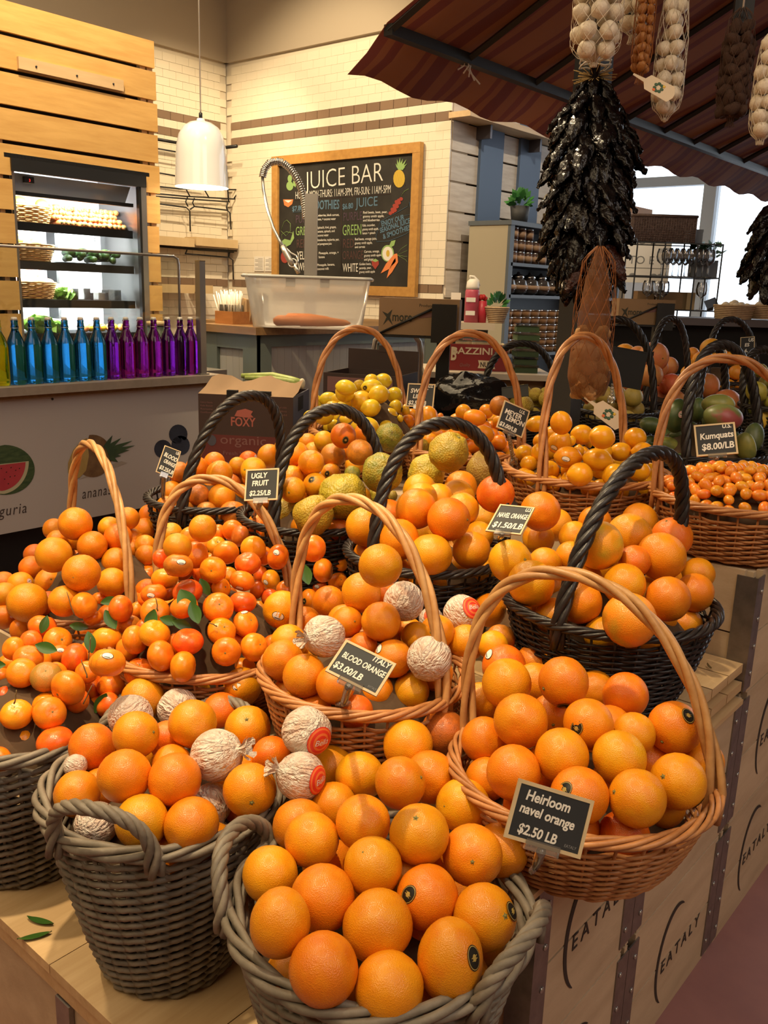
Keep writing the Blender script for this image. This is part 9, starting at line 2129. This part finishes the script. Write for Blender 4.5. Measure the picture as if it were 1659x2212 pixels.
# string of dried black peppers
rt_, rb_ = PD(1284, 165, 2.92), PD(1262, 640, 2.92); RL = (rt_-rb_).length; ri = thing('pepper_string', 'long string of glossy black dried peppers hanging on the post', 'pepper string', rt_, 0)
pv = []
for s_ in range(4):
    off = V((s_*5.1, 2, 1))
    def pf(p, off=off, s_=s_):
        t = (1-p.z)/2; w_ = (sin(pi*min(1, max(0, t*.93+.05)))**.75)*(1-.35*t); q = V((p.x*w_/max(.2, sqrt(max(.04, 1-p.z*p.z))), p.y*w_*.42/max(.2, sqrt(max(.04, 1-p.z*p.z))), -t*3.4)); q += V((0, .22*sin(t*2.4), 0)) + V((noise.noise(p*2.4+off)*.30+.14*noise.noise(p*5.5+off), noise.noise(p*2.8+off*2)*.26+.22*noise.noise(p*5+off), 0)); return q
    pv.append([MB().sphere((0, 0, 0), 1, 18, 16, fn=pf).mesh('pepper_body', M[mm]) for mm in ('pepper', 'pepperbrown')])
def width(f): 
    for (a, wa), (b, wb) in zip(((0, .035), (.08, .085), (.25, .135), (.6, .125), (.8, .10), (1, .06)), ((.08, .085), (.25, .135), (.6, .125), (.8, .10), (1, .06), (1.01, .06))):
        if a <= f <= b: return wa+(wb-wa)*(f-a)/(b-a)
    return .06
np_ = 0
for lv in range(24):
    f = lv/23*.86; z = -.02 - f*RL; R_ = width(f); nper = max(6, int(12*R_/.12))
    for k in range(nper):
        a = 2*pi*(k+.5*(lv % 2))/nper + random.uniform(-.25, .25); s = random.uniform(.030, .040)*(1.0 if lv > 1 else .8); tilt = random.uniform(.25, .75) if f < .7 else random.uniform(.05, .5)
        rad = R_*.62 + random.uniform(-.012, .012); o = link('pepper', pv[np_ % 4][1 if (f > .72 and random.random() < .35) else 0], ri); o.location = ((rt_-rt_) + (rb_-rt_)*(f+.02) + V((rad*cos(a), rad*sin(a), -.0)))
        o.rotation_euler = (Matrix.Rotation(a-pi/2, 3, 'Z') @ Matrix.Rotation(tilt, 3, 'X') @ Matrix.Rotation(random.uniform(-.4, .4), 3, 'Y') @ Matrix.Rotation(random.uniform(-.7, .7), 3, 'Z')).to_euler(); o.scale = (s*random.uniform(.62, .95), s, s*random.uniform(.9, 1.15)); np_ += 1
MB().tube([(0, 0, .05), rb_-rt_], .018, 8).build('core', M['pepper'], ri)
m = MB()
for k in range(60):
    a = 2*pi*k/60+random.random(); d = V((cos(a), sin(a), random.uniform(-.5, .35))); m.tube([V((0, 0, .0))+d*.015, V((0, 0, .006))+d*random.uniform(.05, .075)], .0013, 4)
m.build('raffia_tuft', M['raffia'], ri, kind='stuff'); MB().tube([(0, 0, 0), (0, 0, 2.84-rt_.z)], .012, 6).build('rope', M['black'], ri); m = MB()
for k in range(3): m.tube([V((.05*cos(a), .05*sin(a), .03+.014*k+.006*sin(3*a+k))) for a in [2*pi*j/14 for j in range(14)]], .003, 5, True)
m.build('white_tie', M['whitecord'], ri)
r2 = dup(ri, PD(1712, 395, 3.2), None, 'second string of black dried peppers at the right picture edge')
for ch in list(r2.children):
    if ch.name.startswith('pepper') and ch.location.z < -.32: bpy.data.objects.remove(ch)
# ================================================================ price signs on clear clips
def sign(label, TL, TR, BR, BL, dep, lines, grip=None, back=False, lean=.012, frame=True, cat='price sign'):
    """slate card with a pale edge; lines = (text, size share, x share, y share, slant degrees)"""
    xi = ((TR[0]+BR[0]-TL[0]-BL[0])/2, -(TR[1]+BR[1]-TL[1]-BL[1])/2); yi = ((TL[0]+TR[0]-BL[0]-BR[0])/2, -(TL[1]+TR[1]-BL[1]-BR[1])/2)
    dt = (xi[0]*yi[0]+xi[1]*yi[1])*(dep/F_PX)**2; hd = max(lean, sqrt(abs(dt))*1.1); wd_ = -dt/hd if hd else 0      # lean and turn of the card
    a, b, c, d = PD(*TL, dep-wd_/2+hd/2), PD(*TR, dep+wd_/2+hd/2), PD(*BR, dep+wd_/2-hd/2), PD(*BL, dep-wd_/2-hd/2)
    cen = (a+b+c+d)/4; xv = ((b+c)-(a+d))/2; yv = ((a+b)-(c+d))/2; W, H_ = xv.length, yv.length
    mx = frame_mx(cen, xv, yv); bot = mx @ V((0, -H_/2, 0))
    t = bpy.data.objects.new('price_sign', None); COL.objects.link(t); t.matrix_world = mx; t.empty_display_size = .03; tag(t, label, cat, 'chalk price signs')
    e = W*.045
    B((-W/2+e, -H_/2+e, -.0012), (W/2-e, H_/2-e, .0006)).build('slate', M['signslate'] if not back else M['blackm'], t, False)
    fmt = M['signframe'] if frame else M['blackm']
    for p, q in (((-W/2, H_/2-e), (W/2, H_/2)), ((-W/2, -H_/2), (W/2, -H_/2+e)), ((-W/2, -H_/2+e), (-W/2+e, H_/2-e)), ((W/2-e, -H_/2+e), (W/2, H_/2-e))):
        B((*p, -.0016), (*q, .0014)).build('sign_edge', fmt, t, False)
    for (s, sz, u, v_, sl) in lines:
        big = s.startswith('~'); s = s.lstrip('~')
        m2 = Matrix.Translation((-W/2 + u*W, H_/2 - v_*H_, .0008)) @ Matrix.Rotation(radians(sl), 4, 'Z')
        text('lettering', s, sz*H_*1.22, M['signgrey'] if big else M['signink'], t, m2, ext=.0002, fit=(W*(.94-u)), bold=.0 if big else .030*sz*H_, shear=.12, sx=.86)
    if grip:
        g = (mx.inverted() @ grip)
        B((-W*.22, -H_/2-.006, -.003), (W*.22, -H_/2+.006, .003)).build('clip_holder', M['clipplastic'], t, False)
        m = MB(); p0 = V((0, -H_/2-.004, 0)); dv = g-p0; L_ = dv.length
        k = max(3, int(L_/.009))
        for i in range(k): m.sphere(p0+dv*((i+.5)/k), (.006, .007, .006), 10, 7)
        m.tube([p0, g], .0034, 8); m.build('clip_arm', M['clipplastic'], t)
        m = MB(); gd = dv.normalized(); sd = gd.cross(V((0, 0, 1))); sd = sd.normalized() if sd.length > .1 else V((1, 0, 0))
        for s in (-1, 1): m.tube([g, g+gd*.012+sd*s*.010, g+gd*.030+sd*s*.008, g+gd*.040+sd*s*.011], [.0045, .005, .0045, .0025], 6)
        m.build('clip_jaw', M['clipplastic'], t)
    return t
A = '~EATALY'
sign('tilted slate sign reading blood orange, Italy, in front of the centre brown basket', (750,1383), (859,1436), (810,1504), (700,1448), 1.20,
 [('ITALY', .17, .60, .20, -2), ('BLOOD ORANGE', .19, .10, .47, -1), ('$3.00/LB', .21, .06, .80, -2), (A, .07, .78, .88, 0)], PX(742, 1520, 2, .905))
sign('large tilted slate sign reading heirloom navel orange at the aisle corner', (1122,1682), (1285,1730), (1251,1856), (1086,1806), .98,
 [('Heirloom', .20, .14, .30, -1), ('navel orange', .19, .10, .52, -3), ('$2.50 LB', .19, .14, .86, -2), (A, .06, .76, .88, 0)], PX(1158, 1870, 2, .80))
sign('slate sign reading navel orange between the two black orange baskets', (1083,1090), (1157,1097), (1124,1156), (1046,1147), 1.72,
 [('U.S', .15, .78, .18, 0), ('NAVEL ORANGE', .20, .10, .46, 0), ('$1.50/LB', .22, .10, .82, 0), (A, .06, .72, .84, 0)], PX(1078, 1165, 2, 1.02))
sign('slate sign reading ugly fruit behind the mandarin handle', (531,1015), (602,1011), (601,1080), (529,1082), 1.98,
 [('UGLY', .19, .16, .30, 2), ('FRUIT', .19, .20, .54, 2), ('$2.25/LB', .18, .14, .84, 0)], PX(545, 1120, 2, 1.0))
sign('small slate sign reading blood orange beside the fruit-print counter', (354,962), (389,974), (374,1034), (338,1019), 2.22,
 [('US', .12, .74, .16, 0), ('BLOOD', .17, .12, .36, -8), ('ORANGE', .16, .22, .58, -8), ('$3.25/LB', .16, .10, .84, -6)], PX(352, 1080, 2, 1.0))
sign('tilted slate sign reading Meyer lemon in front of the meyer basket', (1090,865), (1148,889), (1124,946), (1072,922), 2.42,
 [('U.S.', .13, .62, .20, 0), ('MEYER', .20, .12, .42, 0), ('LEMON', .20, .22, .62, 0), ('$3.00/LB', .17, .06, .88, -3)], PX(1108, 990, 2, 1.16))
sign('slate sign reading sweet limes behind a brown hoop handle', (881,827), (941,831), (936,880), (877,879), 2.86,
 [('U.S.', .12, .74, .16, 0), ('SWEET', .21, .12, .40, 0), ('LIMES', .20, .22, .63, 0), ('$2.50/LB', .19, .08, .90, 0)], PX(900, 905, 2, 1.17))
sign('slate sign reading kumquats above the heap of kumquats', (1502,919), (1592,912), (1590,980), (1501,987), 2.22,
 [('U.S.', .15, .68, .16, 0), ('Kumquats', .22, .12, .48, 2), ('$8.00/LB', .23, .14, .82, 2)], PX(1540, 1000, 2, 1.21))
sign('plain black card turned away, among the far black baskets', (1326,748), (1399,761), (1384,843), (1306,828), 3.0, [], None, True, 0, False, 'sign')
sign('small plain black card under the garlic net post, near the carton', (1083,838), (1143,829), (1140,856), (1085,862), 3.35, [], None, True, 0, False, 'sign')
sign('dark slate sign by the far right basket handles', (1600,729), (1632,727), (1628,768), (1598,770), 3.95, [('US', .2, .55, .25, 0), ('ES', .2, .3, .5, 0), ('6.', .2, .3, .8, 0)], None, False, 0)
t = thing('sign_clip', 'clear plastic clip with no sign left of the black card', 'clip', PD(1322, 845, 3.0))
m = MB()
for k in range(4): m.sphere((0, 0, -.012+.011*k), (.007, .006, .0065), 10, 7)
m.build('clip_arm', M['clipplastic'], t); B((-.012, -.004, -.04), (.012, .004, -.016)).build('clip_jaw', M['clipplastic'], t)
